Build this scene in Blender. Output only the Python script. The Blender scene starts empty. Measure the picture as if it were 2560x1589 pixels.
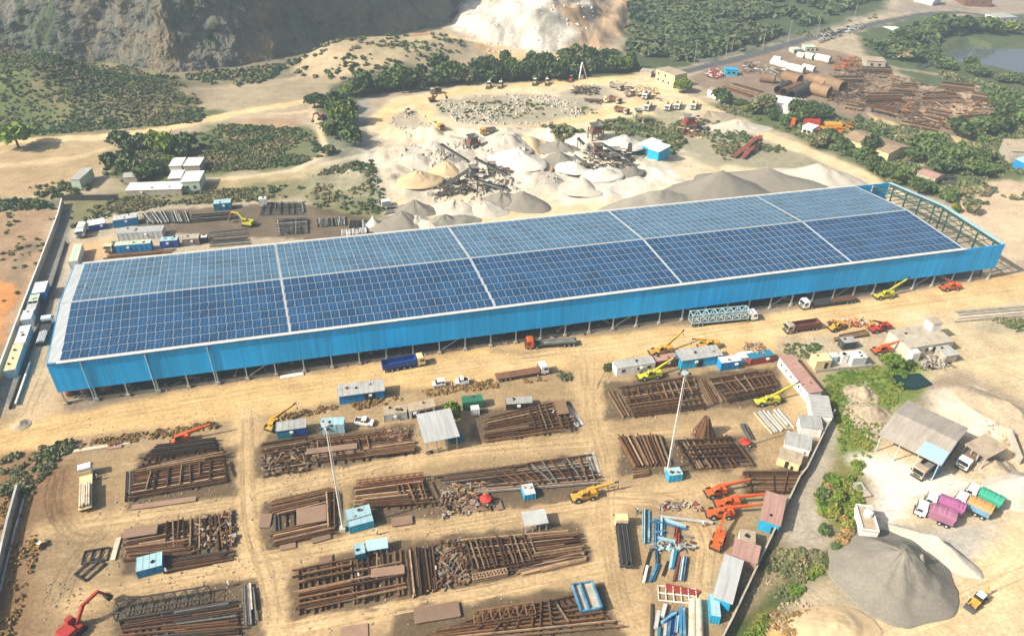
import bpy, math, random
import numpy as np
from mathutils import Vector, Matrix

random.seed(7)
rng = np.random.default_rng(7)
S = bpy.context.scene
C = S.collection
PI = math.pi

# ------------------------------------------------------------------ camera, sky, sun, exposure
cam = bpy.data.cameras.new('camera')
cam.lens = 26.156; cam.sensor_width = 36.0; cam.clip_start = 1.0; cam.clip_end = 20000.0
cam_o = bpy.data.objects.new('camera', cam); C.objects.link(cam_o)
CAM_H = 120.0
cam_o.matrix_world = Matrix(((0.9998676, -0.0162698, 0.0, 0.0),
                             (0.0090791, 0.5579637, -0.8298157, 0.0),
                             (0.0135009, 0.8297059, 0.5580376, CAM_H),
                             (0, 0, 0, 1)))
S.camera = cam_o
SUN_EL = math.radians(39.0)
SHADOW_DIR = math.radians(23.0)          # heading in which shadows fall, from +X
sun_to = Vector((-math.cos(SHADOW_DIR) * math.cos(SUN_EL), -math.sin(SHADOW_DIR) * math.cos(SUN_EL), math.sin(SUN_EL)))
W = bpy.data.worlds.new('World'); S.world = W; W.use_nodes = True
nt = W.node_tree; nt.nodes.clear()
sky = nt.nodes.new('ShaderNodeTexSky'); sky.sky_type = 'NISHITA'; sky.sun_disc = False
sky.sun_elevation = SUN_EL; sky.sun_rotation = math.atan2(sun_to.x, sun_to.y)
sky.air_density = 1.0; sky.dust_density = 6.0; sky.ozone_density = 1.0
bg = nt.nodes.new('ShaderNodeBackground'); bg.inputs['Strength'].default_value = 0.09
wo = nt.nodes.new('ShaderNodeOutputWorld')
nt.links.new(sky.outputs[0], bg.inputs['Color']); nt.links.new(bg.outputs[0], wo.inputs['Surface'])
sl = bpy.data.lights.new('sun', 'SUN'); sl.energy = 5.0; sl.angle = math.radians(0.6); sl.color = (1.0, 0.91, 0.76)
so = bpy.data.objects.new('sun', sl); C.objects.link(so)
so.rotation_euler = (-sun_to).to_track_quat('-Z', 'Y').to_euler(); so.location = (-200, -100, 300)
S.view_settings.view_transform = 'Standard'; S.view_settings.look = 'None'
S.view_settings.exposure = 0.52; S.view_settings.gamma = 1.0
S.cycles.max_bounces = 5; S.cycles.diffuse_bounces = 2; S.cycles.glossy_bounces = 2
S.cycles.transmission_bounces = 2; S.cycles.volume_bounces = 0; S.cycles.transparent_max_bounces = 4
S.cycles.caustics_reflective = False; S.cycles.caustics_refractive = False

# ------------------------------------------------------------------ materials
MATS = {}
def mat(name, col, rough=0.75, metal=0.0, var=0.18, scale=0.6, objvar=0.0, spec=0.3, streak=None, col2=None, c2scale=0.25, c2lo=0.5, c2hi=0.7):
    """painted or plain surface with uneven colour; col2 = a second real colour (rust, dirt, moss) in patches"""
    m = bpy.data.materials.new(name); m.use_nodes = True; t = m.node_tree; t.nodes.clear()
    N = t.nodes.new; L = t.links.new
    out = N('ShaderNodeOutputMaterial'); b = N('ShaderNodeBsdfPrincipled')
    b.inputs['Roughness'].default_value = rough; b.inputs['Metallic'].default_value = metal
    b.inputs['Specular IOR Level'].default_value = spec
    L(b.outputs[0], out.inputs[0])
    geo = N('ShaderNodeNewGeometry'); tc = N('ShaderNodeTexCoord')
    n1 = N('ShaderNodeTexNoise'); n1.inputs['Scale'].default_value = scale; n1.inputs['Detail'].default_value = 5; n1.inputs['Roughness'].default_value = 0.65
    L(geo.outputs['Position'], n1.inputs['Vector'])
    mr = N('ShaderNodeMapRange'); mr.inputs[1].default_value = 0.25; mr.inputs[2].default_value = 0.75
    mr.inputs[3].default_value = 1 - var; mr.inputs[4].default_value = 1 + var
    L(n1.outputs[0], mr.inputs[0])
    val = mr.outputs[0]
    if streak:
        mp = N('ShaderNodeMapping'); mp.inputs['Scale'].default_value = streak
        L(tc.outputs['Object'], mp.inputs[0])
        n2 = N('ShaderNodeTexNoise'); n2.inputs['Scale'].default_value = 1.0; n2.inputs['Detail'].default_value = 3
        L(mp.outputs[0], n2.inputs['Vector'])
        m2 = N('ShaderNodeMapRange'); m2.inputs[1].default_value = 0.3; m2.inputs[2].default_value = 0.7
        m2.inputs[3].default_value = 0.82; m2.inputs[4].default_value = 1.12
        L(n2.outputs[0], m2.inputs[0])
        mu = N('ShaderNodeMath'); mu.operation = 'MULTIPLY'; L(val, mu.inputs[0]); L(m2.outputs[0], mu.inputs[1]); val = mu.outputs[0]
    if objvar:
        oi = N('ShaderNodeObjectInfo'); m3 = N('ShaderNodeMapRange')
        m3.inputs[3].default_value = 1 - objvar; m3.inputs[4].default_value = 1 + objvar
        L(oi.outputs['Random'], m3.inputs[0])
        mu = N('ShaderNodeMath'); mu.operation = 'MULTIPLY'; L(val, mu.inputs[0]); L(m3.outputs[0], mu.inputs[1]); val = mu.outputs[0]
    csock = None
    if col2 is not None:
        n3 = N('ShaderNodeTexNoise'); n3.inputs['Scale'].default_value = c2scale; n3.inputs['Detail'].default_value = 6; n3.inputs['Roughness'].default_value = 0.7
        L(geo.outputs['Position'], n3.inputs['Vector'])
        m4 = N('ShaderNodeMapRange'); m4.inputs[1].default_value = c2lo; m4.inputs[2].default_value = c2hi
        L(n3.outputs[0], m4.inputs[0])
        mx = N('ShaderNodeMix'); mx.data_type = 'RGBA'
        mx.inputs[6].default_value = (*col, 1); mx.inputs[7].default_value = (*col2, 1)
        L(m4.outputs[0], mx.inputs[0]); csock = mx.outputs[2]
    hs = N('ShaderNodeHueSaturation')
    if csock: L(csock, hs.inputs['Color'])
    else: hs.inputs['Color'].default_value = (*col, 1)
    L(val, hs.inputs['Value']); L(hs.outputs[0], b.inputs['Base Color'])
    MATS[name] = m
    return m

mat('blue_cladding', (0.002, 0.36, 0.82), 0.55, objvar=0.07, var=0.10, scale=0.05, streak=(1.2, 1.2, 0.04))
mat('blue_paint', (0.01, 0.22, 0.52), 0.6, var=0.15, streak=(2.5, 2.5, 0.3), objvar=0.15)
mat('bright_blue', (0.02, 0.36, 0.62), 0.6, var=0.12, streak=(2.5, 2.5, 0.3))
mat('navy_paint', (0.015, 0.07, 0.30), 0.6, var=0.15, streak=(2.5, 2.5, 0.3))
mat('teal_paint', (0.02, 0.19, 0.30), 0.6, var=0.15)
mat('steel_blue', (0.05, 0.22, 0.40), 0.55, var=0.2, objvar=0.4, col2=(0.35, 0.5, 0.6), c2scale=0.4)
mat('pale_blue', (0.32, 0.50, 0.56), 0.6, var=0.15, objvar=0.1)
mat('white_paint', (0.78, 0.77, 0.74), 0.6, var=0.08, streak=(2, 2, 0.3), col2=(0.55, 0.48, 0.38), c2scale=0.5, c2lo=0.55, c2hi=0.8)
mat('white_car', (0.8, 0.8, 0.79), 0.35, var=0.03, spec=0.5)
mat('cream_paint', (0.72, 0.58, 0.32), 0.7, var=0.1, col2=(0.5, 0.4, 0.25), c2scale=0.4)
mat('pale_green', (0.48, 0.58, 0.46), 0.7, var=0.12)
mat('green_tarp', (0.05, 0.34, 0.23), 0.6, var=0.15)
mat('green_paint', (0.03, 0.16, 0.10), 0.6, var=0.2)
mat('purple_tarp', (0.33, 0.11, 0.25), 0.65, var=0.15)
mat('mauve_tarp', (0.34, 0.15, 0.24), 0.65, var=0.2)
mat('orange_tarp', (0.58, 0.28, 0.10), 0.7, var=0.15)
mat('lorry_blue', (0.16, 0.32, 0.46), 0.6, var=0.2)
mat('grey_roof', (0.36, 0.37, 0.36), 0.6, var=0.14, streak=(2.0, 0.12, 1), objvar=0.12, col2=(0.30, 0.25, 0.18), c2scale=0.35, c2lo=0.52, c2hi=0.75)
mat('shed_tan', (0.37, 0.335, 0.29), 0.6, var=0.1, scale=0.3, streak=(1.2, 0.1, 1))
mat('clean_roof', (0.42, 0.44, 0.44), 0.5, var=0.06, scale=0.3, streak=(1.2, 0.1, 1))
mat('pink_roof', (0.38, 0.23, 0.195), 0.65, var=0.1, streak=(1.5, 0.12, 1))
mat('tan_roof', (0.40, 0.33, 0.24), 0.75, var=0.2, col2=(0.25, 0.2, 0.15), c2scale=0.4)
mat('brown_roof', (0.33, 0.24, 0.16), 0.8, var=0.15, streak=(1.5, 0.12, 1), col2=(0.2, 0.15, 0.1))
mat('concrete', (0.42, 0.38, 0.31), 0.85, var=0.2, col2=(0.22, 0.19, 0.15), c2scale=0.5, c2lo=0.5, c2hi=0.75)
mat('shed_roof_sheet', (0.45, 0.49, 0.51), 0.45, var=0.1, scale=0.25, streak=(1.6, 0.08, 1))
mat('gutter_white', (0.75, 0.72, 0.66), 0.6, var=0.12, streak=(0.5, 0.5, 0.5))
mat('galvanised', (0.40, 0.45, 0.47), 0.5, var=0.15)
mat('dark_steel', (0.045, 0.05, 0.05), 0.6, var=0.25)
mat('frame_green', (0.045, 0.10, 0.085), 0.6, var=0.2)
mat('black_rubber', (0.02, 0.02, 0.02), 0.85, var=0.2)
mat('glass_dark', (0.02, 0.03, 0.035), 0.12, var=0.05, spec=0.6)
mat('opening', (0.03, 0.028, 0.025), 0.9, var=0.2)
mat('orange_paint', (0.62, 0.10, 0.015), 0.5, var=0.12, objvar=0.12, col2=(0.34, 0.12, 0.06), c2scale=0.8, c2lo=0.45, c2hi=0.7)
mat('red_paint', (0.36, 0.04, 0.03), 0.5, var=0.15, objvar=0.1)
mat('maroon', (0.14, 0.05, 0.045), 0.65, var=0.2)
mat('dark_red', (0.26, 0.045, 0.03), 0.65, var=0.25, objvar=0.3)
mat('yellow_paint', (0.56, 0.30, 0.03), 0.6, var=0.15, objvar=0.1, col2=(0.38, 0.24, 0.08), c2scale=0.8, c2lo=0.45, c2hi=0.7)
mat('yellow_dust', (0.46, 0.33, 0.12), 0.7, var=0.2)
mat('lime_paint', (0.48, 0.46, 0.03), 0.6, var=0.15, col2=(0.33, 0.29, 0.08), c2scale=0.8, c2lo=0.45, c2hi=0.7)
mat('brown_steel', (0.17, 0.085, 0.05), 0.8, var=0.3)
mat('rust_a', (0.085, 0.043, 0.023), 0.8, var=0.35, scale=0.9, objvar=0.4, col2=(0.16, 0.078, 0.037), c2scale=0.5)
mat('rust_b', (0.165, 0.086, 0.040), 0.8, var=0.35, scale=0.9, objvar=0.4, col2=(0.22, 0.095, 0.036), c2scale=0.5)
mat('rust_c', (0.32, 0.215, 0.125), 0.75, var=0.3, scale=0.9, objvar=0.35, col2=(0.17, 0.11, 0.08), c2scale=0.4)
mat('grey_steel', (0.22, 0.215, 0.20), 0.6, var=0.3, objvar=0.4, col2=(0.13, 0.11, 0.095), c2scale=0.5)
mat('black_steel', (0.05, 0.048, 0.046), 0.65, var=0.3, objvar=0.4)
mat('pale_steel', (0.46, 0.48, 0.47), 0.5, var=0.2, objvar=0.2)
mat('plate_brown', (0.25, 0.165, 0.115), 0.75, var=0.15, scale=0.4, objvar=0.25, col2=(0.22, 0.14, 0.1), c2scale=0.3)
mat('pipe_tan', (0.23, 0.15, 0.085), 0.75, var=0.2, objvar=0.25, col2=(0.2, 0.11, 0.06), c2scale=0.3)
mat('pipe_white', (0.70, 0.68, 0.62), 0.6, var=0.1, objvar=0.1, col2=(0.4, 0.35, 0.28), c2scale=0.4)
mat('pipe_cream', (0.60, 0.52, 0.40), 0.65, var=0.12, col2=(0.4, 0.28, 0.18), c2scale=0.5)
mat('tank_rust', (0.26, 0.115, 0.06), 0.8, var=0.25, col2=(0.12, 0.07, 0.05), c2scale=0.6)
mat('stone_wall', (0.50, 0.46, 0.38), 0.85, var=0.25, scale=1.2)
mat('gravel_grey', (0.215, 0.20, 0.17), 0.95, var=0.22, scale=2.2, col2=(0.20, 0.185, 0.15), c2scale=0.12)
mat('gravel_pale', (0.47, 0.435, 0.37), 0.95, var=0.15, scale=1.2, col2=(0.42, 0.39, 0.33), c2scale=0.12)
mat('gravel_dark', (0.27, 0.255, 0.215), 0.95, var=0.15, scale=1.6)
mat('gravel_tan', (0.52, 0.40, 0.24), 0.95, var=0.15, scale=1.2)
mat('gravel_white', (0.62, 0.59, 0.53), 0.95, var=0.12, scale=1.0, col2=(0.55, 0.5, 0.42), c2scale=0.15)
mat('rubble', (0.38, 0.31, 0.22), 0.95, var=0.3, scale=1.5, col2=(0.3, 0.25, 0.18), c2scale=0.6)
mat('bark', (0.10, 0.075, 0.05), 0.9, var=0.3)
mat('leaf_dark', (0.050, 0.088, 0.030), 0.7, var=0.45, scale=0.5, objvar=0.3, col2=(0.085, 0.115, 0.03), c2scale=0.25, c2lo=0.42, c2hi=0.62)
mat('leaf_mid', (0.075, 0.125, 0.035), 0.7, var=0.4, scale=0.5, objvar=0.3, col2=(0.10, 0.12, 0.03), c2scale=0.25)
mat('leaf_bright', (0.17, 0.26, 0.02), 0.7, var=0.35, scale=0.7, col2=(0.17, 0.21, 0.03), c2scale=0.5)
mat('leaf_wood', (0.065, 0.105, 0.045), 0.75, var=0.4, scale=0.12, col2=(0.12, 0.135, 0.06), c2scale=0.03, c2lo=0.42, c2hi=0.68)
mat('leaf_scrub', (0.075, 0.125, 0.042), 0.8, var=0.45, scale=0.3, col2=(0.24, 0.21, 0.11), c2scale=0.05, c2lo=0.42, c2hi=0.62)
mat('leaf_lush', (0.10, 0.18, 0.02), 0.75, var=0.4, scale=0.5, col2=(0.24, 0.23, 0.045), c2scale=0.12, c2lo=0.45, c2hi=0.65)
mat('dry_grass', (0.34, 0.22, 0.09), 0.85, var=0.35, scale=0.6, col2=(0.22, 0.18, 0.07), c2scale=0.15)
mat('water_dark', (0.012, 0.035, 0.035), 0.08, var=0.05, spec=0.5)
mat('water_lake', (0.10, 0.12, 0.13), 0.10, var=0.05, spec=0.5)
mat('cloth_red', (0.60, 0.05, 0.03), 0.7, var=0.08)
mat('cloth_blue', (0.04, 0.07, 0.18), 0.8, var=0.08)
mat('skin', (0.22, 0.12, 0.07), 0.6, var=0.05)
mat('asphalt', (0.075, 0.075, 0.075), 0.9, var=0.2)

# solar panel: dark glass with the cell grid of its modules
def solar_mat(name, k):
    m = bpy.data.materials.new(name); m.use_nodes = True; t = m.node_tree; t.nodes.clear()
    N = t.nodes.new; L = t.links.new
    out = N('ShaderNodeOutputMaterial'); b = N('ShaderNodeBsdfPrincipled'); L(b.outputs[0], out.inputs[0])
    b.inputs['Roughness'].default_value = 0.24; b.inputs['Specular IOR Level'].default_value = 0.75
    uv = N('ShaderNodeAttribute'); uv.attribute_name = 'UVMap'
    br = N('ShaderNodeTexBrick'); br.offset = 0.0; br.inputs['Scale'].default_value = 1.0
    br.inputs['Brick Width'].default_value = 0.5; br.inputs['Row Height'].default_value = 0.3333
    br.inputs['Mortar Size'].default_value = 0.018; br.inputs['Mortar Smooth'].default_value = 0.2
    br.inputs['Color1'].default_value = (*k[0], 1); br.inputs['Color2'].default_value = (*k[1], 1)
    br.inputs['Mortar'].default_value = (*k[2], 1)
    L(uv.outputs['Vector'], br.inputs['Vector'])
    geo = N('ShaderNodeNewGeometry'); n = N('ShaderNodeTexNoise'); n.inputs['Scale'].default_value = 0.16; n.inputs['Detail'].default_value = 6; n.inputs['Roughness'].default_value = 0.7
    L(geo.outputs['Position'], n.inputs['Vector'])
    mr = N('ShaderNodeMapRange'); mr.inputs[1].default_value = 0.3; mr.inputs[2].default_value = 0.7; mr.inputs[3].default_value = 0.65; mr.inputs[4].default_value = 1.45
    L(n.outputs[0], mr.inputs[0])
    hs = N('ShaderNodeHueSaturation'); L(br.outputs['Color'], hs.inputs['Color']); L(mr.outputs[0], hs.inputs['Value'])
    # bright aluminium rim of each panel
    sx = N('ShaderNodeSeparateXYZ'); L(uv.outputs['Vector'], sx.inputs[0]); es = []
    for k, wd in (((0, 0.012), (1, 0.010)) if name == 'solar_glass' else ((0, 0.022), (1, 0.017))):
        a = N('ShaderNodeMath'); a.operation = 'SUBTRACT'; L(sx.outputs[k], a.inputs[0]); a.inputs[1].default_value = 0.5
        c = N('ShaderNodeMath'); c.operation = 'ABSOLUTE'; L(a.outputs[0], c.inputs[0])
        d = N('ShaderNodeMath'); d.operation = 'GREATER_THAN'; L(c.outputs[0], d.inputs[0]); d.inputs[1].default_value = 0.5-wd; es.append(d)
    mx = N('ShaderNodeMath'); mx.operation = 'MAXIMUM'; L(es[0].outputs[0], mx.inputs[0]); L(es[1].outputs[0], mx.inputs[1])
    rim = N('ShaderNodeMix'); rim.data_type = 'RGBA'; L(mx.outputs[0], rim.inputs[0]); L(hs.outputs[0], rim.inputs[6]); rim.inputs[7].default_value = (0.62, 0.64, 0.66, 1)
    L(rim.outputs[2], b.inputs['Base Color']); MATS[name] = m
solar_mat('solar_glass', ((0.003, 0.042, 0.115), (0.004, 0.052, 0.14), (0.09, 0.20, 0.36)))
solar_mat('solar_glass_skylit', ((0.030, 0.105, 0.19), (0.036, 0.12, 0.215), (0.20, 0.32, 0.42)))      # sky reflection on the rear slope painted into a paler glass colour

def soil_mat():
    m = bpy.data.materials.new('soil'); m.use_nodes = True; t = m.node_tree; t.nodes.clear()
    N = t.nodes.new; L = t.links.new
    out = N('ShaderNodeOutputMaterial'); b = N('ShaderNodeBsdfPrincipled'); L(b.outputs[0], out.inputs[0])
    b.inputs['Roughness'].default_value = 0.95; b.inputs['Specular IOR Level'].default_value = 0.1
    at = N('ShaderNodeAttribute'); at.attribute_name = 'Col'
    geo = N('ShaderNodeNewGeometry')
    vals = []
    for sc, det, lo, hi, rot in ((1.3, 8, 0.66, 1.26, None), (0.16, 6, 0.78, 1.2, None), (0.55, 5, 0.90, 1.09, 14.6), (1.8, 3, 0.95, 1.05, 14.6)):
        n = N('ShaderNodeTexNoise'); n.inputs['Scale'].default_value = sc; n.inputs['Detail'].default_value = det; n.inputs['Roughness'].default_value = 0.7
        src = geo.outputs['Position']
        if rot is not None:           # wheel-worn streaks along the main roads
            mp = N('ShaderNodeMapping'); mp.inputs['Rotation'].default_value = (0, 0, -math.radians(rot)); L(src, mp.inputs[0])
            mp2 = N('ShaderNodeMapping'); mp2.inputs['Scale'].default_value = (0.07, 1.6, 1); L(mp.outputs[0], mp2.inputs[0]); src = mp2.outputs[0]
        L(src, n.inputs['Vector'])
        mr = N('ShaderNodeMapRange'); mr.inputs[1].default_value = 0.28; mr.inputs[2].default_value = 0.72; mr.inputs[3].default_value = lo; mr.inputs[4].default_value = hi
        L(n.outputs[0], mr.inputs[0]); vals.append(mr.outputs[0])
    v = vals[0]
    for w in vals[1:]:
        mu = N('ShaderNodeMath'); mu.operation = 'MULTIPLY'; L(v, mu.inputs[0]); L(w, mu.inputs[1]); v = mu.outputs[0]
    hs = N('ShaderNodeHueSaturation'); L(at.outputs['Color'], hs.inputs['Color']); L(v, hs.inputs['Value'])
    L(hs.outputs[0], b.inputs['Base Color'])
    bn = N('ShaderNodeTexNoise'); bn.inputs['Scale'].default_value = 0.9; bn.inputs['Detail'].default_value = 8; bn.inputs['Roughness'].default_value = 0.75
    L(geo.outputs['Position'], bn.inputs['Vector'])
    bp = N('ShaderNodeBump'); bp.inputs['Strength'].default_value = 0.5; bp.inputs['Distance'].default_value = 0.5
    L(bn.outputs[0], bp.inputs['Height']); L(bp.outputs[0], b.inputs['Normal'])
    MATS['soil'] = m
soil_mat()

def rock_mat():
    m = bpy.data.materials.new('rock'); m.use_nodes = True; t = m.node_tree; t.nodes.clear()
    N = t.nodes.new; L = t.links.new
    out = N('ShaderNodeOutputMaterial'); b = N('ShaderNodeBsdfPrincipled'); L(b.outputs[0], out.inputs[0])
    b.inputs['Roughness'].default_value = 0.95; b.inputs['Specular IOR Level'].default_value = 0.1
    geo = N('ShaderNodeNewGeometry'); mp = N('ShaderNodeMapping'); mp.inputs['Scale'].default_value = (1, 1, 0.35); L(geo.outputs['Position'], mp.inputs[0])
    n = N('ShaderNodeTexNoise'); n.inputs['Scale'].default_value = 0.035; n.inputs['Detail'].default_value = 12; n.inputs['Roughness'].default_value = 0.8
    L(mp.outputs[0], n.inputs['Vector'])
    cr = N('ShaderNodeValToRGB'); e = cr.color_ramp.elements
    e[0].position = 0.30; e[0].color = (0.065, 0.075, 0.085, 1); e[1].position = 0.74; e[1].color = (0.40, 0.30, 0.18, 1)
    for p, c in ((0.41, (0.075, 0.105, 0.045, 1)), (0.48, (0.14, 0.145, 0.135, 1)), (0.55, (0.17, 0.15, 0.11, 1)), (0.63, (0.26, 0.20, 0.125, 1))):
        k = e.new(p); k.color = c
    L(n.outputs[0], cr.inputs[0]); L(cr.outputs[0], b.inputs['Base Color']); MATS['rock'] = m
    bn = N('ShaderNodeTexNoise'); bn.inputs['Scale'].default_value = 0.35; bn.inputs['Detail'].default_value = 8; bn.inputs['Roughness'].default_value = 0.75
    L(mp.outputs[0], bn.inputs['Vector']); bp = N('ShaderNodeBump'); bp.inputs['Strength'].default_value = 0.9; bp.inputs['Distance'].default_value = 1.5
    L(bn.outputs[0], bp.inputs['Height']); L(bp.outputs[0], b.inputs['Normal'])
rock_mat()

# ------------------------------------------------------------------ mesh helpers
def rotz(p, a):
    c, s = math.cos(a), math.sin(a)
    return (p[0]*c - p[1]*s, p[0]*s + p[1]*c)

class MB:
    """collects shapes into one mesh"""
    def __init__(s): s.v = []; s.f = []
    def add(s, vs, fs):
        o = len(s.v); s.v += [tuple(p) for p in vs]; s.f += [tuple(i+o for i in f) for f in fs]; return s
    def box(s, c, d, rz=0.0, taper=None):
        x, y, z = d[0]/2, d[1]/2, d[2]/2
        vs = []
        for k in (-1, 1):
            tx, ty = (taper if (taper and k > 0) else (1, 1))
            for i, j in ((-1, -1), (1, -1), (1, 1), (-1, 1)):
                px, py = rotz((i*x*tx, j*y*ty), rz); vs.append((c[0]+px, c[1]+py, c[2]+k*z))
        return s.add(vs, [(3,2,1,0), (4,5,6,7), (0,1,5,4), (1,2,6,5), (2,3,7,6), (3,0,4,7)])
    def bar(s, a, b, w, h=None):
        """square bar between two points"""
        a = Vector(a); b = Vector(b); d = b-a
        if d.length < 1e-6: return s
        d.normalize(); up = Vector((0,0,1)) if abs(d.z) < 0.95 else Vector((1,0,0))
        r = d.cross(up).normalized()*(w/2); u = r.cross(d).normalized()*((h or w)/2)
        vs = [p + q for p in (a, b) for q in (-r-u, r-u, r+u, -r+u)]
        return s.add(vs, [(0,1,2,3), (7,6,5,4), (4,5,1,0), (5,6,2,1), (6,7,3,2), (7,4,0,3)])
    def cyl(s, a, b, r, r2=None, n=12, open_=False, thick=0.0):
        a = Vector(a); b = Vector(b); d = (b-a).normalized(); r2 = r if r2 is None else r2
        up = Vector((0,0,1)) if abs(d.z) < 0.95 else Vector((1,0,0))
        e1 = d.cross(up).normalized(); e2 = e1.cross(d)
        A = [a + e1*(math.cos(2*PI*i/n)*r) + e2*(math.sin(2*PI*i/n)*r) for i in range(n)]
        B = [b + e1*(math.cos(2*PI*i/n)*r2) + e2*(math.sin(2*PI*i/n)*r2) for i in range(n)]
        fs = [(i, (i+1) % n, n+(i+1) % n, n+i) for i in range(n)]
        if open_:
            k = (r-thick)/r
            A2 = [a + (p-a)*k for p in A]; B2 = [b + (p-b)*k for p in B]
            fs += [(2*n+(i+1) % n, 2*n+i, 3*n+i, 3*n+(i+1) % n) for i in range(n)]
            fs += [(i, 2*n+i, 2*n+(i+1) % n, (i+1) % n) for i in range(n)]
            fs += [(n+i, n+(i+1) % n, 3*n+(i+1) % n, 3*n+i) for i in range(n)]
            return s.add(A+B+A2+B2, fs)
        return s.add(A+B, fs + [tuple(range(n-1, -1, -1)), tuple(range(n, 2*n))])
    def prism(s, prof, y0, y1):
        """profile in x,z pushed along y"""
        n = len(prof)
        vs = [(p[0], y0, p[1]) for p in prof] + [(p[0], y1, p[1]) for p in prof]
        fs = [(i, (i+1) % n, n+(i+1) % n, n+i) for i in range(n)] + [tuple(range(n-1, -1, -1)), tuple(range(n, 2*n))]
        return s.add(vs, fs)
    def mesh(s, name, m):
        me = bpy.data.meshes.new(name); me.from_pydata(s.v, [], s.f)
        if m: me.materials.append(MATS[m] if isinstance(m, str) else m)
        me.update(); return me
    def build(s, name, m, parent=None, smooth=False):
        me = s.mesh(name, m)
        if smooth: me.polygons.foreach_set('use_smooth', [True]*len(me.polygons))
        return link(name, me, parent)

def link(name, me, parent=None):
    o = bpy.data.objects.new(name, me); C.objects.link(o)
    if parent is not None: o.parent = parent
    return o
def tag(o, label=None, cat=None, group=None, kind=None):
    if label: o['label'] = label
    if cat: o['category'] = cat
    if group: o['group'] = group
    if kind: o['kind'] = kind
    return o
def thing(name, label, cat, loc, rz=0.0, group=None):
    o = bpy.data.objects.new(name, None); C.objects.link(o)
    o.location = (loc[0], loc[1], loc[2] if len(loc) > 2 else 0.0); o.rotation_euler = (0, 0, rz)
    o.empty_display_size = 0.5; o['kind'] = 'thing'
    return tag(o, label, cat, group)
def copy_tree(o, parent=None):
    c = o.copy(); C.objects.link(c); c.parent = parent
    for ch in list(o.children): copy_tree(ch, c)
    return c
def fast_mesh(name, V, F, m):
    """V (n,3), F (k,4) quads or (k,3)"""
    me = bpy.data.meshes.new(name); V = np.asarray(V, dtype=np.float32); F = np.asarray(F, dtype=np.int32)
    k, c = F.shape
    me.vertices.add(len(V)); me.vertices.foreach_set('co', V.ravel())
    me.loops.add(k*c); me.loops.foreach_set('vertex_index', F.ravel())
    me.polygons.add(k); me.polygons.foreach_set('loop_start', np.arange(0, k*c, c, dtype=np.int32))
    if m: me.materials.append(MATS[m])
    me.polygons.foreach_set('use_smooth', np.zeros(k, dtype=bool))
    me.update(calc_edges=True); return me
def ang(a, b): return math.atan2(b[1]-a[1], b[0]-a[0])
def dist(a, b): return math.hypot(b[0]-a[0], b[1]-a[1])
def lerp(a, b, t): return (a[0]+(b[0]-a[0])*t, a[1]+(b[1]-a[1])*t)

# value noise on arrays
def _hash(ix, iy, s):
    h = (ix.astype(np.int64)*374761393 + iy.astype(np.int64)*668265263 + s*974711) & 0x7fffffff
    h = ((h ^ (h >> 13))*1274126177) & 0x7fffffff
    return ((h ^ (h >> 16)) & 0xffff)/65535.0
def vnoise(x, y, s=0):
    ix = np.floor(x); iy = np.floor(y); fx = x-ix; fy = y-iy
    fx = fx*fx*(3-2*fx); fy = fy*fy*(3-2*fy)
    a = _hash(ix, iy, s); b = _hash(ix+1, iy, s); c = _hash(ix, iy+1, s); d = _hash(ix+1, iy+1, s)
    return (a*(1-fx)+b*fx)*(1-fy) + (c*(1-fx)+d*fx)*fy
def fbm(x, y, scale, octs=4, s=0):
    x = np.asarray(x, dtype=float)/scale; y = np.asarray(y, dtype=float)/scale; r = 0; a = 0.5; t = 0
    for k in range(octs):
        r = r + a*(vnoise(x*2**k + 17.3*k, y*2**k - 9.1*k, s+k) - 0.5); t += a; a *= 0.55
    return r/t*2.0        # about -1..1

# ------------------------------------------------------------------ the lie of the land
def poly_sd(px, py, poly):
    """signed distance, positive inside"""
    P = np.asarray(poly, dtype=float); n = len(P)
    d2 = np.full(px.shape, 1e18); ins = np.zeros(px.shape, dtype=bool)
    for i in range(n):
        ax, ay = P[i]; bx, by = P[(i+1) % n]; ex, ey = bx-ax, by-ay
        wx, wy = px-ax, py-ay
        t = np.clip((wx*ex+wy*ey)/(ex*ex+ey*ey+1e-9), 0, 1)
        d2 = np.minimum(d2, (wx-ex*t)**2 + (wy-ey*t)**2)
        if ay != by:
            c = ((ay > py) != (by > py)) & (px < (bx-ax)*(py-ay)/(by-ay)+ax)
            ins ^= c
    return np.where(ins, 1, -1)*np.sqrt(d2)
def line_d(px, py, pts):
    P = np.asarray(pts, dtype=float); d2 = np.full(px.shape, 1e18)
    for i in range(len(P)-1):
        ax, ay = P[i]; bx, by = P[i+1]; ex, ey = bx-ax, by-ay
        wx, wy = px-ax, py-ay
        t = np.clip((wx*ex+wy*ey)/(ex*ex+ey*ey+1e-9), 0, 1)
        d2 = np.minimum(d2, (wx-ex*t)**2 + (wy-ey*t)**2)
    return np.sqrt(d2)
def sstep(a, b, x):
    t = np.clip((x-a)/(b-a), 0, 1); return t*t*(3-2*t)

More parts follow.
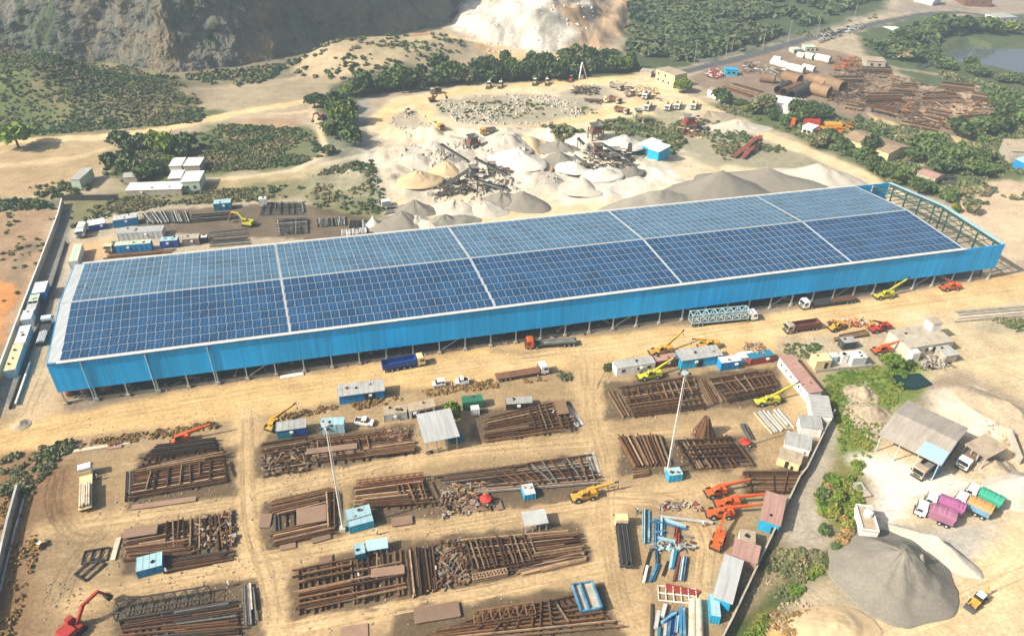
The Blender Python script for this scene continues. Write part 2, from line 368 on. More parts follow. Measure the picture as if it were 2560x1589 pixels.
WHITE_HILL = [(-46,528), (-20,492), (8,472), (34,466), (58,486), (78,520), (92,580), (110,680), (90,800), (-70,800), (-60,640)]
def terrain_h(x, y):
    x = np.asarray(x, dtype=float); y = np.asarray(y, dtype=float)
    h = np.zeros(np.broadcast(x, y).shape)
    def bump(cx, cy, rx, ry, H, rot=0.0, flat=0.0):
        c, s = math.cos(rot), math.sin(rot); dx = x-cx; dy = y-cy
        u = (dx*c+dy*s)/rx; v = (-dx*s+dy*c)/ry; r = np.sqrt(u*u+v*v)
        return H*(1-sstep(flat, 1.0, r))
    rough = fbm(x, y, 26, 4, 3)
    h += bump(-268, 372, 80, 54, 17)*(1+0.25*rough) + bump(-208, 368, 62, 44, 11)*(1+0.3*rough)
    h += bump(-330, 390, 90, 60, 15)*(1+0.3*rough)
    h += bump(-80, 448, 56, 38, 9, 0.25, 0.45)*(1+0.12*rough)
    h += bump(-38, 470, 30, 26, 6, 0.2, 0.1)*(1+0.3*rough)
    sd = poly_sd(np.broadcast_to(x, h.shape), np.broadcast_to(y, h.shape), WHITE_HILL)
    r2 = fbm(x, y, 14, 5, 9)
    q = np.clip(sd, 0, 140)*(0.46+0.10*fbm(x, y, 45, 3, 12)); st = 8.0; k = q/st + 0.5*fbm(x, y, 30, 3, 13)
    ter = st*(np.floor(k) + sstep(0.35, 0.95, k-np.floor(k)))
    h += np.where(sd > 0, np.clip(0.45*q+0.55*np.maximum(ter, 0), 0, 75)*np.clip(sd/10, 0, 1)*(1+0.15*r2) + 2.2*r2*np.clip(sd/8, 0, 1), 0)
    # wooded ground beyond the works climbs gently
    wd = np.clip((y-455)/200, 0, 3)*np.clip((x-95)/60, 0, 1)*(1-np.clip((x-290)/70, 0, 1))
    h += 9*wd*(1+0.3*fbm(x, y, 60, 3, 5))
    # spoil round the stone works
    m = np.clip(1.5*np.exp(-(((x-(-4))/62)**4+((y-298)/33)**4)), 0, 1)
    r3 = 1-2.2*np.abs(fbm(x, y, 26, 4, 21)); h += np.clip(r3+0.25*fbm(x, y, 8, 4, 23), 0, 1.2)*m*5.0
    h += 0.10*fbm(x, y, 7, 3, 30)*np.clip((y-255)/30, 0, 1)*np.clip(1.4-0, 0, 1)
    return h
def hz(p): return float(terrain_h(np.array([p[0]]), np.array([p[1]]))[0])

OPS = []
def WX(u, v): return (-108.35+0.96774*u-0.33561*v, 137.06+0.25185*u+0.94200*v)
def area(col, pts, soft=2.5, wob=3.0, k=1.0, reg=None, ws=9.0): OPS.append(('p', col, pts, soft, wob, k, reg, ws))
def track(col, w, pts, soft=1.5, wob=1.5, k=1.0, reg=None): OPS.append(('l', col, pts, soft, wob, k, reg, w))

SAND = (0.60, 0.41, 0.195); SANDB = (0.70, 0.505, 0.27); DIRT = (0.345, 0.25, 0.138); PLOT = (0.085, 0.062, 0.042)
SCRUB = (0.115, 0.145, 0.06); OLIVE = (0.36, 0.33, 0.24); GREENG = (0.16, 0.21, 0.05); WHITE = (0.72, 0.68, 0.60)
# far left: pit, hill and benches
area((0.21, 0.19, 0.125), [(-495.7,658.3), (-119.8,691.4), (-96.3,400.4), (-148.7,356.2), (-223.0,307.7), (-258.4,306.1)], 8, 8)
area(SCRUB, [(-316.3,420.0), (-314.9,466.1), (-253.1,460.1), (-179.5,399.7), (-143.6,353.3), (-147.3,335.3), (-171.1,326.9), (-208.4,314.5), (-247.4,311.7)], 5, 9, reg='hill')
area((0.36,0.29,0.19), [(-266.6,406.5), (-233.3,433.5), (-187.6,403.1), (-198.4,391.1), (-231.8,400.6)], 4, 8, 0.7)
area((0.35, 0.29, 0.20), [(-178.5,379.9), (-149.5,397.5), (-117.9,414.9), (-95.6,396.7), (-102.2,377.0), (-130.0,362.2), (-150.3,354.9)], 3, 5)
area((0.42, 0.34, 0.22), [(-122.7,406.7), (-123.7,449.0), (-118.3,494.5), (-65.2,526.6), (-26.6,445.7), (-56.3,424.9), (-88.9,397.1)], 4, 5)
area((0.36, 0.32, 0.20), [(-91.7,480.3), (-56.6,472.4), (-31.0,436.6), (-63.6,426.2), (-80.4,442.5)], 4, 8, 0.6)
area((0.40,0.22,0.13), [(-73.8,505.1), (-62.2,524.4), (-44.6,483.3), (-51.5,472.7)], 2, 4, 0.8)
# white working face
area((0.62, 0.45, 0.27), [(-45.9,499.2), (-27.5,511.6), (-8.6,542.9), (97.2,752.8), (101.0,637.9), (78.4,536.5), (44.6,473.7), (17.8,443.9), (-11.8,446.6)], 4, 5)
OPS.append(('hill', None, None, 0, 0, 1, 'quarry_face', 0))
track((0.62, 0.44, 0.27), 7, [(88.6,709.7), (69.8,548.4), (45.6,487.0), (20.5,452.2)], 2, 3)
track(SAND, 8, [(-46.8,510.3), (-26.1,484.5), (-7.0,454.2), (20.4,450.4)], 2, 3)
# wood and green belts
area((0.075, 0.10, 0.05), [(101.0,691.2), (314.6,709.6), (276.8,590.1), (178.2,502.9), (101.8,446.2), (70.8,435.6), (66.2,480.1)], 4, 6)
area((0.08, 0.10, 0.05), [(-101.2,381.9), (-91.4,410.0), (-58.7,424.8), (17.8,446.6), (65.6,475.0), (74.2,442.8), (64.1,421.1), (-28.9,404.1), (-75.4,383.3), (-71.4,336.1), (-64.2,295.4), (-76.0,292.6), (-88.8,335.2)], 3, 5)
area(SCRUB, [(-165.3,277.9), (-170.1,307.6), (-156.0,313.3), (-133.8,341.7), (-94.6,335.0), (-84.1,313.9), (-79.6,297.1), (-89.9,285.3), (-121.1,276.3), (-150.1,266.2)], 4, 7)
area((0.40, 0.275, 0.175), [(-133.8,338.8), (-125.3,346.3), (-104.7,344.3), (-97.6,324.9), (-105.1,316.1), (-123.2,314.7), (-130.4,322.3)], 3, 4)
area((0.42, 0.33, 0.16), [(-121.8,268.9), (-97.7,276.4), (-80.2,287.9), (-74.1,283.8), (-85.7,268.7), (-116.7,263.6)], 3, 5, 0.7)
area((0.19, 0.185, 0.095), [(-166.5,250.4), (-147.6,260.4), (-119.6,267.4), (-86.5,271.9), (-73.3,288.2), (-59.4,293.3), (-44.0,240.9), (-55.1,235.6), (-81.9,253.6), (-126.8,248.3), (-141.2,239.1), (-154.0,228.8)], 4, 7)
area((0.42, 0.315, 0.18), [(-237.2,307.1), (-205.7,306.0), (-172.4,308.5), (-168.2,282.1), (-162.1,254.2), (-202.4,250.8)], 4, 6)
area((0.40,0.29,0.18), [(-226.5,295.4), (-207.1,298.6), (-182.9,273.0), (-183.1,255.3), (-202.7,256.4)], 3, 6, 0.5)
area((0.17, 0.17, 0.12), [(-198.7,249.9), (-180.2,252.8), (-166.8,251.1), (-164.7,244.0), (-193.1,240.6)], 3, 5)
area((0.34, 0.235, 0.15), [(-203.0,241.9), (-163.1,242.4), (-155.9,224.1), (-142.8,182.2), (-126.4,134.3), (-138.3,134.0)], 3, 6)
track((0.20, 0.17, 0.12), 5, [(-159.6,216.5), (-156.0,201.4), (-148.9,182.1)], 2, 3, 0.8)
area((0.60, 0.27, 0.095), [(-163.4,196.0), (-152.4,192.6), (-146.2,185.6), (-142.1,173.4), (-139.2,159.5), (-142.5,157.5)], 2, 4)
# yard north of the shed
area((0.42, 0.36, 0.275), [(-154.2,233.6), (-140.5,244.3), (-103.6,252.8), (-81.9,253.6), (-51.9,234.1), (-25.1,231.8), (-58.4,215.6), (-111.1,208.2), (-134.2,187.1), (-145.6,201.7)], 3, 4)
area((0.55, 0.36, 0.19), [(-147.3,218.4), (-136.3,221.7), (-129.6,213.2), (-135.1,207.4), (-143.1,207.2)], 3, 4, 0.9)
# strip along the boundary wall
area((0.20, 0.20, 0.185), [(-163.2,243.4), (-159.6,243.5), (-141.7,201.9), (-130.6,167.5), (-120.4,137.5), (-124.2,137.4), (-132.6,157.7), (-141.0,182.3), (-150.1,209.7)], 1.0, 0.8, reg='path')
# stone works
area((0.64, 0.53, 0.35), [(-69.8,336.1), (-63.5,376.3), (-28.6,400.3), (16.8,409.7), (74.5,427.4), (102.6,362.4), (128.3,324.5), (145.7,277.9), (146.0,254.9), (34.4,240.4), (-20.3,225.8), (-44.6,224.9), (-47.3,258.6), (-58.3,286.6)], 3, 4, reg='quarry_floor')
area(OLIVE, [(-41.7,372.7), (-16.8,386.4), (16.1,386.0), (44.7,364.6), (31.0,347.9), (10.7,338.2), (-26.7,340.5), (-37.7,352.4)], 3, 5)
area((0.42, 0.36, 0.26), [(-62.6,345.2), (-55.1,360.9), (-43.8,352.1), (-34.5,321.4), (-44.2,312.7), (-56.8,323.0)], 2, 3)
area((0.30, 0.29, 0.25), [(20.8,395.6), (48.5,404.5), (55.1,383.1), (40.9,368.9), (22.3,378.0)], 3, 5, 0.7)
area((0.34, 0.33, 0.30), [(-81.1,372.7), (-74.2,376.4), (-68.5,330.6), (-55.8,286.7), (-60.9,286.5), (-70.4,319.7)], 3, 4)  # shade along the left side painted into the ground as grey
area((0.46, 0.44, 0.39), [(-52.4,305.4), (-41.5,313.3), (6.6,320.6), (15.6,308.4), (26.6,281.5), (1.2,249.5), (-26.3,245.0), (-41.8,258.8)], 5, 8, 0.75)
area(WHITE, [(16.2,276.0), (38.7,284.1), (63.6,289.5), (66.1,274.8), (44.6,262.1), (20.3,258.2)], 4, 6)
area((0.74,0.60,0.40), [(-51.9,295.9), (-38.6,287.5), (-33.1,266.8), (-42.8,266.5), (-49.4,278.4)], 4, 6)
area(SCRUB, [(38.9,345.9), (64.3,355.5), (82.6,344.5), (76.3,321.1), (67.9,304.8), (52.2,309.0), (40.6,322.1)], 3, 5)
area(SCRUB, [(11.6,331.6), (23.6,340.5), (31.3,324.4), (19.5,314.5)], 3, 4)
area((0.31, 0.29, 0.20), [(67.9,373.6), (89.4,358.6), (102.8,345.4), (118.4,316.9), (134.8,294.7), (118.1,291.7), (87.1,293.6), (71.6,305.0)], 3, 5)
area((0.66,0.50,0.30), [(-43.8,274.5), (4.3,249.6), (40.5,254.6), (34.4,240.4), (-20.5,228.8)], 4, 6, 0.8)
# roads of the works and the left hill
track(SANDB, 7, [(-232.2,304.8), (-210.4,311.3), (-181.7,316.8), (-158.6,329.1), (-134.7,350.7), (-100.6,374.3)], 1.2, 1.5, reg='dirt_road')
track((0.62, 0.49, 0.30), 5, [(-217.1,280.0), (-199.6,285.1), (-182.8,292.6), (-170.6,308.6)], 1.5, 2, 0.8)
track((0.62, 0.49, 0.31), 3.2, [(-102.1,371.6), (-99.0,355.5), (-85.1,316.5), (-80.4,298.4), (-89.4,283.6), (-104.3,276.2), (-122.5,270.9)], 0.8, 1, reg='dirt_road')
track((0.62, 0.47, 0.30), 3, [(-99.4,357.4), (-108.7,352.0), (-118.4,350.3)], 0.8, 1)
track(SANDB, 9, [(-41.4,312.3), (-58.5,328.3), (-64.0,345.1), (-60.1,367.1), (-28.2,392.9), (16.7,406.6), (69.0,422.2)], 1.5, 2, reg='dirt_road')
track(SANDB, 8, [(-48.8,313.0), (-30.8,317.4), (-12.4,325.0), (35.4,352.9), (65.8,381.6), (74.8,398.4)], 2, 2, reg='dirt_road')
track(SANDB, 8, [(-47.6,367.7), (-37.3,337.7), (-27.3,321.7)], 2, 2)
track((0.70, 0.53, 0.33), 7, [(71.4,422.3), (91.8,381.6), (108.1,342.8), (126.0,317.2), (140.5,295.8), (153.4,272.2)], 1.2, 1.5, reg='dirt_road')
# far right
area(SCRUB, [(96.9,375.1), (131.4,383.6), (160.9,368.4), (200.9,337.5), (239.6,382.3), (300.0,422.1), (209.1,268.5), (174.8,256.0), (150.9,278.1), (136.8,316.2), (119.9,342.2)], 3, 6)
area((0.085, 0.11, 0.055), [(226.7,522.8), (277.8,563.0), (437.6,632.0), (278.3,371.0), (259.1,390.2), (225.7,414.1), (218.4,479.5)], 4, 6)
area((0.245, 0.185, 0.135), [(97.4,422.9), (136.0,464.7), (178.7,495.4), (201.4,483.4), (213.1,446.5), (223.9,410.2), (261.6,386.8), (229.2,350.3), (207.6,335.1), (185.4,337.9), (159.3,363.9), (129.5,376.7), (106.4,378.9)], 2, 4)
area((0.50, 0.40, 0.29), [(230.3,399.4), (263.3,424.1), (232.9,382.0), (209.6,349.3), (207.7,358.2)], 2, 3, 0.8)
area((0.55, 0.45, 0.25), [(176.3,364.8), (188.9,341.5), (207.3,334.5), (227.6,347.3), (202.2,324.2), (194.0,315.2), (177.4,328.3), (172.7,350.5)], 2, 3)
area((0.80, 0.75, 0.66), [(131.5,380.2), (143.5,387.7), (152.8,379.2), (143.8,361.3), (129.7,362.5)], 1.5, 2)
track((0.10, 0.105, 0.11), 8, [(94.6,433.6), (136.0,464.7), (183.4,502.1), (258.0,551.4), (333.7,597.1), (403.3,596.5)], 1.2, 1.5, reg='road')
track((0.19,0.185,0.17), 6, [(105.7,453.6), (188.4,518.0), (277.1,583.1)], 2, 3, 0.6)
area((0.30, 0.25, 0.21), [(273.6,589.9), (355.5,641.6), (458.7,702.6), (403.7,608.1), (338.2,606.2), (277.6,569.6)], 3, 5, 0.8)
track((0.27, 0.23, 0.17), 5, [(214.2,455.5), (247.5,435.5), (278.1,392.5)], 1.5, 2)
area((0.56, 0.44, 0.31), [(174.0,267.1), (197.8,284.2), (221.5,289.4), (172.5,206.7), (159.7,235.1), (163.6,255.5)], 3, 5)
track((0.52, 0.43, 0.31), 4, [(162.5,293.6), (189.5,313.5), (202.8,321.6)], 1.2, 2)
# yard
area(DIRT, [(-128.9,125.5), (-121.6,132.9), (-114.0,147.5), (-63.8,140.5), (9.4,157.9), (80.7,171.5), (82.7,159.8), (76.4,136.2), (63.3,115.4), (49.0,96.1), (37.5,71.6), (-93.1,69.3)], 2, 2, reg='yard')
area((0.24, 0.15, 0.08), [(-125.9,120.8), (-105.5,123.3), (-94.7,116.9), (-89.4,106.1), (-91.5,95.3), (-78.8,69.6), (-93.1,69.3)], 4, 5)
area((0.27, 0.20, 0.12), [(-97.5,104.8), (-87.8,102.8), (-74.1,86.1), (-68.0,69.8), (-79.2,69.6)], 5, 6, 0.7)
area((0.33,0.25,0.16), [(-103.6,123.3), (-89.3,127.8), (-69.2,131.9), (-66.5,129.8), (-84.6,123.8), (-100.9,120.0)], 2, 2, 0.8)
# roof shade painted dark into the shed floor; stained front strip; main road
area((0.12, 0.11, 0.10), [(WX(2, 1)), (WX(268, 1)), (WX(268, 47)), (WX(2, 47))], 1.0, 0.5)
area((0.24, 0.195, 0.14), [(-108.9,135.5), (-108.6,141.0), (-67.0,151.3), (-24.7,162.6), (60.0,184.9), (158.9,211.6), (158.1,207.5), (58.4,177.5), (-1.9,162.3), (-39.7,150.7), (-74.3,141.1), (-102.1,134.1)], 1.5, 2)
area(SAND, [(-129.6,120.7), (-119.1,128.6), (-116.1,133.8), (-106.1,134.0), (-83.6,143.6), (-55.8,150.2), (-24.3,158.8), (9.7,167.9), (58.2,176.7), (113.3,193.5), (179.4,213.6), (166.8,192.7), (128.3,184.6), (109.1,174.3), (76.2,172.4), (71.0,162.3), (24.9,156.1), (12.6,154.3), (3.7,151.8), (-22.9,146.1), (-43.1,141.0), (-58.1,135.2), (-71.3,132.2), (-95.5,126.6), (-113.9,119.7), (-126.2,115.6)], 1.6, 2.0, reg='dirt_road')
area(SANDB, [(-23.9,154.8), (9.5,163.5), (57.6,173.9), (111.6,189.4), (176.9,209.4), (169.0,196.4), (115.3,183.1), (68.8,171.1), (20.7,160.0), (-12.7,152.8)], 5, 4, 0.9)
track((0.35,0.26,0.16), 1.6, [(-4.2,162.8), (3.8,161.1), (13.0,164.0), (17.7,166.7)], 1.0, 1.5, 0.8)
area((0.50, 0.37, 0.22), [(-120.2,137.5), (-124.8,159.8), (-115.8,150.9), (-107.3,136.3), (-113.2,128.7)], 2, 2, 0.9)
# lanes
for w, pts in ((6.0, [(-63.1,135.1), (-58.5,119.0), (-52.5,101.3), (-44.5,86.6), (-39.3,73.3)]),
               (8.0, [(20.0,158.2), (19.5,137.9), (20.8,118.2), (20.0,105.0), (20.3,91.6), (22.9,74.4)]),
               (5.0, [(-55.3,109.2), (-37.9,115.6), (-19.2,121.9), (21.2,128.3)]),
               (5.0, [(-50.4,93.1), (-30.1,98.1), (-9.5,102.8), (19.5,109.6), (44.5,113.7)]),
               (5.0, [(-41.9,77.2), (-23.5,82.6), (-0.6,87.9), (19.7,93.5)]),
               (5.0, [(-92.9,99.4), (-78.5,103.2), (-56.5,107.4)]),
               (5.0, [(-78.9,83.3), (-63.7,87.6), (-49.0,91.2)]),
               (4.5, [(20.2,127.6), (38.4,131.1), (64.2,134.7), (71.6,142.3)]),
               (5.0, [(39.0,108.9), (39.4,97.9), (34.9,83.6)])):
    track((0.52, 0.375, 0.205), w, pts, 1.6, 1.8, 0.8)
for q in ([(-79.1,104.7), (-57.9,109.1), (-62.3,124.3), (-83.8,121.7)], [(-73.4,88.8), (-52.3,94.1), (-57.3,105.7), (-77.6,99.2)],
          [(-65.9,69.8), (-39.9,70.2), (-47.1,88.9), (-72.1,83.4)], [(-55.4,114.0), (-21.2,122.5), (-22.9,132.3), (-56.3,128.6), (-57.7,121.7)],
          [(-48.1,95.2), (-33.4,99.6), (-37.2,112.0), (-52.3,108.1)], [(-32.3,100.7), (20.5,110.8), (18.9,124.1), (-33.6,112.0)],
          [(-9.1,126.9), (17.0,131.1), (15.2,142.5), (-9.6,137.2)], [(-38.4,79.7), (16.5,93.5), (15.6,103.8), (-29.8,96.6), (-41.6,90.4)],
          [(-23.0,70.5), (21.8,71.3), (18.5,89.2), (-19.7,82.6)], [(22.8,134.9), (68.7,143.0), (70.8,157.7), (24.2,149.4)],
          [(24.3,116.4), (55.2,119.6), (56.9,129.9), (24.7,128.4)], [(49.4,111.4), (62.7,113.5), (65.8,120.5), (52.4,119.6)],
          [(-131.1,229.6), (-106.5,225.8), (-50.0,223.2), (-51.5,240.7), (-81.9,253.6), (-133.8,242.8)]):
    area(PLOT, q, 0.6, 1.6, 0.8, ws=3.0)
# right-hand side
area((0.60, 0.475, 0.30), [(112.0,184.2), (129.4,186.9), (169.0,196.4), (94.5,72.5), (56.9,71.9), (74.2,83.5), (89.4,89.1), (93.2,103.3), (77.7,105.7), (82.6,123.5), (101.2,143.0), (107.6,152.4), (115.6,162.6)], 3, 3, reg='ground')
area((0.36,0.33,0.24), [(129.9,180.3), (151.9,185.3), (158.0,182.2), (152.9,173.5), (132.3,172.9)], 3, 5, 0.7)
area((0.45,0.38,0.26), [(74.7,171.3), (109.1,174.3), (121.4,172.6), (114.7,160.7), (83.2,158.0), (72.5,163.3)], 3, 5, 0.8)
area((0.30, 0.245, 0.18), [(98.1,143.0), (104.6,150.6), (118.6,157.1), (124.2,152.8), (135.0,139.9), (132.3,135.3), (115.1,139.4), (107.5,140.8)], 3, 5, 0.9)
area((0.42, 0.375, 0.30), [(79.2,138.6), (80.6,134.8), (70.6,120.6), (65.3,111.8), (63.8,99.5), (55.7,96.2), (54.6,98.2), (63.7,115.4)], 1.5, 1.5, reg='path')
area(GREENG, [(81.1,153.5), (99.5,159.4), (110.1,160.6), (105.1,148.1), (92.2,138.9), (82.1,123.5), (74.1,121.4), (78.4,136.3)], 2, 3)
area((0.47,0.43,0.34), [(84.7,146.7), (91.0,152.0), (91.7,142.8), (91.3,136.6), (85.2,129.1), (80.4,134.8)], 2, 3, 0.85)
area((0.20, 0.19, 0.06), [(66.2,111.8), (74.4,123.3), (82.1,123.5), (75.8,112.0), (73.6,103.9), (67.8,95.5), (64.7,99.5)], 2, 3)
area((0.27, 0.22, 0.13), [(44.0,89.2), (52.4,99.2), (69.0,98.5), (63.7,88.7), (52.2,79.7), (41.8,71.6), (35.4,71.5)], 3, 4)
track((0.07, 0.10, 0.03), 4.0, [(39.3,76.2), (51.2,86.6), (61.8,94.8), (66.1,97.4)], 1.2, 1.2)
area((0.62, 0.40, 0.17), [(47.1,80.4), (55.5,83.0), (61.3,82.0), (61.2,72.0), (42.5,71.6)], 3, 4)
area((0.50,0.42,0.30), [(52.2,84.8), (63.5,92.4), (62.5,83.3), (55.4,82.7)], 3, 4, 0.8)
area(WHITE, [(77.5,122.8), (86.5,125.0), (92.9,119.8), (99.5,116.2), (96.8,112.5), (83.6,109.2), (77.5,105.1), (79.5,113.3)], 3, 4)
area((0.78,0.71,0.58), [(108.1,146.5), (118.7,148.4), (123.3,137.3), (112.4,128.3), (105.0,135.4)], 3, 5, 0.8)
area((0.50, 0.485, 0.44), [(84.1,104.2), (97.8,105.6), (108.3,110.3), (92.9,96.0), (87.1,91.0), (86.4,99.9)], 4, 4, 0.85)
area((0.33,0.31,0.27), [(80.2,105.2), (90.3,102.7), (102.2,105.6), (86.8,98.9)], 3, 4, 0.6)
track((0.70, 0.52, 0.30), 9, [(61.7,75.0), (80.4,83.6), (102.9,96.1)], 2, 2, 0.8)

xs = np.concatenate([-440-np.geomspace(3, 5600, 34)[::-1], np.arange(-440, 440.1, 1.0), 440+np.geomspace(3, 5600, 34)])
ys = [62.0]
while ys[-1] < 800: ys.append(ys[-1]+max(0.55, ys[-1]*0.0068))
ys = np.concatenate([62-np.geomspace(2, 900, 14)[::-1], ys, ys[-1]+np.geomspace(8, 7000, 26)])
GX, GY = np.meshgrid(xs, ys); ny, nx = GX.shape
gx, gy = GX.ravel(), GY.ravel()
gz = terrain_h(gx, gy)
col = np.empty((len(gx), 3)); col[:] = (0.40, 0.335, 0.24)
col += (fbm(gx, gy, 40, 4, 50)[:, None])*np.array([0.05, 0.045, 0.03])
far = np.clip((np.hypot(gx, gy)-900)/600, 0, 1)[:, None]
col = col*(1-far) + np.array([0.16, 0.17, 0.10])*far
REG = ['ground']; reg = np.zeros(len(gx), dtype=np.int32)
wob_cache = {}
for kind, c, pts, soft, wob, k, rname, w in OPS:
    if kind == 'hill':
        sd = poly_sd(gx, gy, WHITE_HILL); a = sstep(-2, 5, sd + 4*fbm(gx, gy, 8, 3, 70))
        mixn = sstep(-0.15, 0.35, fbm(gx, gy, 34, 4, 71) + (gx-25)/60.0)[:, None]
        n2 = sstep(-0.1, 0.5, fbm(gx*2.0, gy*0.7, 16, 5, 72))[:, None]
        cc = np.array([0.56, 0.53, 0.465])*(1-mixn) + np.array([0.45, 0.30, 0.165])*mixn
        cc = cc*(1-0.75*n2) + np.array([0.20, 0.19, 0.17])*0.75*n2
        n3 = fbm(gx, gy, 5, 5, 73)[:, None]; cc = cc*(1+0.45*n3)
        a = a[:, None]; col = col*(1-a) + cc*a
        REG.append(rname); reg[a[:, 0] > 0.5] = len(REG)-1
        continue
    P = np.asarray(pts); pad = soft+wob+(w if kind == 'l' else 0)+2
    idx = np.nonzero((gx > P[:, 0].min()-pad) & (gx < P[:, 0].max()+pad) & (gy > P[:, 1].min()-pad) & (gy < P[:, 1].max()+pad))[0]
    if len(idx) == 0: continue
    qx, qy = gx[idx], gy[idx]
    if kind == 'p': sd = poly_sd(qx, qy, pts); ws = w
    else: sd = w/2 - line_d(qx, qy, pts); ws = 6.0
    sd = sd + wob*fbm(qx, qy, ws, 4, 90+len(pts))
    a = (sstep(-soft, soft, sd)*k)[:, None]
    col[idx] = col[idx]*(1-a) + np.array(c)*a
    if rname:
        if rname not in REG: REG.append(rname)
        reg[idx[a[:, 0] > 0.5*k]] = REG.index(rname)
# the ground under the pond and the lake drops away
POND = [(100.2,154.0), (102.5,155.4), (108.0,156.0), (109.4,151.6), (103.7,149.3), (100.3,149.7)]
LAKE = [(239.9,451.4), (255.9,478.4), (269.1,486.8), (300.2,515.5), (309.5,505.1), (332.4,506.5), (361.9,500.3), (325.6,422.4), (297.1,443.7), (288.5,458.8), (272.9,466.1), (255.8,463.9)]
for poly, dep in ((POND, 1.2), (LAKE, 3.0)):
    sd = poly_sd(gx, gy, poly); gz = gz - dep*sstep(-2.5, 1.5, sd)
q = np.exp(-(((gx+4)/70)**4+((gy-298)/38)**4))[:, None]; w_ = sstep(-0.25, 0.45, fbm(gx, gy, 18, 5, 24))[:, None]
col = col*(1-0.8*q) + 0.8*q*(np.array([0.78, 0.715, 0.58])*w_ + np.array([0.45, 0.42, 0.36])*(1-w_))
hm_ = (reg == REG.index('hill')); wv = (0.75*sstep(-0.15, 0.5, fbm(gx, gy, 16, 5, 43))*hm_)[:, None]; col = col*(1-wv) + np.array([0.25, 0.205, 0.12])*wv
col *= (1 + 0.15*fbm(gx, gy, 9, 4, 40) + 0.10*fbm(gx, gy, 2.6, 3, 41) + 0.10*fbm(gx, gy, 35, 3, 42))[:, None]
col = np.clip(col, 0.01, 0.95)
V = np.stack([gx, gy, gz], 1)
qi = (np.arange(ny-1)[:, None]*nx + np.arange(nx-1)[None, :]).ravel()
F = np.stack([qi, qi+1, qi+nx+1, qi+nx], 1)
fr = np.max(reg[F], axis=1)
LABELS = {'ground': 'bare tan and grey earth between the yards and scrub', 'hill': 'scrub-covered low hill below the quarry wall',
          'quarry_face': 'white and ochre blasted slope of the quarry', 'quarry_floor': 'pale dusty ground of the stone works behind the shed',
          'dirt_road': 'pale sandy haul road beaten by lorries', 'yard': 'tan earth of the steel yard in front of the shed',
          'path': 'grey hard strip beside a boundary wall', 'road': 'dark narrow road past the far wood'}
for k, rname in enumerate(REG):
    sel = F[fr == k]
    if len(sel) == 0: continue
    used, inv = np.unique(sel, return_inverse=True)
    me = fast_mesh(rname, V[used], inv.reshape(-1, 4), 'soil')
    at = me.color_attributes.new('Col', 'FLOAT_COLOR', 'POINT')
    rgba = np.ones((len(used), 4), dtype=np.float32); rgba[:, :3] = col[used]
    at.data.foreach_set('color', rgba.ravel())
    me.polygons.foreach_set('use_smooth', np.ones(len(sel), dtype=bool))
    tag(link(rname, me), LABELS[rname], None, None, 'structure')

def ground_col(p):
    i = min(nx-1, max(0, int(np.searchsorted(xs, p[0])))); j = min(ny-1, max(0, int(np.searchsorted(ys, p[1])))); return col[j*nx+i]
def tyre_tracks(paths):
    rr = random.Random(3); V, Fq, Cc = [], [], []
    for pts, n, spread in paths:
        P = np.array(pts, dtype=float)
        for _ in range(n):
            Q = P + np.array([[rr.uniform(-spread, spread), rr.uniform(-spread, spread)] for _ in P])
            s = np.concatenate([[0], np.cumsum(np.hypot(*np.diff(Q, axis=0).T))]); t = np.arange(0, s[-1], 1.2)
            px = np.interp(t, s, Q[:, 0]); py = np.interp(t, s, Q[:, 1])
            ker = np.ones(9)/9; px = np.convolve(np.pad(px, 4, mode='edge'), ker, 'valid'); py = np.convolve(np.pad(py, 4, mode='edge'), ker, 'valid')
            tx = np.gradient(px); ty = np.gradient(py); l = np.hypot(tx, ty)+1e-6; ox, oy = -ty/l, tx/l
            f0 = rr.choice((0.80, 0.85, 0.9, 1.12)); gap = rr.uniform(.8, 1.1); zz = 0.012+rr.uniform(0, .02)
            for sd in (-1, 1):
                k0 = len(V)
                for i in range(len(t)):
                    c = ground_col((px[i], py[i]))*f0
                    for w in (-.2, .2):
                        o = sd*gap+w; x, y = px[i]+ox[i]*o, py[i]+oy[i]*o
                        V.append((x, y, 0.0+zz)); Cc.append((*c, 1))
                    if i: b = k0+2*i; Fq.append((b-2, b-1, b+1, b))
    V = np.array(V); V[:, 2] += terrain_h(V[:, 0], V[:, 1])
    me = fast_mesh('tyre_tracks', V, np.array(Fq), 'soil'); at = me.color_attributes.new('Col', 'FLOAT_COLOR', 'POINT'); at.data.foreach_set('color', np.array(Cc, dtype=np.float32).ravel())
    tag(link('tyre_tracks', me), 'wheel ruts pressed into the sandy lanes', None, None, 'structure')
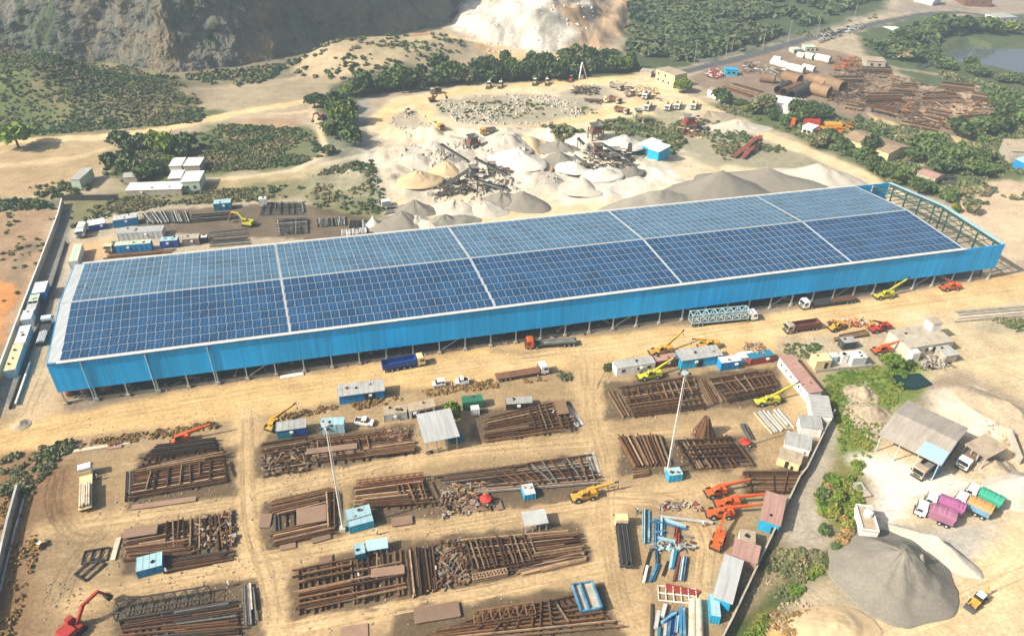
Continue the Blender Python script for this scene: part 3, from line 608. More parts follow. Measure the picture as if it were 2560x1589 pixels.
tyre_tracks([([(-118.5,124.3), (-92.2,134.4), (-54.7,145.7), (-12.9,155.5), (32.7,166.1), (83.4,180.0), (160.8,201.1)], 7, 1.8), ([(-63.1,135.1), (-58.5,119.0), (-52.5,101.3), (-44.5,86.6), (-40.4,77.1)], 3, .9), ([(20.0,158.2), (19.5,137.9), (20.8,118.2), (20.0,105.0), (20.3,91.6), (22.7,78.2)], 4, 1.5),
    ([(-55.3,109.2), (-37.9,115.6), (-19.2,121.9), (21.2,128.3)], 2, .8), ([(-50.4,93.1), (-30.1,98.1), (-9.5,102.8), (19.5,109.6), (38.8,112.4)], 3, .9), ([(-41.9,77.2), (-23.5,82.6), (-0.6,87.9), (19.7,93.5)], 2, .8), ([(-92.9,99.4), (-78.5,103.2), (-56.5,107.4)], 2, .9), ([(-78.9,83.3), (-63.7,87.6), (-49.0,91.2)], 2, .9),
    ([(20.2,127.6), (38.4,131.1), (64.2,134.7)], 2, .8), ([(-98.4,116.8), (-96.7,108.3), (-91.2,99.5), (-83.3,95.5), (-79.1,100.8)], 3, 1.6), ([(-82.3,82.3), (-83.8,91.5), (-81.3,101.8)], 2, 1.4), ([(7.0,152.4), (17.2,141.0), (19.8,123.4)], 1, 1), ([(18.8,110.8), (34.8,109.9), (40.3,102.2), (35.8,88.1)], 3, 1.4),
    ([(44.0,164.5), (26.0,156.5), (20.3,141.0)], 2, 1.2), ([(67.3,80.0), (80.8,84.5), (101.7,96.1)], 3, 2), ([(85.3,111.0), (96.1,114.9), (111.9,120.2)], 2, 1.5), ([(125.5,181.2), (127.2,162.9), (134.2,154.0)], 3, 3), ([(-114.8,131.6), (-120.0,150.8), (-126.5,169.7)], 1, .4)])
def flat_poly(name, pts, z, m, label):
    me = bpy.data.meshes.new(name); me.from_pydata([(p[0], p[1], z) for p in pts], [], [tuple(range(len(pts)))])
    me.materials.append(MATS[m]); return tag(link(name, me), label, None, None, 'structure')
flat_poly('pond_water', [(p[0]*1.0, p[1]) for p in POND], -0.35, 'water_dark', 'small dark green pond by the concrete building')
flat_poly('lake_water', LAKE, -0.8, 'water_lake', 'pale grey lake behind the pipe yard')

# ------------------------------------------------------------------ quarry wall
def quarry_cliff():
    path = [(-640, 470), (-430, 440), (-335, 436), (-255, 432), (-190, 414), (-158, 432), (-132, 458), (-108, 488), (-72, 520), (-44, 548), (-30, 600)]
    P = np.array(path, dtype=float); seg = np.hypot(*np.diff(P, axis=0).T); s = np.concatenate([[0], np.cumsum(seg)])
    n = 900; m = 100; t = np.linspace(0, s[-1], n)
    bx = np.interp(t, s, P[:, 0]); by = np.interp(t, s, P[:, 1])
    ker = np.ones(25)/25
    bx = np.convolve(np.pad(bx, 12, mode='edge'), ker, 'valid'); by = np.convolve(np.pad(by, 12, mode='edge'), ker, 'valid')
    tx = np.gradient(bx); ty = np.gradient(by); l = np.hypot(tx, ty); nxv, nyv = ty/l, -tx/l        # towards the pit
    U, K = np.meshgrid(t, np.linspace(0, 1, m)); hgt = 78.0
    z = -3 + K*hgt
    lean = 0.42 + 0.55*sstep(260, 120, U) + 0.25*sstep(640, 760, U)       # gentler at both ends
    Kb = K*5 + 0.9*fbm(U, K*20, 60, 4, 200); bench = 5*(np.floor(Kb) + sstep(0.75, 1.0, Kb % 1.0))/4.0
    back = K*hgt*lean*0.8 + bench
    big = 10*fbm(U, z*0.4, 46, 3, 201); mid = 6.0*fbm(U*.8+z*.5, z*0.7-U*.25, 15, 5, 202); fine = 3.4*fbm(U+z*.6, z*1.1, 6.0, 5, 203)
    off = -back + big + mid + fine
    X = bx[None, :] + nxv[None, :]*off; Y = by[None, :] + nyv[None, :]*off
    z = z + 2.0*fbm(U, z, 6, 3, 204)
    V = np.stack([X.ravel(), Y.ravel(), z.ravel()], 1)
    back_row = np.stack([bx - nxv*500, by - nyv*500, np.full(n, 95.0)], 1)
    V = np.concatenate([V, back_row])
    q = (np.arange(m)[:, None]*n + np.arange(n-1)[None, :]).ravel()
    Fq = np.stack([q, q+1, q+n+1, q+n], 1)
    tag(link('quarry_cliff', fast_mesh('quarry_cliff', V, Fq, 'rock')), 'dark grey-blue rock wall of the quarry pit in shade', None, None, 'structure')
quarry_cliff()

# ------------------------------------------------------------------ the long shed with the solar roof
WO = (-108.35, 137.06)
EU = np.array([260.49, 67.79]); EU /= np.linalg.norm(EU)
EV = np.array([-16.46, 46.2]); EV /= np.linalg.norm(EV)
WL, WD, ZE, ZR, ZF = 269.0, 49.0, 12.7, 14.55, 4.3
shed = thing('warehouse', 'very long blue-clad shed with solar panels covering its low roof', 'warehouse', WO)
def wp(u, v, z): return (EU[0]*u+EV[0]*v, EU[1]*u+EV[1]*v, z)
def roof_z(v): return ZE + (ZR-ZE)*(1-abs(v-24.5)/24.5)
def wbox(mb, u0, u1, v0, v1, z0, z1):
    vs = [wp(u, v, z) for z in (z0, z1) for (u, v) in ((u0, v0), (u1, v0), (u1, v1), (u0, v1))]
    return mb.add(vs, [(3,2,1,0), (4,5,6,7), (0,1,5,4), (1,2,6,5), (2,3,7,6), (3,0,4,7)])
def slope_slab(mb, u0, u1, v0, v1, lift, th):
    a = [wp(u, v, roof_z(v)+lift) for (u, v) in ((u0, v0), (u1, v0), (u1, v1), (u0, v1))]
    b = [(p[0], p[1], p[2]-th) for p in a]
    return mb.add(b+a, [(3,2,1,0), (4,5,6,7), (0,1,5,4), (1,2,6,5), (2,3,7,6), (3,0,4,7)])
UEND = 254.6
# roof slopes in sheets
for v0, v1 in ((0.35, 24.5), (24.5, 48.8)):
    slope_slab(MB(), 0.1, UEND, v0, v1, 0.0, 0.10).build('roof_slope', 'shed_roof_sheet', shed)
slope_slab(slope_slab(MB(), 0.1, UEND, 24.25, 24.495, 0.10, 0.08), 0.1, UEND, 24.505, 24.75, 0.10, 0.08).build('ridge_cap', 'galvanised', shed)
# long cladding bands, cut in sheets of three bays with open joints
rc = random.Random(4)
for i in range(38):
    wbox(MB(), i*WL/38+.012, (i+1)*WL/38-.012, -0.02+rc.uniform(-.02, .02), 0.22, ZF+rc.uniform(-.05, .05), ZE-0.05).build('cladding_sheet', 'blue_cladding', shed)
wbox(MB(), 0, WL, WD-0.2, WD, ZF, ZE-0.05).build('back_cladding', 'blue_cladding', shed)
for u0, u1, zb in ((-0.16, -0.005, ZF), (WL+0.005, WL+0.16, ZE-1.7)):
    pts = [(0.0, zb), (WD, zb), (WD, ZE-0.05), (24.5, ZR+0.05), (0.0, ZE-0.05)]
    if zb > ZF: pts = [(0.0, zb), (24.5, zb+ZR-ZE), (WD, zb), (WD, ZE-0.05), (24.5, ZR+0.05), (0.0, ZE-0.05)]
    n_ = len(pts)
    a = [wp(u0, v, z) for v, z in pts]; b = [wp(u1, v, z) for v, z in pts]
    MB().add(a+b, [tuple(range(n_))[::-1], tuple(range(n_, 2*n_))] + [(i, (i+1) % n_, n_+(i+1) % n_, n_+i) for i in range(n_)]).build('gable_cladding', 'blue_cladding' if zb == ZF else 'pale_blue', shed)
# eave gutter, dark drip edge under it
wbox(MB(), 2.0, UEND, -0.45, 0.40, ZE+0.02, ZE+0.20).build('gutter', 'gutter_white', shed)
wbox(MB(), 0, UEND, -0.30, 0.30, ZE-0.22, ZE-0.055).build('drip_edge', 'dark_steel', shed)
wbox(MB(), 2.0, UEND, WD-0.1, WD+0.4, ZE+0.02, ZE+0.18).build('gutter', 'gutter_white', shed)
# columns on concrete feet, both long sides and a middle row
colm = MB().box((0, 0, 6.2), (0.30, 0.42, 12.4)).mesh('column', 'galvanised')
footm = MB().box((0, 0, 0.35), (0.9, 0.9, 0.7)).mesh('footing', 'concrete')
aw = math.atan2(EU[1], EU[0])
for v in (0.55, WD-0.55):
    for i in range(39):
        u = 0.35 + i*(WL-0.7)/38
        c = link('column', colm, shed); c.location = wp(u, v, 0); c.rotation_euler.z = aw
        f = link('footing', footm, c)
midm = MB().box((0, 0, 7.1), (0.35, 0.45, 14.2)).mesh('column', 'dark_steel')
for i in range(0, 39, 2):
    c = link('column', midm, shed); c.location = wp(0.35+i*(WL-0.7)/38, 24.5, 0); c.rotation_euler.z = aw
# rafters under the sheets and in the uncovered end bay
for i in range(39):
    u = 0.35 + i*(WL-0.7)/38
    mb = MB()
    drop = 0.42
    for v0, v1 in ((0.6, 24.5), (24.5, WD-0.6)):
        mb.bar(wp(u, v0, roof_z(v0)-drop), wp(u, v1, roof_z(v1)-drop), 0.22, 0.5)
    mb.build('rafter', 'frame_green', shed)
# cross bracing in a few bays, floor beam along the foot
mb = MB()
for i in (6, 13, 20, 27, 30, 34):
    u0 = 0.35 + i*(WL-0.7)/38; u1 = u0 + (WL-0.7)/38
    mb.bar(wp(u0, 0.5, 0.8), wp(u1, 0.5, 5.2), 0.14)
mb.build('bracing', 'galvanised', shed)['kind'] = 'stuff'
wbox(MB(), 1, WL-1, 0.9, 1.5, 0.02, 0.55).build('plinth', 'concrete', shed)
wbox(MB(), 1, WL-1, WD-1.5, WD-0.9, 0.02, 0.55).build('plinth', 'concrete', shed)
# downpipes at the left end
for i in (1, 3, 5):
    u = 0.35 + i*(WL-0.7)/38
    MB().cyl(wp(u-0.4, -0.28, ZE-0.25), wp(u-0.4, -0.22, 0.3), 0.13, n=8).build('downpipe', 'pale_blue', shed)
# uncovered end bay: purlins, parapet strip, standing posts and the end truss
mb = MB()
for k in range(1, 16):
    v = 0.6 + k*(WD-1.2)/16
    mb.bar(wp(UEND+0.3, v, roof_z(v)-0.12), wp(WL-0.3, v, roof_z(v)-0.12), 0.16, 0.2)
mb.build('purlins', 'frame_green', shed)['kind'] = 'stuff'
slope_slab(slope_slab(MB(), WL-1.3, WL+0.3, 0.0, 24.495, 0.12, 0.08), WL-1.3, WL+0.3, 24.505, WD, 0.12, 0.08).build('parapet_strip', 'pale_blue', shed)
for u, zt, zb in ((UEND+0.5, -0.3, -2.0), (WL-1.2, -0.5, -2.4)):
    mb = MB(); n = 20
    for k in range(n):
        v0 = 0.8 + k*(WD-1.6)/n; v1 = 0.8 + (k+1)*(WD-1.6)/n
        mb.bar(wp(u, v0, roof_z(v0)+zt), wp(u, v1, roof_z(v1)+zt), 0.2); mb.bar(wp(u, v0, roof_z(v0)+zb), wp(u, v1, roof_z(v1)+zb), 0.2)
        a, b = (zt, zb) if k % 2 else (zb, zt)
        mb.bar(wp(u, v0, roof_z(v0)+a), wp(u, v1, roof_z(v1)+b), 0.13)
    mb.build('end_truss', 'frame_green', shed)
for k in range(8):
    v = 3 + k*6.1
    MB().bar(wp(WL-1.0, v, 0), wp(WL-1.0, v, roof_z(v)-0.1), 0.4).build('end_post', 'frame_green', shed)
wbox(MB(), WL-0.9, WL-0.5, 1, WD-1, 0.02, 1.2).build('end_plinth', 'concrete', shed)
wbox(MB(), UEND-0.6, UEND+0.2, 2, WD-2, 0.02, 0.9).build('inner_kerb', 'concrete', shed)
# walkways between the panel blocks
SECT = [(2.75, 54.75), (55.4, 107.25), (107.9, 160.6), (161.2, 214.8), (215.4, 253.6)]
for a, b in zip(SECT[:-1], SECT[1:]):
    for v0, v1 in ((0.6, 24.0), (25.0, 48.4)):
        slope_slab(MB(), a[1]+0.14, b[0]-0.14, v0, v1, 0.10, 0.09).build('walkway', 'shed_roof_sheet', shed)
# solar panels
def panel_mesh(lw, ld, th=0.05, gm='solar_glass'):
    me = bpy.data.meshes.new('solar_panel'); x, y = lw/2, ld/2
    vs = [(-x,-y,-th), (x,-y,-th), (x,y,-th), (-x,y,-th), (-x,-y,0), (x,-y,0), (x,y,0), (-x,y,0)]
    fs = [(4,5,6,7), (0,1,5,4), (1,2,6,5), (2,3,7,6), (3,0,4,7)]
    me.from_pydata(vs, [], fs); me.materials.append(MATS[gm]); me.materials.append(MATS['galvanised'])
    uv = me.uv_layers.new(name='UVMap')
    for p in me.polygons:
        for li, q in zip(p.loop_indices, ((0,0), (1,0), (1,1), (0,1))): uv.data[li].uv = q
        p.material_index = 0 if p.index == 0 else 1
    return me
cells = []
for s0, s1 in SECT:
    n = round((s1-s0)/2.06); du = (s1-s0)/n
    for i in range(n):
        u = s0 + (i+0.5)*du
        for side in (0, 1):
            for r in range(7):
                v = (0.55 + (r+0.5)*3.36) if side == 0 else (24.78 + (r+0.5)*3.36)
                cells.append((u, v, du))
PW, PDEP = 1.975, 3.18
pm = panel_mesh(PW, PDEP); pm2 = panel_mesh(PW, PDEP, gm='solar_glass_skylit')
def panel_frame(u, v):
    sgn = 1 if v < 24.5 else -1
    zx = Vector((EU[0], EU[1], 0)); t = Vector((EV[0], EV[1], sgn*(ZR-ZE)/24.5)).normalized()
    nz = zx.cross(t).normalized()
    return zx, t, nz
def cam_d(u, v): x, y, _ = wp(u, v, 0); return math.hypot(WO[0]+x, WO[1]+y)
cells.sort(key=lambda c: cam_d(c[0], c[1]) + (25 if c[1] > 24.5 else 0))
for u, v, du in cells[:300]:
    zx, t, nz = panel_frame(u, v)
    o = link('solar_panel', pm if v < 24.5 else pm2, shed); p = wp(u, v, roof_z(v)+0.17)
    m4 = Matrix.Identity(4)
    ty = nz.cross(zx)
    for r in range(3): m4[r][0] = zx[r]; m4[r][1] = ty[r]; m4[r][2] = nz[r]; m4[r][3] = p[r]
    o.matrix_local = m4
vs, fs, uvs = [], [], []
for u, v, du in cells[300:]:
    k = len(vs)
    q = [wp(u+a*PW/2, v+b*PDEP/2, roof_z(v+b*PDEP/2)+0.17) for a, b in ((-1,-1), (1,-1), (1,1), (-1,1))]
    lo = [(p[0], p[1], p[2]-0.05) for p in q]
    vs += lo + q
    fs += [(k+4,k+5,k+6,k+7), (k,k+1,k+5,k+4), (k+1,k+2,k+6,k+5), (k+2,k+3,k+7,k+6), (k+3,k,k+4,k+7)]
me = fast_mesh('solar_panels', np.array(vs), np.array(fs), 'solar_glass'); me.materials.append(MATS['galvanised']); me.materials.append(MATS['solar_glass_skylit'])
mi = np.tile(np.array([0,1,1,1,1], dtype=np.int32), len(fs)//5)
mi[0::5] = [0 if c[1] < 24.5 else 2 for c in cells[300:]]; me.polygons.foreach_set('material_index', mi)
uvl = me.uv_layers.new(name='UVMap'); uvl.data.foreach_set('uv', np.tile(np.array([0,0,1,0,1,1,0,1], dtype=np.float32), len(fs)))
o = link('solar_panels', me, shed); o['kind'] = 'stuff'; o['label'] = 'dark blue solar panels over the farther bays'

# ------------------------------------------------------------------ cabins, sheds, containers, houses
def cabin(name, label, cat, A, B, depth, h, wall, roof, kind='flat', doors=(), wins=(), over=0.15, rise=None, group=None, base=0.0, openf=False, endwin=()):
    """A-B: foot of the wall that faces the viewer, left to right; depth goes away from it"""
    rz = ang(A, B); L = dist(A, B)
    t = thing(name, label, cat, (A[0], A[1], base), rz, group)
    D = depth; rise = rise if rise is not None else (0.0 if kind == 'flat' else 0.16*D)
    if openf:       # posts and a back wall only
        for k in range(4):
            for y in (0.2, D-0.2):
                x = 0.2 + k*(L-0.4)/3
                MB().box((x, y, h/2), (0.2, 0.2, h)).build('post', 'galvanised', t)
    elif kind == 'gable':          # ridge along the length
        prof = [(0, 0), (D, 0), (D, h), (D/2, h+rise), (0, h)]
        MB().add([(0, p[0], p[1]) for p in prof] + [(L, p[0], p[1]) for p in prof],
                 [(0,1,2,3,4)[::-1], (5,6,7,8,9)] + [(i, (i+1) % 5, 5+(i+1) % 5, 5+i) for i in range(5)]).build('wall', wall, t)
    elif kind == 'mono':
        prof = [(0, 0), (D, 0), (D, h+rise), (0, h)]
        MB().add([(0, p[0], p[1]) for p in prof] + [(L, p[0], p[1]) for p in prof],
                 [(3,2,1,0), (4,5,6,7)] + [(i, (i+1) % 4, 4+(i+1) % 4, 4+i) for i in range(4)]).build('wall', wall, t)
    else:
        MB().box((L/2, D/2, h/2), (L, D, h)).build('wall', wall, t)
    o = over; e = 0.03
    if kind == 'gable':
        for y0, z0, y1, z1 in ((-o, h-o*2*rise/D+e, D/2, h+rise+e), (D+o, h-o*2*rise/D+e, D/2, h+rise+e)):
            a = [(-o, y0, z0), (L+o, y0, z0), (L+o, y1, z1), (-o, y1, z1)]
            b = [(p[0], p[1], p[2]+0.08) for p in a]
            MB().add(a+b, [(3,2,1,0), (4,5,6,7), (0,1,5,4), (1,2,6,5), (2,3,7,6), (3,0,4,7)]).build('roof', roof, t)
    else:
        a = [(-o, -o, h+e), (L+o, -o, h+e), (L+o, D+o, h+rise+e), (-o, D+o, h+rise+e)]
        b = [(p[0], p[1], p[2]+0.09) for p in a]
        MB().add(a+b, [(3,2,1,0), (4,5,6,7), (0,1,5,4), (1,2,6,5), (2,3,7,6), (3,0,4,7)]).build('roof', roof, t)
    if not openf and A[1] < 260 and kind != 'gable':
        sm = MB(); q = max(2, int(L/1.1))
        for i in range(q+1):
            x = -o + i*(L+2*o)/q; sm.bar((x, -o+.02, h+e+.1), (x, D+o-.02, h+rise+e+.1), .05, .07)
        sm.build('roof_seams', roof, t)['kind'] = 'stuff'
        rr = random.Random(int(A[0]*3+A[1]*7))
        for i in range(rr.randint(0, 3)):
            x, y = rr.uniform(.15, .85)*L, rr.uniform(.2, .8)*D
            MB().box((x, y, h+rise*y/D+.28), (rr.uniform(.3, .8), rr.uniform(.3, .6), .3), rr.uniform(0, 3)).build('roof_weight', rr.choice(('concrete', 'rust_b', 'black_rubber')), t)
        if L > 5: MB().box((L*rr.uniform(.2, .8), -.25, h*.7), (.8, .45, .5)).build('cooling_unit', 'white_paint', t)
    for (x, w, hh) in doors:
        MB().box((x*L, -0.02, hh/2), (w, 0.08, hh)).build('door', 'opening', t)
    for (x, w, zc, hh) in wins:
        f = MB().box((x*L, -0.02, zc), (w, 0.07, hh)).build('window', 'glass_dark', t)
        MB().box((x*L, -0.05, zc-hh/2-0.05), (w+0.15, 0.14, 0.07)).build('sill', 'concrete', f)
    for (y, w, zc, hh) in endwin:
        MB().box((-0.02, y*D, zc), (0.07, w, hh)).build('window', 'glass_dark', t)
    return t
def container(label, A, B, depth, h, wall, roof='grey_roof', doors=(), group=None, name='shipping_container', cat='container', endd=True):
    t = cabin(name, label, cat, A, B, depth, h, wall, roof, 'flat', doors, over=0.02, group=group)
    L = dist(A, B)
    n = max(3, int(L/1.5)); mb = MB()
    for k in range(n+1): mb.box((k*L/n, -0.03, h/2), (0.09, 0.07, h-0.1))
    mb.build('wall_ribs', wall, t)['kind'] = 'stuff'
    if endd:
        d = MB().box((-0.03, depth/2, h/2), (0.06, depth-0.3, h-0.3)).build('end_door', wall, t)
        MB().bar((-0.08, depth*0.5, 0.3), (-0.08, depth*0.5, h-0.3), 0.06).build('lock_bar', 'galvanised', d)
    return t

# ------------------------------------------------------------------ vehicles and machines
_w = {}
def wheel(parent, x, y, r, w=0.32, n=12):
    k = (r, w)
    if k not in _w:
        _w[k] = (MB().cyl((0, -w/2, 0), (0, w/2, 0), r, n=n).mesh('wheel', 'black_rubber'),
                 MB().cyl((0, -w/2-0.02, 0), (0, w/2+0.02, 0), r*0.5, n=8).mesh('rim', 'galvanised'))
    o = link('wheel', _w[k][0], parent); o.location = (x, y, r)
    link('rim', _w[k][1], o)
    return o
def lorry_cab(t, L, col, w=2.5, h=2.9, cl=2.1):
    x0 = L-cl
    prof = [(x0, 0.75), (L-0.05, 0.75), (L, 1.0), (L, 1.75), (L-0.28, h-0.25), (L-0.5, h), (x0+0.1, h), (x0, h-0.15)]
    c = MB().prism(prof, -w/2, w/2).build('cab', col, t)
    MB().add([(L+0.015, -w/2+0.12, 1.72), (L+0.015, w/2-0.12, 1.72), (L-0.25, w/2-0.16, h-0.3), (L-0.25, -w/2+0.16, h-0.3)], [(0,1,2,3)]).build('windscreen', 'glass_dark', c)
    for s in (-1, 1):
        MB().box((x0+1.25, s*(w/2+0.01), 2.05), (1.0, 0.04, 0.7)).build('side_window', 'glass_dark', c)
        MB().box((L-0.1, s*(w/2+0.2), 2.0), (0.12, 0.25, 0.5)).build('mirror', 'dark_steel', c)
    MB().box((L+0.03, 0, 0.65), (0.3, w, 0.4)).build('bumper', 'dark_steel', c)
    MB().box((L+0.02, 0, 1.3), (0.06, w*0.6, 0.5)).build('grille', 'dark_steel', c)
    return c
def truck(label, A, B, cab='white_paint', kind='flatbed', body='dark_steel', tarp=None, axles=None, group=None, w=2.5, side=1.3, name='truck', cat='truck', base=0.0):
    """A rear, B front on the ground, along the middle line"""
    L = dist(A, B)
    t = thing(name, label, cat, (A[0], A[1], base), ang(A, B), group)
    lorry_cab(t, L, cab, w)
    MB().box((L/2-0.3, 0, 0.85), (L-1.0, 0.9, 0.28)).build('chassis', 'dark_steel', t)
    bl = L-2.45; z0 = 1.15
    if kind == 'flatbed':
        MB().box((bl/2, 0, z0), (bl, w, 0.22)).build('trailer_deck', body, t)
        MB().box((bl-0.06, 0, z0+0.6), (0.12, w, 1.0)).build('headboard', body, t)
    elif kind == 'tipper':
        mb = MB()
        mb.box((bl/2, 0, z0+0.05), (bl, w, 0.15))
        for s in (-1, 1): mb.box((bl/2, s*(w/2-0.05), z0+side/2+0.13), (bl, 0.1, side))
        mb.box((0.05, 0, z0+side/2+0.13), (0.1, w-0.2, side)); mb.box((bl-0.05, 0, z0+side/2+0.25), (0.1, w-0.2, side+0.25))
        b = mb.build('tipper_body', body, t)
        r = MB()
        for k in range(6):
            for s in (-1, 1): r.box(((k+0.5)*bl/6, s*(w/2+0.04), z0+side/2+0.1), (0.12, 0.08, side))
        r.build('body_ribs', body, b)['kind'] = 'stuff'
    elif kind == 'cargo':
        prof = [(-w/2, z0+side), (-w/2*0.92, z0+side+0.28), (0, z0+side+0.5), (w/2*0.92, z0+side+0.28), (w/2, z0+side)]
        MB().box((bl/2, 0, z0+side/2), (bl, w, side)).build('load_body', body, t)
        r = MB()
        for k in range(9):
            for s in (-1, 1): r.box((0.1+k*(bl-0.2)/8, s*(w/2+0.04), z0+side/2), (0.1, 0.08, side))
        r.build('side_posts', body, t)['kind'] = 'stuff'
        n = 14; V = []; Fs = []
        rr = random.Random(int(A[0]*10))
        for i in range(n+1):
            x = -0.12 + i*(bl+0.24)/n; sag = rr.uniform(-0.09, 0.09)
            for (y, z) in [(-w/2-0.07, z0+side-0.45)] + prof + [(w/2+0.07, z0+side-0.45)]:
                V.append((x, y, z + (sag if abs(y) < w/2 else 0)))
        for i in range(n):
            for j in range(6): a = i*7+j; Fs.append((a, a+1, a+8, a+7))
        Fs += [tuple(range(6, -1, -1)), tuple(n*7+j for j in range(7))]
        MB().add(V, Fs).build('tarpaulin', tarp, t)
    if axles is None:
        axles = [L-1.2] + ([L-3.0] if L > 9 else []) + ([1.0, 2.3, 3.6] if L > 11 else [1.0, 2.3])
    for x in axles:
        for s in (-1, 1): wheel(t, x, s*(w/2-0.18), 0.5)
    return t
def load_bars(t, x0, x1, n, z, size, m, w=2.1, seed=1, name='load_bar'):
    rr = random.Random(seed)
    for k in range(n):
        y = -w/2 + (k+0.5)*w/n; a = x0+rr.uniform(0, 0.6); b = x1-rr.uniform(0, 0.8)
        MB().box(((a+b)/2, y, z+size/2), (b-a, w/n*0.7, size*rr.uniform(0.6, 1.2))).build(name, m, t)

def mobile_crane(label, A, B, col, boom=9.0, el=18.0, az=0.0, group=None, weight='dark_steel', base=0.0, back=False):
    """pick-and-carry crane; A rear, B front of the chassis"""
    L = dist(A, B)
    t = thing('mobile_crane', label, 'crane', (A[0], A[1], base), ang(A, B), group)
    MB().prism([(0, 0.7), (L, 0.7), (L, 1.05), (L*0.55, 1.35), (0.2, 1.45), (0, 1.3)], -1.0, 1.0).build('chassis', col, t)
    for x, r in ((L*0.2, 0.62), (L*0.78, 0.72)):
        for s in (-1, 1): wheel(t, x, s*1.05, r, 0.45)
    MB().prism([(0, 1.3), (1.9, 1.4), (1.75, 2.1), (0.2, 2.2), (-0.15, 1.9)], -0.95, 0.95).build('engine_cover', col, t)
    c = MB().prism([(L*0.42, 1.35), (L*0.42+1.5, 1.3), (L*0.42+1.35, 2.5), (L*0.42+1.1, 2.85), (L*0.42+0.05, 2.85)], 0.1, 1.1).build('cab', col, t)
    MB().box((L*0.42+0.75, 1.12, 2.25), (1.0, 0.04, 0.8)).build('side_window', 'glass_dark', c)
    MB().add([(L*0.42+1.47, 0.2, 1.75), (L*0.42+1.47, 1.0, 1.75), (L*0.42+1.3, 1.0, 2.6), (L*0.42+1.3, 0.2, 2.6)], [(0,1,2,3)]).build('windscreen', 'glass_dark', c)
    e = math.radians(el); a = math.radians(az); p0 = Vector((L*0.25, -0.35, 2.0))
    d = Vector((math.cos(e)*math.cos(a), math.cos(e)*math.sin(a), math.sin(e)))
    b = MB().bar(p0, p0+d*boom*0.55, 0.48, 0.58).build('boom', col, t)
    MB().bar(p0+d*boom*0.55, p0+d*boom*0.85, 0.36, 0.44).build('boom_section', col, b)
    MB().bar(p0+d*boom*0.85, p0+d*boom, 0.26, 0.32).build('boom_tip', weight, b)
    MB().cyl(p0+d*boom*0.12-Vector((0, 0, 0.9)), p0+d*boom*0.4-Vector((0, 0, 0.2)), 0.14, n=8).build('lift_ram', 'galvanised', t)
    tip = p0+d*boom
    hk = MB().cyl(tip-Vector((0, 0, 0.2)), tip-Vector((0, 0, min(1.6, tip.z*0.6))), 0.03, n=6); hk.box(tip-Vector((0, 0, min(1.7, tip.z*0.65))), (0.25, 0.2, 0.45))
    hk.build('hook_block', 'black_steel', t)
    MB().box((L+0.15, 0, 0.75), (0.3, 2.2, 0.35)).build('bumper', weight, t)
    return t
def excavator(label, P, heading, col, base=0.0):
    t = thing('excavator', label, 'excavator', (P[0], P[1], base), heading)
    for s in (-1, 1):
        MB().prism([(-1.9, 0.35), (-1.5, 0.0), (1.5, 0.0), (1.9, 0.35), (1.5, 0.8), (-1.5, 0.8)], s*1.2-0.3, s*1.2+0.3).build('track', 'black_rubber', t)
    MB().prism([(-2.1, 0.95), (1.3, 0.95), (1.3, 1.5), (0.2, 1.6), (0.1, 2.0), (-2.0, 2.0), (-2.25, 1.6)], -1.3, 1.3).build('upper_body', col, t)
    c = MB().prism([(-0.1, 1.5), (1.35, 1.5), (1.35, 2.2), (1.0, 2.95), (-0.1, 2.95)], 0.3, 1.25).build('cab', col, t)
    MB().box((0.6, 1.27, 2.35), (1.0, 0.04, 0.8)).build('side_window', 'glass_dark', c)
    b = MB().bar((1.0, -0.2, 1.6), (3.0, -0.2, 4.2), 0.5, 0.6); b.bar((3.0, -0.2, 4.2), (6.0, -0.2, 4.4), 0.45, 0.5)
    b.build('boom', col, t)
    s = MB().bar((5.9, -0.2, 4.7), (7.2, -0.2, 2.0), 0.35, 0.45).build('stick', 'dark_red', t)
    MB().prism([(6.6, 2.0), (7.6, 2.1), (7.9, 1.4), (7.5, 0.9), (6.8, 1.0)], -0.75, 0.35).build('bucket', 'black_steel', t)
    MB().cyl((1.5, 0.2, 1.5), (3.2, 0.1, 3.9), 0.11, n=8).build('lift_ram', 'galvanised', t)
    return t
def loader(label, P, heading, col='yellow_paint', s=1.0, group=None, base=0.0, name='wheel_loader'):
    t = thing(name, label, 'loader', (P[0], P[1], base), heading, group); t.scale = (s, s, s)
    for x, r in ((-1.2, 0.8), (1.3, 0.65)):
        for q in (-1, 1): wheel(t, x, q*0.95, r, 0.45)
    MB().prism([(-2.2, 0.8), (2.0, 0.8), (2.1, 1.3), (0.4, 1.6), (0.2, 1.7), (-2.1, 1.9)], -0.75, 0.75).build('body', col, t)
    c = MB().prism([(-1.1, 1.6), (0.6, 1.6), (0.45, 2.6), (-1.0, 2.6)], -0.7, 0.7).build('cab', 'glass_dark', t)
    MB().box((-0.3, 0, 2.72), (1.8, 1.55, 0.14)).build('cab_roof', 'white_paint', c)
    mb = MB()
    for q in (-1, 1): mb.bar((0.8, q*0.7, 1.5), (2.9, q*0.7, 0.7), 0.2, 0.3)
    mb.build('loader_arms', col, t)
    MB().prism([(2.8, 0.2), (3.7, 0.1), (3.2, 0.5), (3.0, 1.1), (2.8, 1.0)], -1.15, 1.15).build('bucket', 'dark_steel', t)
    mb = MB().bar((-2.1, 0, 1.4), (-2.9, 0, 3.3), 0.3); mb.bar((-2.9, 0, 3.3), (-3.7, 0, 1.7), 0.22)
    mb.build('rear_arm', col, t)
    return t
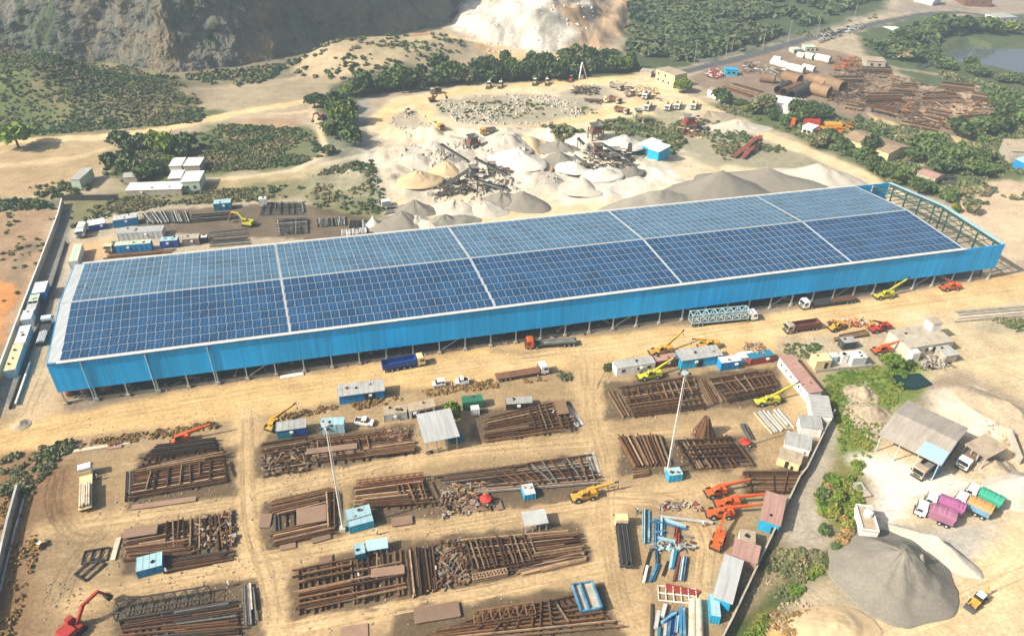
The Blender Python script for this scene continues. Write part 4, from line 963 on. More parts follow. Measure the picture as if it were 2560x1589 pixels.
def car(label, A, B, kind='suv', col='white_car', group=None, name='car', cat='car'):
    L = dist(A, B); k = L/4.6
    t = thing(name, label, cat, A, ang(A, B), group)
    if kind == 'suv': low = [(0, .45), (4.6, .45), (4.6, .95), (3.5, 1.1), (0, 1.1)]; top = [(0.05, 1.1), (3.5, 1.1), (2.8, 1.8), (0.3, 1.8)]
    elif kind == 'pickup': low = [(0, .45), (4.6, .45), (4.6, 1.0), (3.5, 1.15), (0, 1.15)]; top = [(1.7, 1.15), (3.5, 1.15), (2.9, 1.85), (1.9, 1.85)]
    else: low = [(0, .4), (4.6, .4), (4.55, .85), (3.4, 1.0), (0, 1.0)]; top = [(0.6, 1.0), (3.4, 1.0), (2.7, 1.5), (1.1, 1.5)]
    sc = lambda pr: [(x*k, z) for x, z in pr]
    b = MB().prism(sc(low), -0.88, 0.88).build('body', col, t)
    g = MB().prism(sc(top), -0.78, 0.78).build('windows', 'glass_dark', t)
    x0, x1 = top[3][0]*k, top[2][0]*k; zt = top[2][1]
    MB().box(((x0+x1)/2, 0, zt+0.02), (x1-x0+0.12, 1.6, 0.08)).build('roof', col, t)
    pl = MB()
    for q in (-1, 1):
        for xx in (top[0][0]*k+0.1, (x0+x1)/2): pl.box((xx, q*0.79, (1.1+zt)/2), (0.14, 0.05, zt-1.05))
    pl.build('pillars', col, t)['kind'] = 'stuff'
    if kind == 'pickup':
        mb = MB()
        for q in (-1, 1): mb.box((0.8*k, q*0.84, 1.3), (1.55*k, 0.08, 0.3))
        mb.box((0.04, 0, 1.3), (0.08, 1.6, 0.3)); mb.build('bed_sides', col, t)
        MB().box((0.85*k, 0, 1.17), (1.5*k, 1.55, 0.04)).build('bed_floor', 'dark_steel', t)
    for x in (0.9*k, 3.7*k):
        for q in (-1, 1): wheel(t, x, q*0.8, 0.36, 0.24)
    for q in (-1, 1): MB().box((4.6*k, q*0.6, 0.8), (0.06, 0.35, 0.18)).build('headlight', 'gutter_white', t)
    return t

# a worker: one continuous body grown over a skeleton
def body_mesh(pose='stand'):
    J = {'hip': (0,0,.93), 'ch': (0,0,1.32), 'nk': (0,0,1.5), 'hd': (0.02,0,1.62), 'tp': (0.02,0,1.76)}
    for s, n in ((1, 'l'), (-1, 'r')):
        J['h'+n] = (0, s*.1, .88); J['k'+n] = (.05*s, s*.12, .48); J['a'+n] = (.02*s, s*.13, .08); J['t'+n] = (.02*s+.16, s*.14, .05)
        J['s'+n] = (0, s*.2, 1.42); J['e'+n] = (0.03, s*.28, 1.13); J['w'+n] = (.14, s*.27, .90); J['f'+n] = (.2, s*.26, .82)
    R = {'hip': .15, 'ch': .16, 'nk': .06, 'hd': .1, 'tp': .085, 'h': .1, 'k': .07, 'a': .05, 't': .045, 's': .07, 'e': .05, 'w': .04, 'f': .04}
    E_ = [('hip','ch'), ('ch','nk'), ('nk','hd'), ('hd','tp')]
    for n in 'lr': E_ += [('hip','h'+n), ('h'+n,'k'+n), ('k'+n,'a'+n), ('a'+n,'t'+n), ('ch','s'+n), ('s'+n,'e'+n), ('e'+n,'w'+n), ('w'+n,'f'+n)]
    names = list(J); me = bpy.data.meshes.new('skeleton')
    me.from_pydata([J[n] for n in names], [(names.index(a), names.index(b)) for a, b in E_], [])
    o = bpy.data.objects.new('skeleton', me); C.objects.link(o)
    o.modifiers.new('skin', 'SKIN'); o.modifiers.new('sub', 'SUBSURF').levels = 1
    sk = me.skin_vertices[0].data
    for i, n in enumerate(names):
        r = R.get(n, R.get(n[0], .08)); sk[i].radius = (r, r); sk[i].use_root = (n == 'hip')
    dg = bpy.context.evaluated_depsgraph_get(); out = bpy.data.meshes.new_from_object(o.evaluated_get(dg))
    bpy.data.objects.remove(o)
    return out
BODY = body_mesh()
def person(label, P, heading, shirt, trousers='cloth_blue', helmet=None, z=0.0):
    me = BODY.copy(); me.materials.clear()
    for m in (trousers, shirt, 'skin'): me.materials.append(MATS[m])
    for p in me.polygons:
        c = p.center
        p.material_index = 2 if (c.z > 1.5 or (c.z < .98 and abs(c.y) > .2)) else (1 if c.z > .95 else 0)
        p.use_smooth = True
    o = link('person', me); o.location = (P[0], P[1], z); o.rotation_euler.z = heading
    tag(o, label, 'person')
    if helmet:
        h = MB(); n = 10
        for k, (r, zz) in enumerate(((.15, 1.70), (.125, 1.76), (.06, 1.82))):
            h.v += [(.02+r*math.cos(2*PI*i/n), r*math.sin(2*PI*i/n), zz) for i in range(n)]
        for k in range(2): h.f += [(k*n+i, k*n+(i+1) % n, (k+1)*n+(i+1) % n, (k+1)*n+i) for i in range(n)]
        h.f.append(tuple(2*n+i for i in range(n)))
        h.build('helmet', helmet, o)
    return o

# ------------------------------------------------------------------ cabins and sheds of the front yard
def AB(P, heading, w): return P, (P[0]+w*math.cos(heading), P[1]+w*math.sin(heading))
cabin('site_cabin', 'blue roadside shed with grey roof and dark doorway, standing alone by the main road', 'shed', (-41.8,139.1), (-31.3,141.7), 3.6, 2.7, 'blue_paint', 'grey_roof', 'mono', doors=((0.68, 2.6, 2.2),), over=0.3, rise=0.5)
t = cabin('site_cabin', 'small cabin half teal half navy beside the pale blue tank body', 'cabin', (-53.6,126.6), (-47.3,128.1), 3.0, 2.5, 'teal_paint', 'grey_roof', doors=((0.55, 0.8, 2.0),))
L_ = dist((-53.6,126.6), (-47.3,128.1)); MB().box((L_*0.76, -0.03, 1.25), (L_*0.46, 0.10, 2.4)).build('navy_panel', 'navy_paint', t)
container('pale grey-blue box body with a small window behind the white pickup', (-44.1,128.6), (-38.7,129.1), 2.6, 2.6, 'pale_blue', 'pale_blue', name='box_body', cat='cabin')
container('grey ribbed steel box with tan roof beside the grey open shed', (-30.0,133.1), (-24.7,134.3), 3.0, 2.0, 'pale_steel', 'tan_roof')
cabin('site_cabin', 'low white hut with three dark doors behind the grey open shed', 'hut', (-24.1,134.3), (-18.2,136.3), 2.4, 2.4, 'white_paint', 'tan_roof', 'mono', doors=((0.2, 1.4, 1.9), (0.5, 1.4, 1.9), (0.78, 1.6, 1.9)), rise=0.3)
t = cabin('open_shed', 'open-sided shed with a smooth grey metal roof beside the round green tree', 'shed', (-18.8,122.1), (-11.8,124.3), dist((-18.8,122.1), (-21.8,130.2)), 4.2, 'galvanised', 'clean_roof', 'mono', rise=0.5, over=0.4, openf=True)
MB().box((dist((-18.8,122.1), (-11.8,124.3))*0.3, 0.6, 0.6), (3.2, 0.15, 1.2)).build('low_wall', 'cream_paint', t)
container('dark green container with worn sides right of the round tree', (-11.5,137.7), (-6.7,138.7), 2.4, 2.4, 'green_paint', 'green_paint')
container('small white cabinet standing in front of the dark green container', (-9.4,135.8), (-7.5,136.2), 1.6, 1.8, 'white_paint', 'white_paint', name='white_cabinet', cat='cabinet', endd=False)
container('long black box with white patches behind the stack right of the open shed', (-1.0,138.1), (5.3,138.9), 2.4, 1.8, 'black_steel', 'grey_roof')
cabin('portable_cabin', 'long white site cabin with three small windows at the lane corner', 'cabin', (27.3,151.9), (37.6,154.7), 3.2, 2.6, 'white_paint', 'grey_roof', wins=((0.17, 1.0, 1.6, 0.8), (0.58, 1.0, 1.6, 0.8), (0.84, 1.0, 1.6, 0.8)), over=0.05, endwin=())
container('maroon container between the white cabin and the big blue cabin', (38.1,155.2), (43.8,156.8), 2.5, 2.6, 'maroon', 'pink_roof')
cabin('site_cabin', 'large bright blue cabin with grey roof and central doorway next to the maroon container', 'cabin', (44.6,155.3), (55.6,158.1), 4.0, 3.0, 'bright_blue', 'grey_roof', 'mono', doors=((0.47, 1.7, 2.3),), rise=0.3, over=0.25)
container('short steel-blue container with pale roof in the row of cabins', (55.0,155.0), (60.4,156.3), 2.5, 2.6, 'blue_paint', 'white_paint')
container('low container with a whitish roof at the end of the blue row', (60.9,158.0), (65.0,159.1), 2.5, 2.0, 'pale_blue', 'white_paint')
container('teal-topped dark red container against the long white building', (63.3,157.4), (70.0,159.5), 2.5, 2.2, 'dark_red', 'teal_paint')
# long white office, bent in two
cabin('white_office', 'long narrow white office with small windows, far wing along the yard edge', 'building', (70.7,157.7), (73.6,142.9), 3.6, 2.9, 'white_paint', 'pink_roof', 'mono', rise=0.25, wins=((0.12, 0.6, 1.7, 0.6), (0.28, 0.6, 1.7, 0.6), (0.45, 0.6, 1.7, 0.6), (0.72, 0.6, 1.7, 0.6)), over=0.15)
cabin('white_office', 'white office wing bending toward the viewer beside the dirt path', 'building', (73.5,142.3), (72.0,134.7), 4.4, 2.9, 'white_paint', 'grey_roof', 'mono', rise=0.25, over=0.15)
cabin('white_hut', 'white-walled hut with a grey sheet roof below the long office', 'hut', (68.1,130.9), (72.8,130.1), 4.0, 2.6, 'white_paint', 'grey_roof', 'mono', rise=0.3)
cabin('white_hut', 'wide white-fronted shed with grey roof above the cream hut', 'hut', (62.7,125.3), (67.8,123.3), 4.2, 2.4, 'white_paint', 'grey_roof', 'mono', rise=0.4)
cabin('cream_hut', 'cream hut with patched front beside the boundary wall', 'hut', (59.9,121.1), (64.2,119.0), 3.2, 2.3, 'cream_paint', 'tan_roof', 'mono', rise=0.3, doors=((0.45, 0.8, 1.9), (0.7, 0.6, 1.0)))
cabin('pink_roof_shed', 'blue shed under a pink roof by the boundary wall', 'shed', (50.8,102.6), (54.3,101.0), dist((50.9,102.6), (54.7,109.5)), 3.0, 'bright_blue', 'pink_roof', 'mono', rise=0.4, over=0.2, doors=((0.8, 1.2, 2.0),))
cabin('tan_hut', 'white-fronted hut with a dirty tan roof and hatch, between pink roofs', 'hut', (45.1,95.6), (47.9,94.9), dist((44.6,94.7), (46.8,99.1)), 2.6, 'white_paint', 'tan_roof', over=0.05)
cabin('pink_lean_to', 'narrow pink-roofed lean-to behind the largest blue shed', 'shed', (43.0,93.8), (47.3,91.9), 4.0, 2.9, 'pink_roof', 'pink_roof', 'mono', rise=0.3)
cabin('blue_shed', 'largest blue shed with smooth grey roof near the lower edge', 'shed', (37.5,84.3), (40.3,83.0), dist((37.0,83.5), (41.5,91.9)), 3.2, 'bright_blue', 'clean_roof', 'mono', rise=0.5, over=0.3)
container('small bright blue box in front of the largest blue shed', (36.5,81.0), (38.1,80.8), 4.5, 2.2, 'bright_blue', 'pale_blue')
# small blue cabins among the steel
container('deep blue cabin with grey roof at the foot of the leftmost steel plots', (-69.6,88.4), (-65.4,90.0), 3.4, 1.9, 'blue_paint', 'pale_blue', name='blue_cabin', cat='cabin')
container('sky blue cabin beside the foot of the left lamp mast', (-31.8,99.7), (-27.3,101.4), 4.6, 2.0, 'bright_blue', 'pale_blue', name='blue_cabin', cat='cabin')
container('tiny blue box at the foot of the right lamp mast', (34.8,115.1), (37.7,115.7), 2.2, 2.0, 'bright_blue', 'pale_blue', name='blue_cabin', cat='cabin')
container('little blue box with grey lid at the lane beside the brown crane', (3.3,109.2), (5.6,109.8), 3.0, 1.6, 'bright_blue', 'pale_steel', name='blue_cabin', cat='cabin')
container('teal box at the back of the longest steel row', (-29.3,92.8), (-27.5,93.4), 2.6, 2.2, 'teal_paint', 'pale_blue', name='blue_cabin', cat='cabin')
cabin('lean_to', 'blue-grey tin canopy next to the teal box', 'canopy', (-27.3,94.1), (-23.5,95.0), 2.2, 1.9, 'galvanised', 'pale_blue', 'mono', rise=0.2, openf=True)
cabin('lean_to', 'grey tin canopy at the end of the long steel row by the lane', 'canopy', (3.4,100.5), (7.9,101.5), 3.4, 2.2, 'galvanised', 'pale_steel', 'mono', rise=0.2, openf=True)

# ------------------------------------------------------------------ right-hand side
A_, B_ = (83.9,125.9), (93.1,116.8)
D_ = dist(A_, (96.1,136.8))
t = cabin('open_warehouse', 'big grey gable-roofed open shed with one blue end wall', 'shed', A_, B_, D_, 5.2, 'galvanised', 'shed_tan', 'gable', rise=1.4, over=0.4, openf=True)
L_ = dist(A_, B_)
MB().box((L_-0.1, D_*0.5, 2.4), (0.15, D_*0.95, 4.8)).build('end_wall', 'blue_paint', t)
MB().box((L_*0.5, D_-0.1, 2.4), (L_*0.96, 0.15, 4.8)).build('back_wall', 'galvanised', t)
MB().add([(L_*0.62, -0.3, 5.33), (L_+0.25, -0.3, 5.33), (L_+0.25, D_*0.45, 6.52), (L_*0.62, D_*0.45, 6.52)], [(0,1,2,3)]).build('roof_patch', 'pale_blue', t)
cabin('open_annex', 'flat tan roof on posts beside the big grey shed', 'shed', (102.5,124.1), (104.9,119.6), dist((102.5,124.1), (107.8,129.3)), 4.2, 'galvanised', 'tan_roof', 'mono', rise=0.2, over=0.1, openf=True)
A_, B_ = (70.3,99.8), (73.4,99.3)
t = cabin('white_house', 'small white house with flat tan roof and round water tank', 'house', A_, B_, dist((70.0,99.9), (72.6,106.0)), 3.4, 'white_paint', 'tan_roof', doors=((0.85, 1.0, 2.1),), over=0.1)
tk = MB().cyl((1.9, 4.2, 3.53), (1.9, 4.2, 4.7), 0.85, n=16); tk.cyl((1.9, 4.2, 4.7), (1.9, 4.2, 5.0), 0.85, 0.25, n=16)
tk.build('water_tank', 'white_paint', t)
pr = MB(); LL = dist(A_, B_); DD = dist((70.0,99.9), (72.6,106.0))
for c, d in (((LL/2, 0.05, 3.75), (LL, 0.15, 0.4)), ((0.05, DD/2, 3.75), (0.15, DD-0.4, 0.4)), ((LL-0.05, DD/2, 3.75), (0.15, DD-0.4, 0.4)), ((LL/2, DD-0.05, 3.75), (LL, 0.15, 0.4))): pr.box(c, d)
pr.build('parapet', 'white_paint', t)
A_, B_ = (106.7,161.9), (120.3,165.4)
t = cabin('concrete_building', 'unfinished concrete building with a row of small square windows and roof stairhead', 'building', A_, B_, 8.5, 3.4, 'stone_wall', 'concrete', wins=tuple((0.08+0.168*i, 0.8, 1.9, 1.2) for i in range(6)), over=0.1)
LL = dist(A_, B_)
MB().box((LL-1.6, 6.9, 4.7), (3.0, 3.0, 2.4)).build('stairhead', 'white_paint', t)
MB().box((LL-1.6, 6.9, 6.0), (3.3, 3.3, 0.15)).build('stairhead_roof', 'tan_roof', t)
MB().box((1.2, -0.9, 1.5), (2.4, 1.8, 3.0)).build('porch', 'white_paint', t)
cabin('tin_hut', 'grey tin hut beside the unfinished concrete building', 'hut', (115.8,159.7), (119.3,160.5), 4.0, 2.6, 'concrete', 'grey_roof', 'mono', rise=0.2)
pb = AB((80.0,154.8), ang((80.0,154.8), (95.9,157.4)), dist((80.0,154.8), (95.9,157.4)))
t = thing('concrete_platform', 'long concrete platform under the yellow hut and pale cabin', 'platform', pb[0], ang(*pb))
LL = dist(*pb); MB().box((LL/2, 2.6, 0.4), (LL, 5.2, 0.8)).build('slab', 'concrete', t)
MB().box((LL/2, 0.08, 0.95), (LL, 0.16, 0.3)).build('kerb', 'concrete', t)
cabin('yellow_hut', 'pale yellow block hut on the concrete platform', 'hut', (79.6,155.2), (83.8,155.9), 3.2, 2.6, 'cream_paint', 'cream_paint', over=0.08, base=0.8, doors=((0.7, 0.9, 2.0),))
cabin('pale_cabin', 'pale grey cube cabin at the right end of the concrete platform', 'cabin', (89.9,157.1), (93.8,157.7), 3.2, 2.4, 'pale_steel', 'white_paint', over=0.05, base=0.8)
cabin('white_kiosk', 'narrow white kiosk between the yellow hut and the pale cabin', 'kiosk', (87.7,158.3), (89.3,158.6), 1.6, 2.4, 'white_paint', 'white_paint', over=0.05, base=0.8)
cabin('white_kiosk', 'low blue and white shelter right behind the yellow hut', 'kiosk', (84.9,158.3), (86.6,158.5), 1.8, 1.9, 'pale_blue', 'white_paint', over=0.05, base=0.8)
container('dark grey container behind the concrete platform', (90.7,165.2), (94.4,165.9), 2.6, 2.4, 'dark_steel', 'grey_roof')
def slab_stack(label, A, B, depth, n, th, m, name='sheet_stack', cat='sheets', group=None):
    t = thing(name, label, cat, A, ang(A, B), group); L = dist(A, B); rr = random.Random(int(A[0]*7))
    for k in range(n):
        MB().box((L/2+rr.uniform(-.2, .2), depth/2+rr.uniform(-.2, .2), th*(k+0.5)), (L*rr.uniform(.85, 1), depth*rr.uniform(.85, 1), th*0.9), rr.uniform(-.03, .03)).build('sheet', m, t)
    return t
slab_stack('stack of pale sheets lying in the white powder by the bushes', (74.1,112.8), (77.5,113.3), 2.4, 4, 0.18, 'pale_steel')
slab_stack('grey flat slabs on the ground behind the white house', (73.5,110.7), (78.3,111.8), 2.0, 3, 0.2, 'concrete')

# ------------------------------------------------------------------ left edge and the yard behind the shed
HW = ang((-132.5,154.6), (-153.3,213.9))
def along(label, P, w, length, h, wall, roof, name='shipping_container', cat='container'):
    A, B = AB(P, HW-PI/2, w); return container(label, A, B, length, h, wall, roof, name=name, cat=cat)
along('pale blue container with cream roof, nearest the viewer along the left wall', (-127.8,146.8), 2.6, 12.0, 2.6, 'pale_blue', 'cream_paint')
along('grey-white container second along the left wall', (-131.7,158.4), 2.6, 8.5, 2.6, 'pale_steel', 'white_paint')
along('short white container third along the left wall', (-136.2,169.4), 2.6, 5.0, 2.6, 'white_paint', 'white_paint')
along('grey container fourth along the left wall', (-137.2,173.3), 2.5, 6.0, 2.4, 'grey_steel', 'pale_steel')
along('grey-green container fifth along the left wall', (-138.9,177.7), 2.5, 5.5, 2.4, 'dark_steel', 'pale_green')
along('white-roofed blue container farthest along the left wall', (-140.3,182.8), 3.4, 6.5, 2.8, 'blue_paint', 'white_paint')
along('long pale container with grey top behind the left corner of the shed', (-139.1,201.6), 2.6, 12.0, 2.7, 'white_paint', 'pale_green')
container('blue container with light grey roof at the back of the rear yard', (-138.1,230.0), (-131.1,233.1), 4.0, 2.8, 'blue_paint', 'pale_steel')
container('low white-roofed hut with a dark blue side in the rear yard', (-145.4,227.0), (-140.7,229.5), 4.5, 2.2, 'navy_paint', 'white_paint', name='hut', cat='hut')
container('long grey-roofed store behind the blue rear-yard container', (-132.6,220.9), (-118.6,223.4), 4.5, 2.6, 'pale_steel', 'pale_steel', name='long_store', cat='store')
container('blue container next to the cream lorry cab in the rear yard', (-129.6,212.2), (-118.8,214.5), 2.8, 2.8, 'blue_paint', 'pale_green')
container('royal blue container with pale roof in the middle of the rear yard', (-116.4,216.0), (-111.0,217.1), 2.8, 2.7, 'navy_paint', 'pale_blue')
container('grey cabin right of the royal blue container', (-109.8,218.0), (-104.8,219.2), 3.5, 2.4, 'grey_steel', 'concrete', name='grey_cabin', cat='cabin')
container('little dark box with white top right of the grey cabin', (-104.6,220.4), (-102.7,220.8), 1.8, 2.0, 'black_steel', 'white_paint', name='dark_box', cat='box')
container('white water box on legs above the stacked steel of the rear yard', (-93.4,249.0), (-90.9,249.6), 2.2, 2.8, 'white_paint', 'white_paint', name='water_box', cat='tank')
container('blue-grey tin shelter at the back right of the rear yard', (-108.4,244.5), (-102.7,246.0), 3.5, 2.8, 'teal_paint', 'pale_blue', name='tin_shelter', cat='shelter')
container('white slab-roofed post hut by the quarry track', (-48.4,249.8), (-45.5,250.8), 2.5, 2.2, 'pale_steel', 'white_paint', name='post_hut', cat='hut')
# farm buildings behind the back wall
cabin('farm_building', 'pale-roofed block, rear left of the four farm roofs', 'building', (-137.0,277.1), (-132.5,277.8), 8.5, 3.4, 'white_paint', 'white_paint', over=0.2)
cabin('farm_building', 'pale-roofed block, rear right of the four farm roofs', 'building', (-131.5,277.6), (-125.5,278.3), 8.5, 3.4, 'concrete', 'white_paint', over=0.2)
cabin('farm_building', 'pale-roofed block, front left of the four farm roofs', 'building', (-132.8,265.3), (-128.3,266.1), 8.0, 3.2, 'concrete', 'white_paint', over=0.2)
cabin('farm_building', 'pale green-fronted block, front right of the four farm roofs', 'building', (-125.8,260.3), (-119.3,261.3), 10.0, 4.2, 'pale_green', 'white_paint', over=0.2, wins=((0.3, 1.0, 2.0, 1.0), (0.7, 1.0, 2.0, 1.0)))
cabin('long_shed', 'very long low shed with whitish roof in front of the farm blocks', 'shed', (-144.7,255.2), (-125.1,257.5), 6.0, 2.6, 'concrete', 'white_paint', 'mono', rise=0.5)
cabin('farm_hut', 'lone pale green hut with grey roof in the tan field', 'hut', (-167.9,260.9), (-164.5,261.0), dist((-170.6,266.9), (-174.0,277.4)), 4.2, 'pale_green', 'grey_roof', over=0.2)
cabin('farm_hut', 'tiny grey hut hidden among the farm trees', 'hut', (-151.1,267.2), (-146.4,267.9), 5.0, 2.6, 'concrete', 'grey_roof', 'gable')

# ------------------------------------------------------------------ far buildings
cabin('yellow_house', 'bright cream two-storey house with dark windows beside the upper quarry road', 'house', (76.7,413.7), (84.9,402.0), 9.0, 7.0, 'cream_paint', 'tan_roof', wins=((0.15, 1.2, 2.0, 1.2), (0.42, 1.2, 2.0, 1.2), (0.7, 1.2, 2.0, 1.2), (0.15, 1.2, 5.2, 1.2), (0.5, 1.2, 5.2, 1.2)), over=0.3)
cabin('ruined_block', 'low grey roofless block behind the cream house', 'building', (69.6,424.4), (75.5,421.7), 6.0, 3.0, 'concrete', 'concrete')
cabin('white_bungalow', 'low white bungalow by the trees right of the upper quarry road', 'house', (100.4,390.0), (105.6,381.5), 5.0, 3.6, 'white_paint', 'brown_roof', 'gable', wins=((0.3, 1.0, 1.8, 1.0), (0.7, 1.0, 1.8, 1.0)))
t = cabin('blue_quarry_shed', 'bright blue shed with whitish roof in the stone works', 'shed', (55.5,296.9), (59.4,293.1), 8.0, 4.4, 'bright_blue', 'white_paint', 'mono', rise=0.6, over=0.3, base=max(hz((55.5,296.9)), hz((59.4,293.1)))-.3)
cabin('blue_quarry_shed', 'blue wing with a dark doorway of the stone-works shed', 'shed', (52.5,305.1), (56.0,301.0), 9.0, 4.0, 'bright_blue', 'white_paint', 'mono', rise=0.5, over=0.2, doors=((0.75, 2.2, 3.0),), base=max(hz((52.5,305.1)), hz((56.0,301.0)))-.3)
cabin('brown_shed', 'long brown-roofed shed among bushes right of the quarry road', 'shed', (146.4,321.7), (159.0,302.5), 14.0, 4.0, 'cream_paint', 'brown_roof', 'gable', rise=1.2, over=0.5)
cabin('tan_shed', 'wide tan-roofed building at the right edge', 'building', (214.7,317.1), (211.2,302.9), 26.0, 5.5, 'concrete', 'tan_roof', 'gable', rise=1.0, over=0.4)
cabin('blue_edge_shed', 'pale blue roofed shed at the right edge among bushes', 'shed', (209.9,298.0), (212.1,290.8), 16.0, 4.0, 'blue_paint', 'pale_blue', 'gable', rise=1.0)
cabin('red_roof_hut', 'red-roofed low store between bushes behind the shed end', 'hut', (163.0,283.9), (167.5,277.8), 7.0, 3.0, 'concrete', 'pink_roof', 'gable', rise=0.8)
cabin('yard_hut', 'white tin hut with dark slots beside the pipe yard', 'hut', (126.6,364.8), (139.5,359.1), 14.0, 4.0, 'white_paint', 'white_paint', 'mono', rise=0.6)
for k, (lab, A, B, D, h, w, r) in enumerate((
        ('red-roofed white factory hall at the far top edge', (276.6,640.2), (289.1,635.5), 30, 8, 'white_paint', 'red_paint'),
        ('white flat factory hall right of the red-roofed hall', (294.7,634.7), (303.4,629.3), 26, 8, 'white_paint', 'white_paint'),
        ('white domed-looking hall nearest the dark far road', (307.6,618.7), (318.2,610.3), 26, 7, 'white_paint', 'white_paint'),
        ('blue-grey workshop below the far white halls', (282.3,610.3), (291.1,606.1), 18, 6, 'blue_paint', 'grey_roof'),
        ('brown stacked-log depot at the far right top', (355.7,633.4), (375.5,630.9), 30, 6, 'brown_steel', 'brown_roof'),
        ('white hut on the wooded bank above the lake', (255.2,528.3), (263.5,531.8), 10, 4, 'white_paint', 'white_paint'),
        ('pale hut behind the white hut above the lake', (269.8,541.3), (277.3,543.4), 10, 4, 'pale_blue', 'white_paint'),
        ('white long hut at the far right bank of the lake', (351.1,572.6), (365.9,577.0), 14, 4, 'white_paint', 'grey_roof'),
        ('pale green container hut at the top of the pipe yard', (180.6,481.3), (187.4,481.7), 6, 3.4, 'pale_green', 'pale_green'),
        ('second pale green container hut at the top of the pipe yard', (171.6,475.7), (177.0,477.3), 5, 3.2, 'pale_green', 'pale_green'),
        ('bright blue hut left of the pipe yard', (118.5,428.2), (125.2,427.6), 5, 3.4, 'bright_blue', 'bright_blue'),
        ('white office at the lower corner of the pipe yard', (132.6,335.2), (136.2,331.9), 6, 3.6, 'white_paint', 'white_paint'),
        ('tan-roofed open store between the pipe yard and the lake', (206.5,449.5), (217.1,447.9), 10, 4, 'concrete', 'tan_roof'))):
    cabin('far_building', lab, 'building', A, B, D, h, w, r, 'gable' if k in (0, 2) else 'flat', over=0.3, wins=((0.3, 1.6, h*0.5, 1.2), (0.7, 1.6, h*0.5, 1.2)))

# ------------------------------------------------------------------ walls, masts, platforms
def wall_run(name, label, pts, h, th, m, coping=None, pitch=6.0, cat='wall'):
    t = thing(name, label, cat, pts[0])
    o = pts[0]
    for a, b in zip(pts[:-1], pts[1:]):
        n = max(1, int(dist(a, b)/pitch))
        for k in range(n):
            p = lerp(a, b, k/n); q = lerp(a, b, (k+1)/n); rz = ang(a, b); L = dist(p, q)
            c = ((p[0]+q[0])/2-o[0], (p[1]+q[1])/2-o[1])
            MB().box((c[0], c[1], h/2), (L-0.3, th, h), rz).build('wall_panel', m, t)
            MB().box((p[0]-o[0], p[1]-o[1], h/2+0.05), (0.35, th+0.12, h+0.1), rz).build('pier', m, t)
            if coping: MB().box((c[0], c[1], h+0.14), (L, th+0.1, 0.09), rz).build('coping', coping, t)
    return t
wall_run('boundary_wall', 'long white-topped boundary wall running down the left edge', [(-165.1,248.1), (-159.9,235.0), (-138.6,172.6), (-129.6,146.7), (-123.3,129.1)], 2.2, 0.3, 'stone_wall', 'gutter_white')
wall_run('drain_wall', 'low dark kerb wall beside the strip at the shed corner', [(-149.2,218.5), (-139.6,191.7), (-126.8,153.9), (-120.5,135.2)], 0.8, 0.3, 'dark_steel', None, 10)
wall_run('drain_wall', 'pale drain edge ending at the sandy road left of the shed', [(-125.2,153.0), (-119.8,136.7)], 0.7, 0.3, 'concrete', 'gutter_white', 10)
wall_run('boundary_wall', 'grey boundary wall slanting through the lower left corner', [(-103.7,109.4), (-100.4,100.1), (-96.0,88.8), (-90.8,76.4)], 2.0, 0.35, 'concrete', 'pale_steel')
wall_run('pipeline', 'thin pale pipeline on the ground beside the lower left wall', [(-102.7,110.6), (-99.1,99.6), (-93.7,84.9)], 0.35, 0.3, 'pale_steel', None, 12, 'pipe')
wall_run('boundary_wall', 'dark boundary wall behind the huts along the right of the yard', [(78.6,137.9), (65.6,118.4), (63.2,115.7), (40.4,81.0), (37.5,76.8)], 2.0, 0.25, 'dark_steel', 'concrete')
wall_run('boundary_wall', 'dark rear wall between the farm and the rear yard', [(-166.7,251.3), (-146.6,252.7)], 2.2, 0.3, 'dark_steel', None)
wall_run('block_wall', 'low striped block wall at the far right beside the grey shed', [(115.1,122.5), (117.7,131.6), (115.4,133.0)], 2.4, 0.4, 'stone_wall', None)
def lamp_mast(label, P, h):
    t = thing('lamp_mast', label, 'lamp mast', P)
    MB().cyl((0, 0, 0), (0, 0, h), 0.17, 0.09, n=10).build('pole', 'gutter_white', t)
    MB().box((0, 0, 0.4), (1.2, 1.2, 0.8)).build('footing', 'concrete', t)
    hd = MB().cyl((0, 0, h-0.3), (0, 0, h), 0.7, n=12).build('lamp_ring', 'galvanised', t)
    for k in range(6):
        a = 2*PI*k/6
        MB().box((1.1*math.cos(a), 1.1*math.sin(a), h-0.35), (0.5, 0.35, 0.35), a).build('floodlight', 'dark_steel', hd)
    MB().bar((0.35, 0, 1), (0.35, 0, h-0.5), 0.08).build('ladder', 'galvanised', t)
lamp_mast('tall white lamp mast rising from the left steel plots', (-33.5,100.7), 28.5)
lamp_mast('tall white lamp mast rising beside the right steel plots', (35.0,118.5), 27.8)

# ------------------------------------------------------------------ lorries, cars
t = truck('orange-cabbed lorry with a load of steel under the shed eave', (17.9,166.1), (3.8,164.1), 'orange_paint'); load_bars(t, 0.3, 10.0, 4, 1.27, 0.4, 'grey_steel')
t = truck('white-cabbed lorry hauling a pale blue lattice frame along the shed', (50.7,176.1), (70.7,180.0), 'white_car', body='brown_steel')
Lt = dist((50.7,176.1), (70.7,180.0))-3.0; mb = MB(); n = 7
for y in (-1.2, 1.2):
    for z in (1.35, 4.1): mb.bar((0.2, y, z), (Lt, y, z), 0.22)
for k in range(n+1):
    x = 0.2 + k*(Lt-0.2)/n
    for y in (-1.2, 1.2): mb.bar((x, y, 1.35), (x, y, 4.1), 0.2)
    for z in (1.35, 4.1): mb.bar((x, -1.2, z), (x, 1.2, z), 0.18)
    if k < n:
        x2 = 0.2 + (k+1)*(Lt-0.2)/n
        for y in (-1.2, 1.2): mb.bar((x, y, 1.35), (x2, y, 4.1), 0.13)
        mb.bar((x, -1.2, 4.1), (x2, 1.2, 4.1), 0.12)
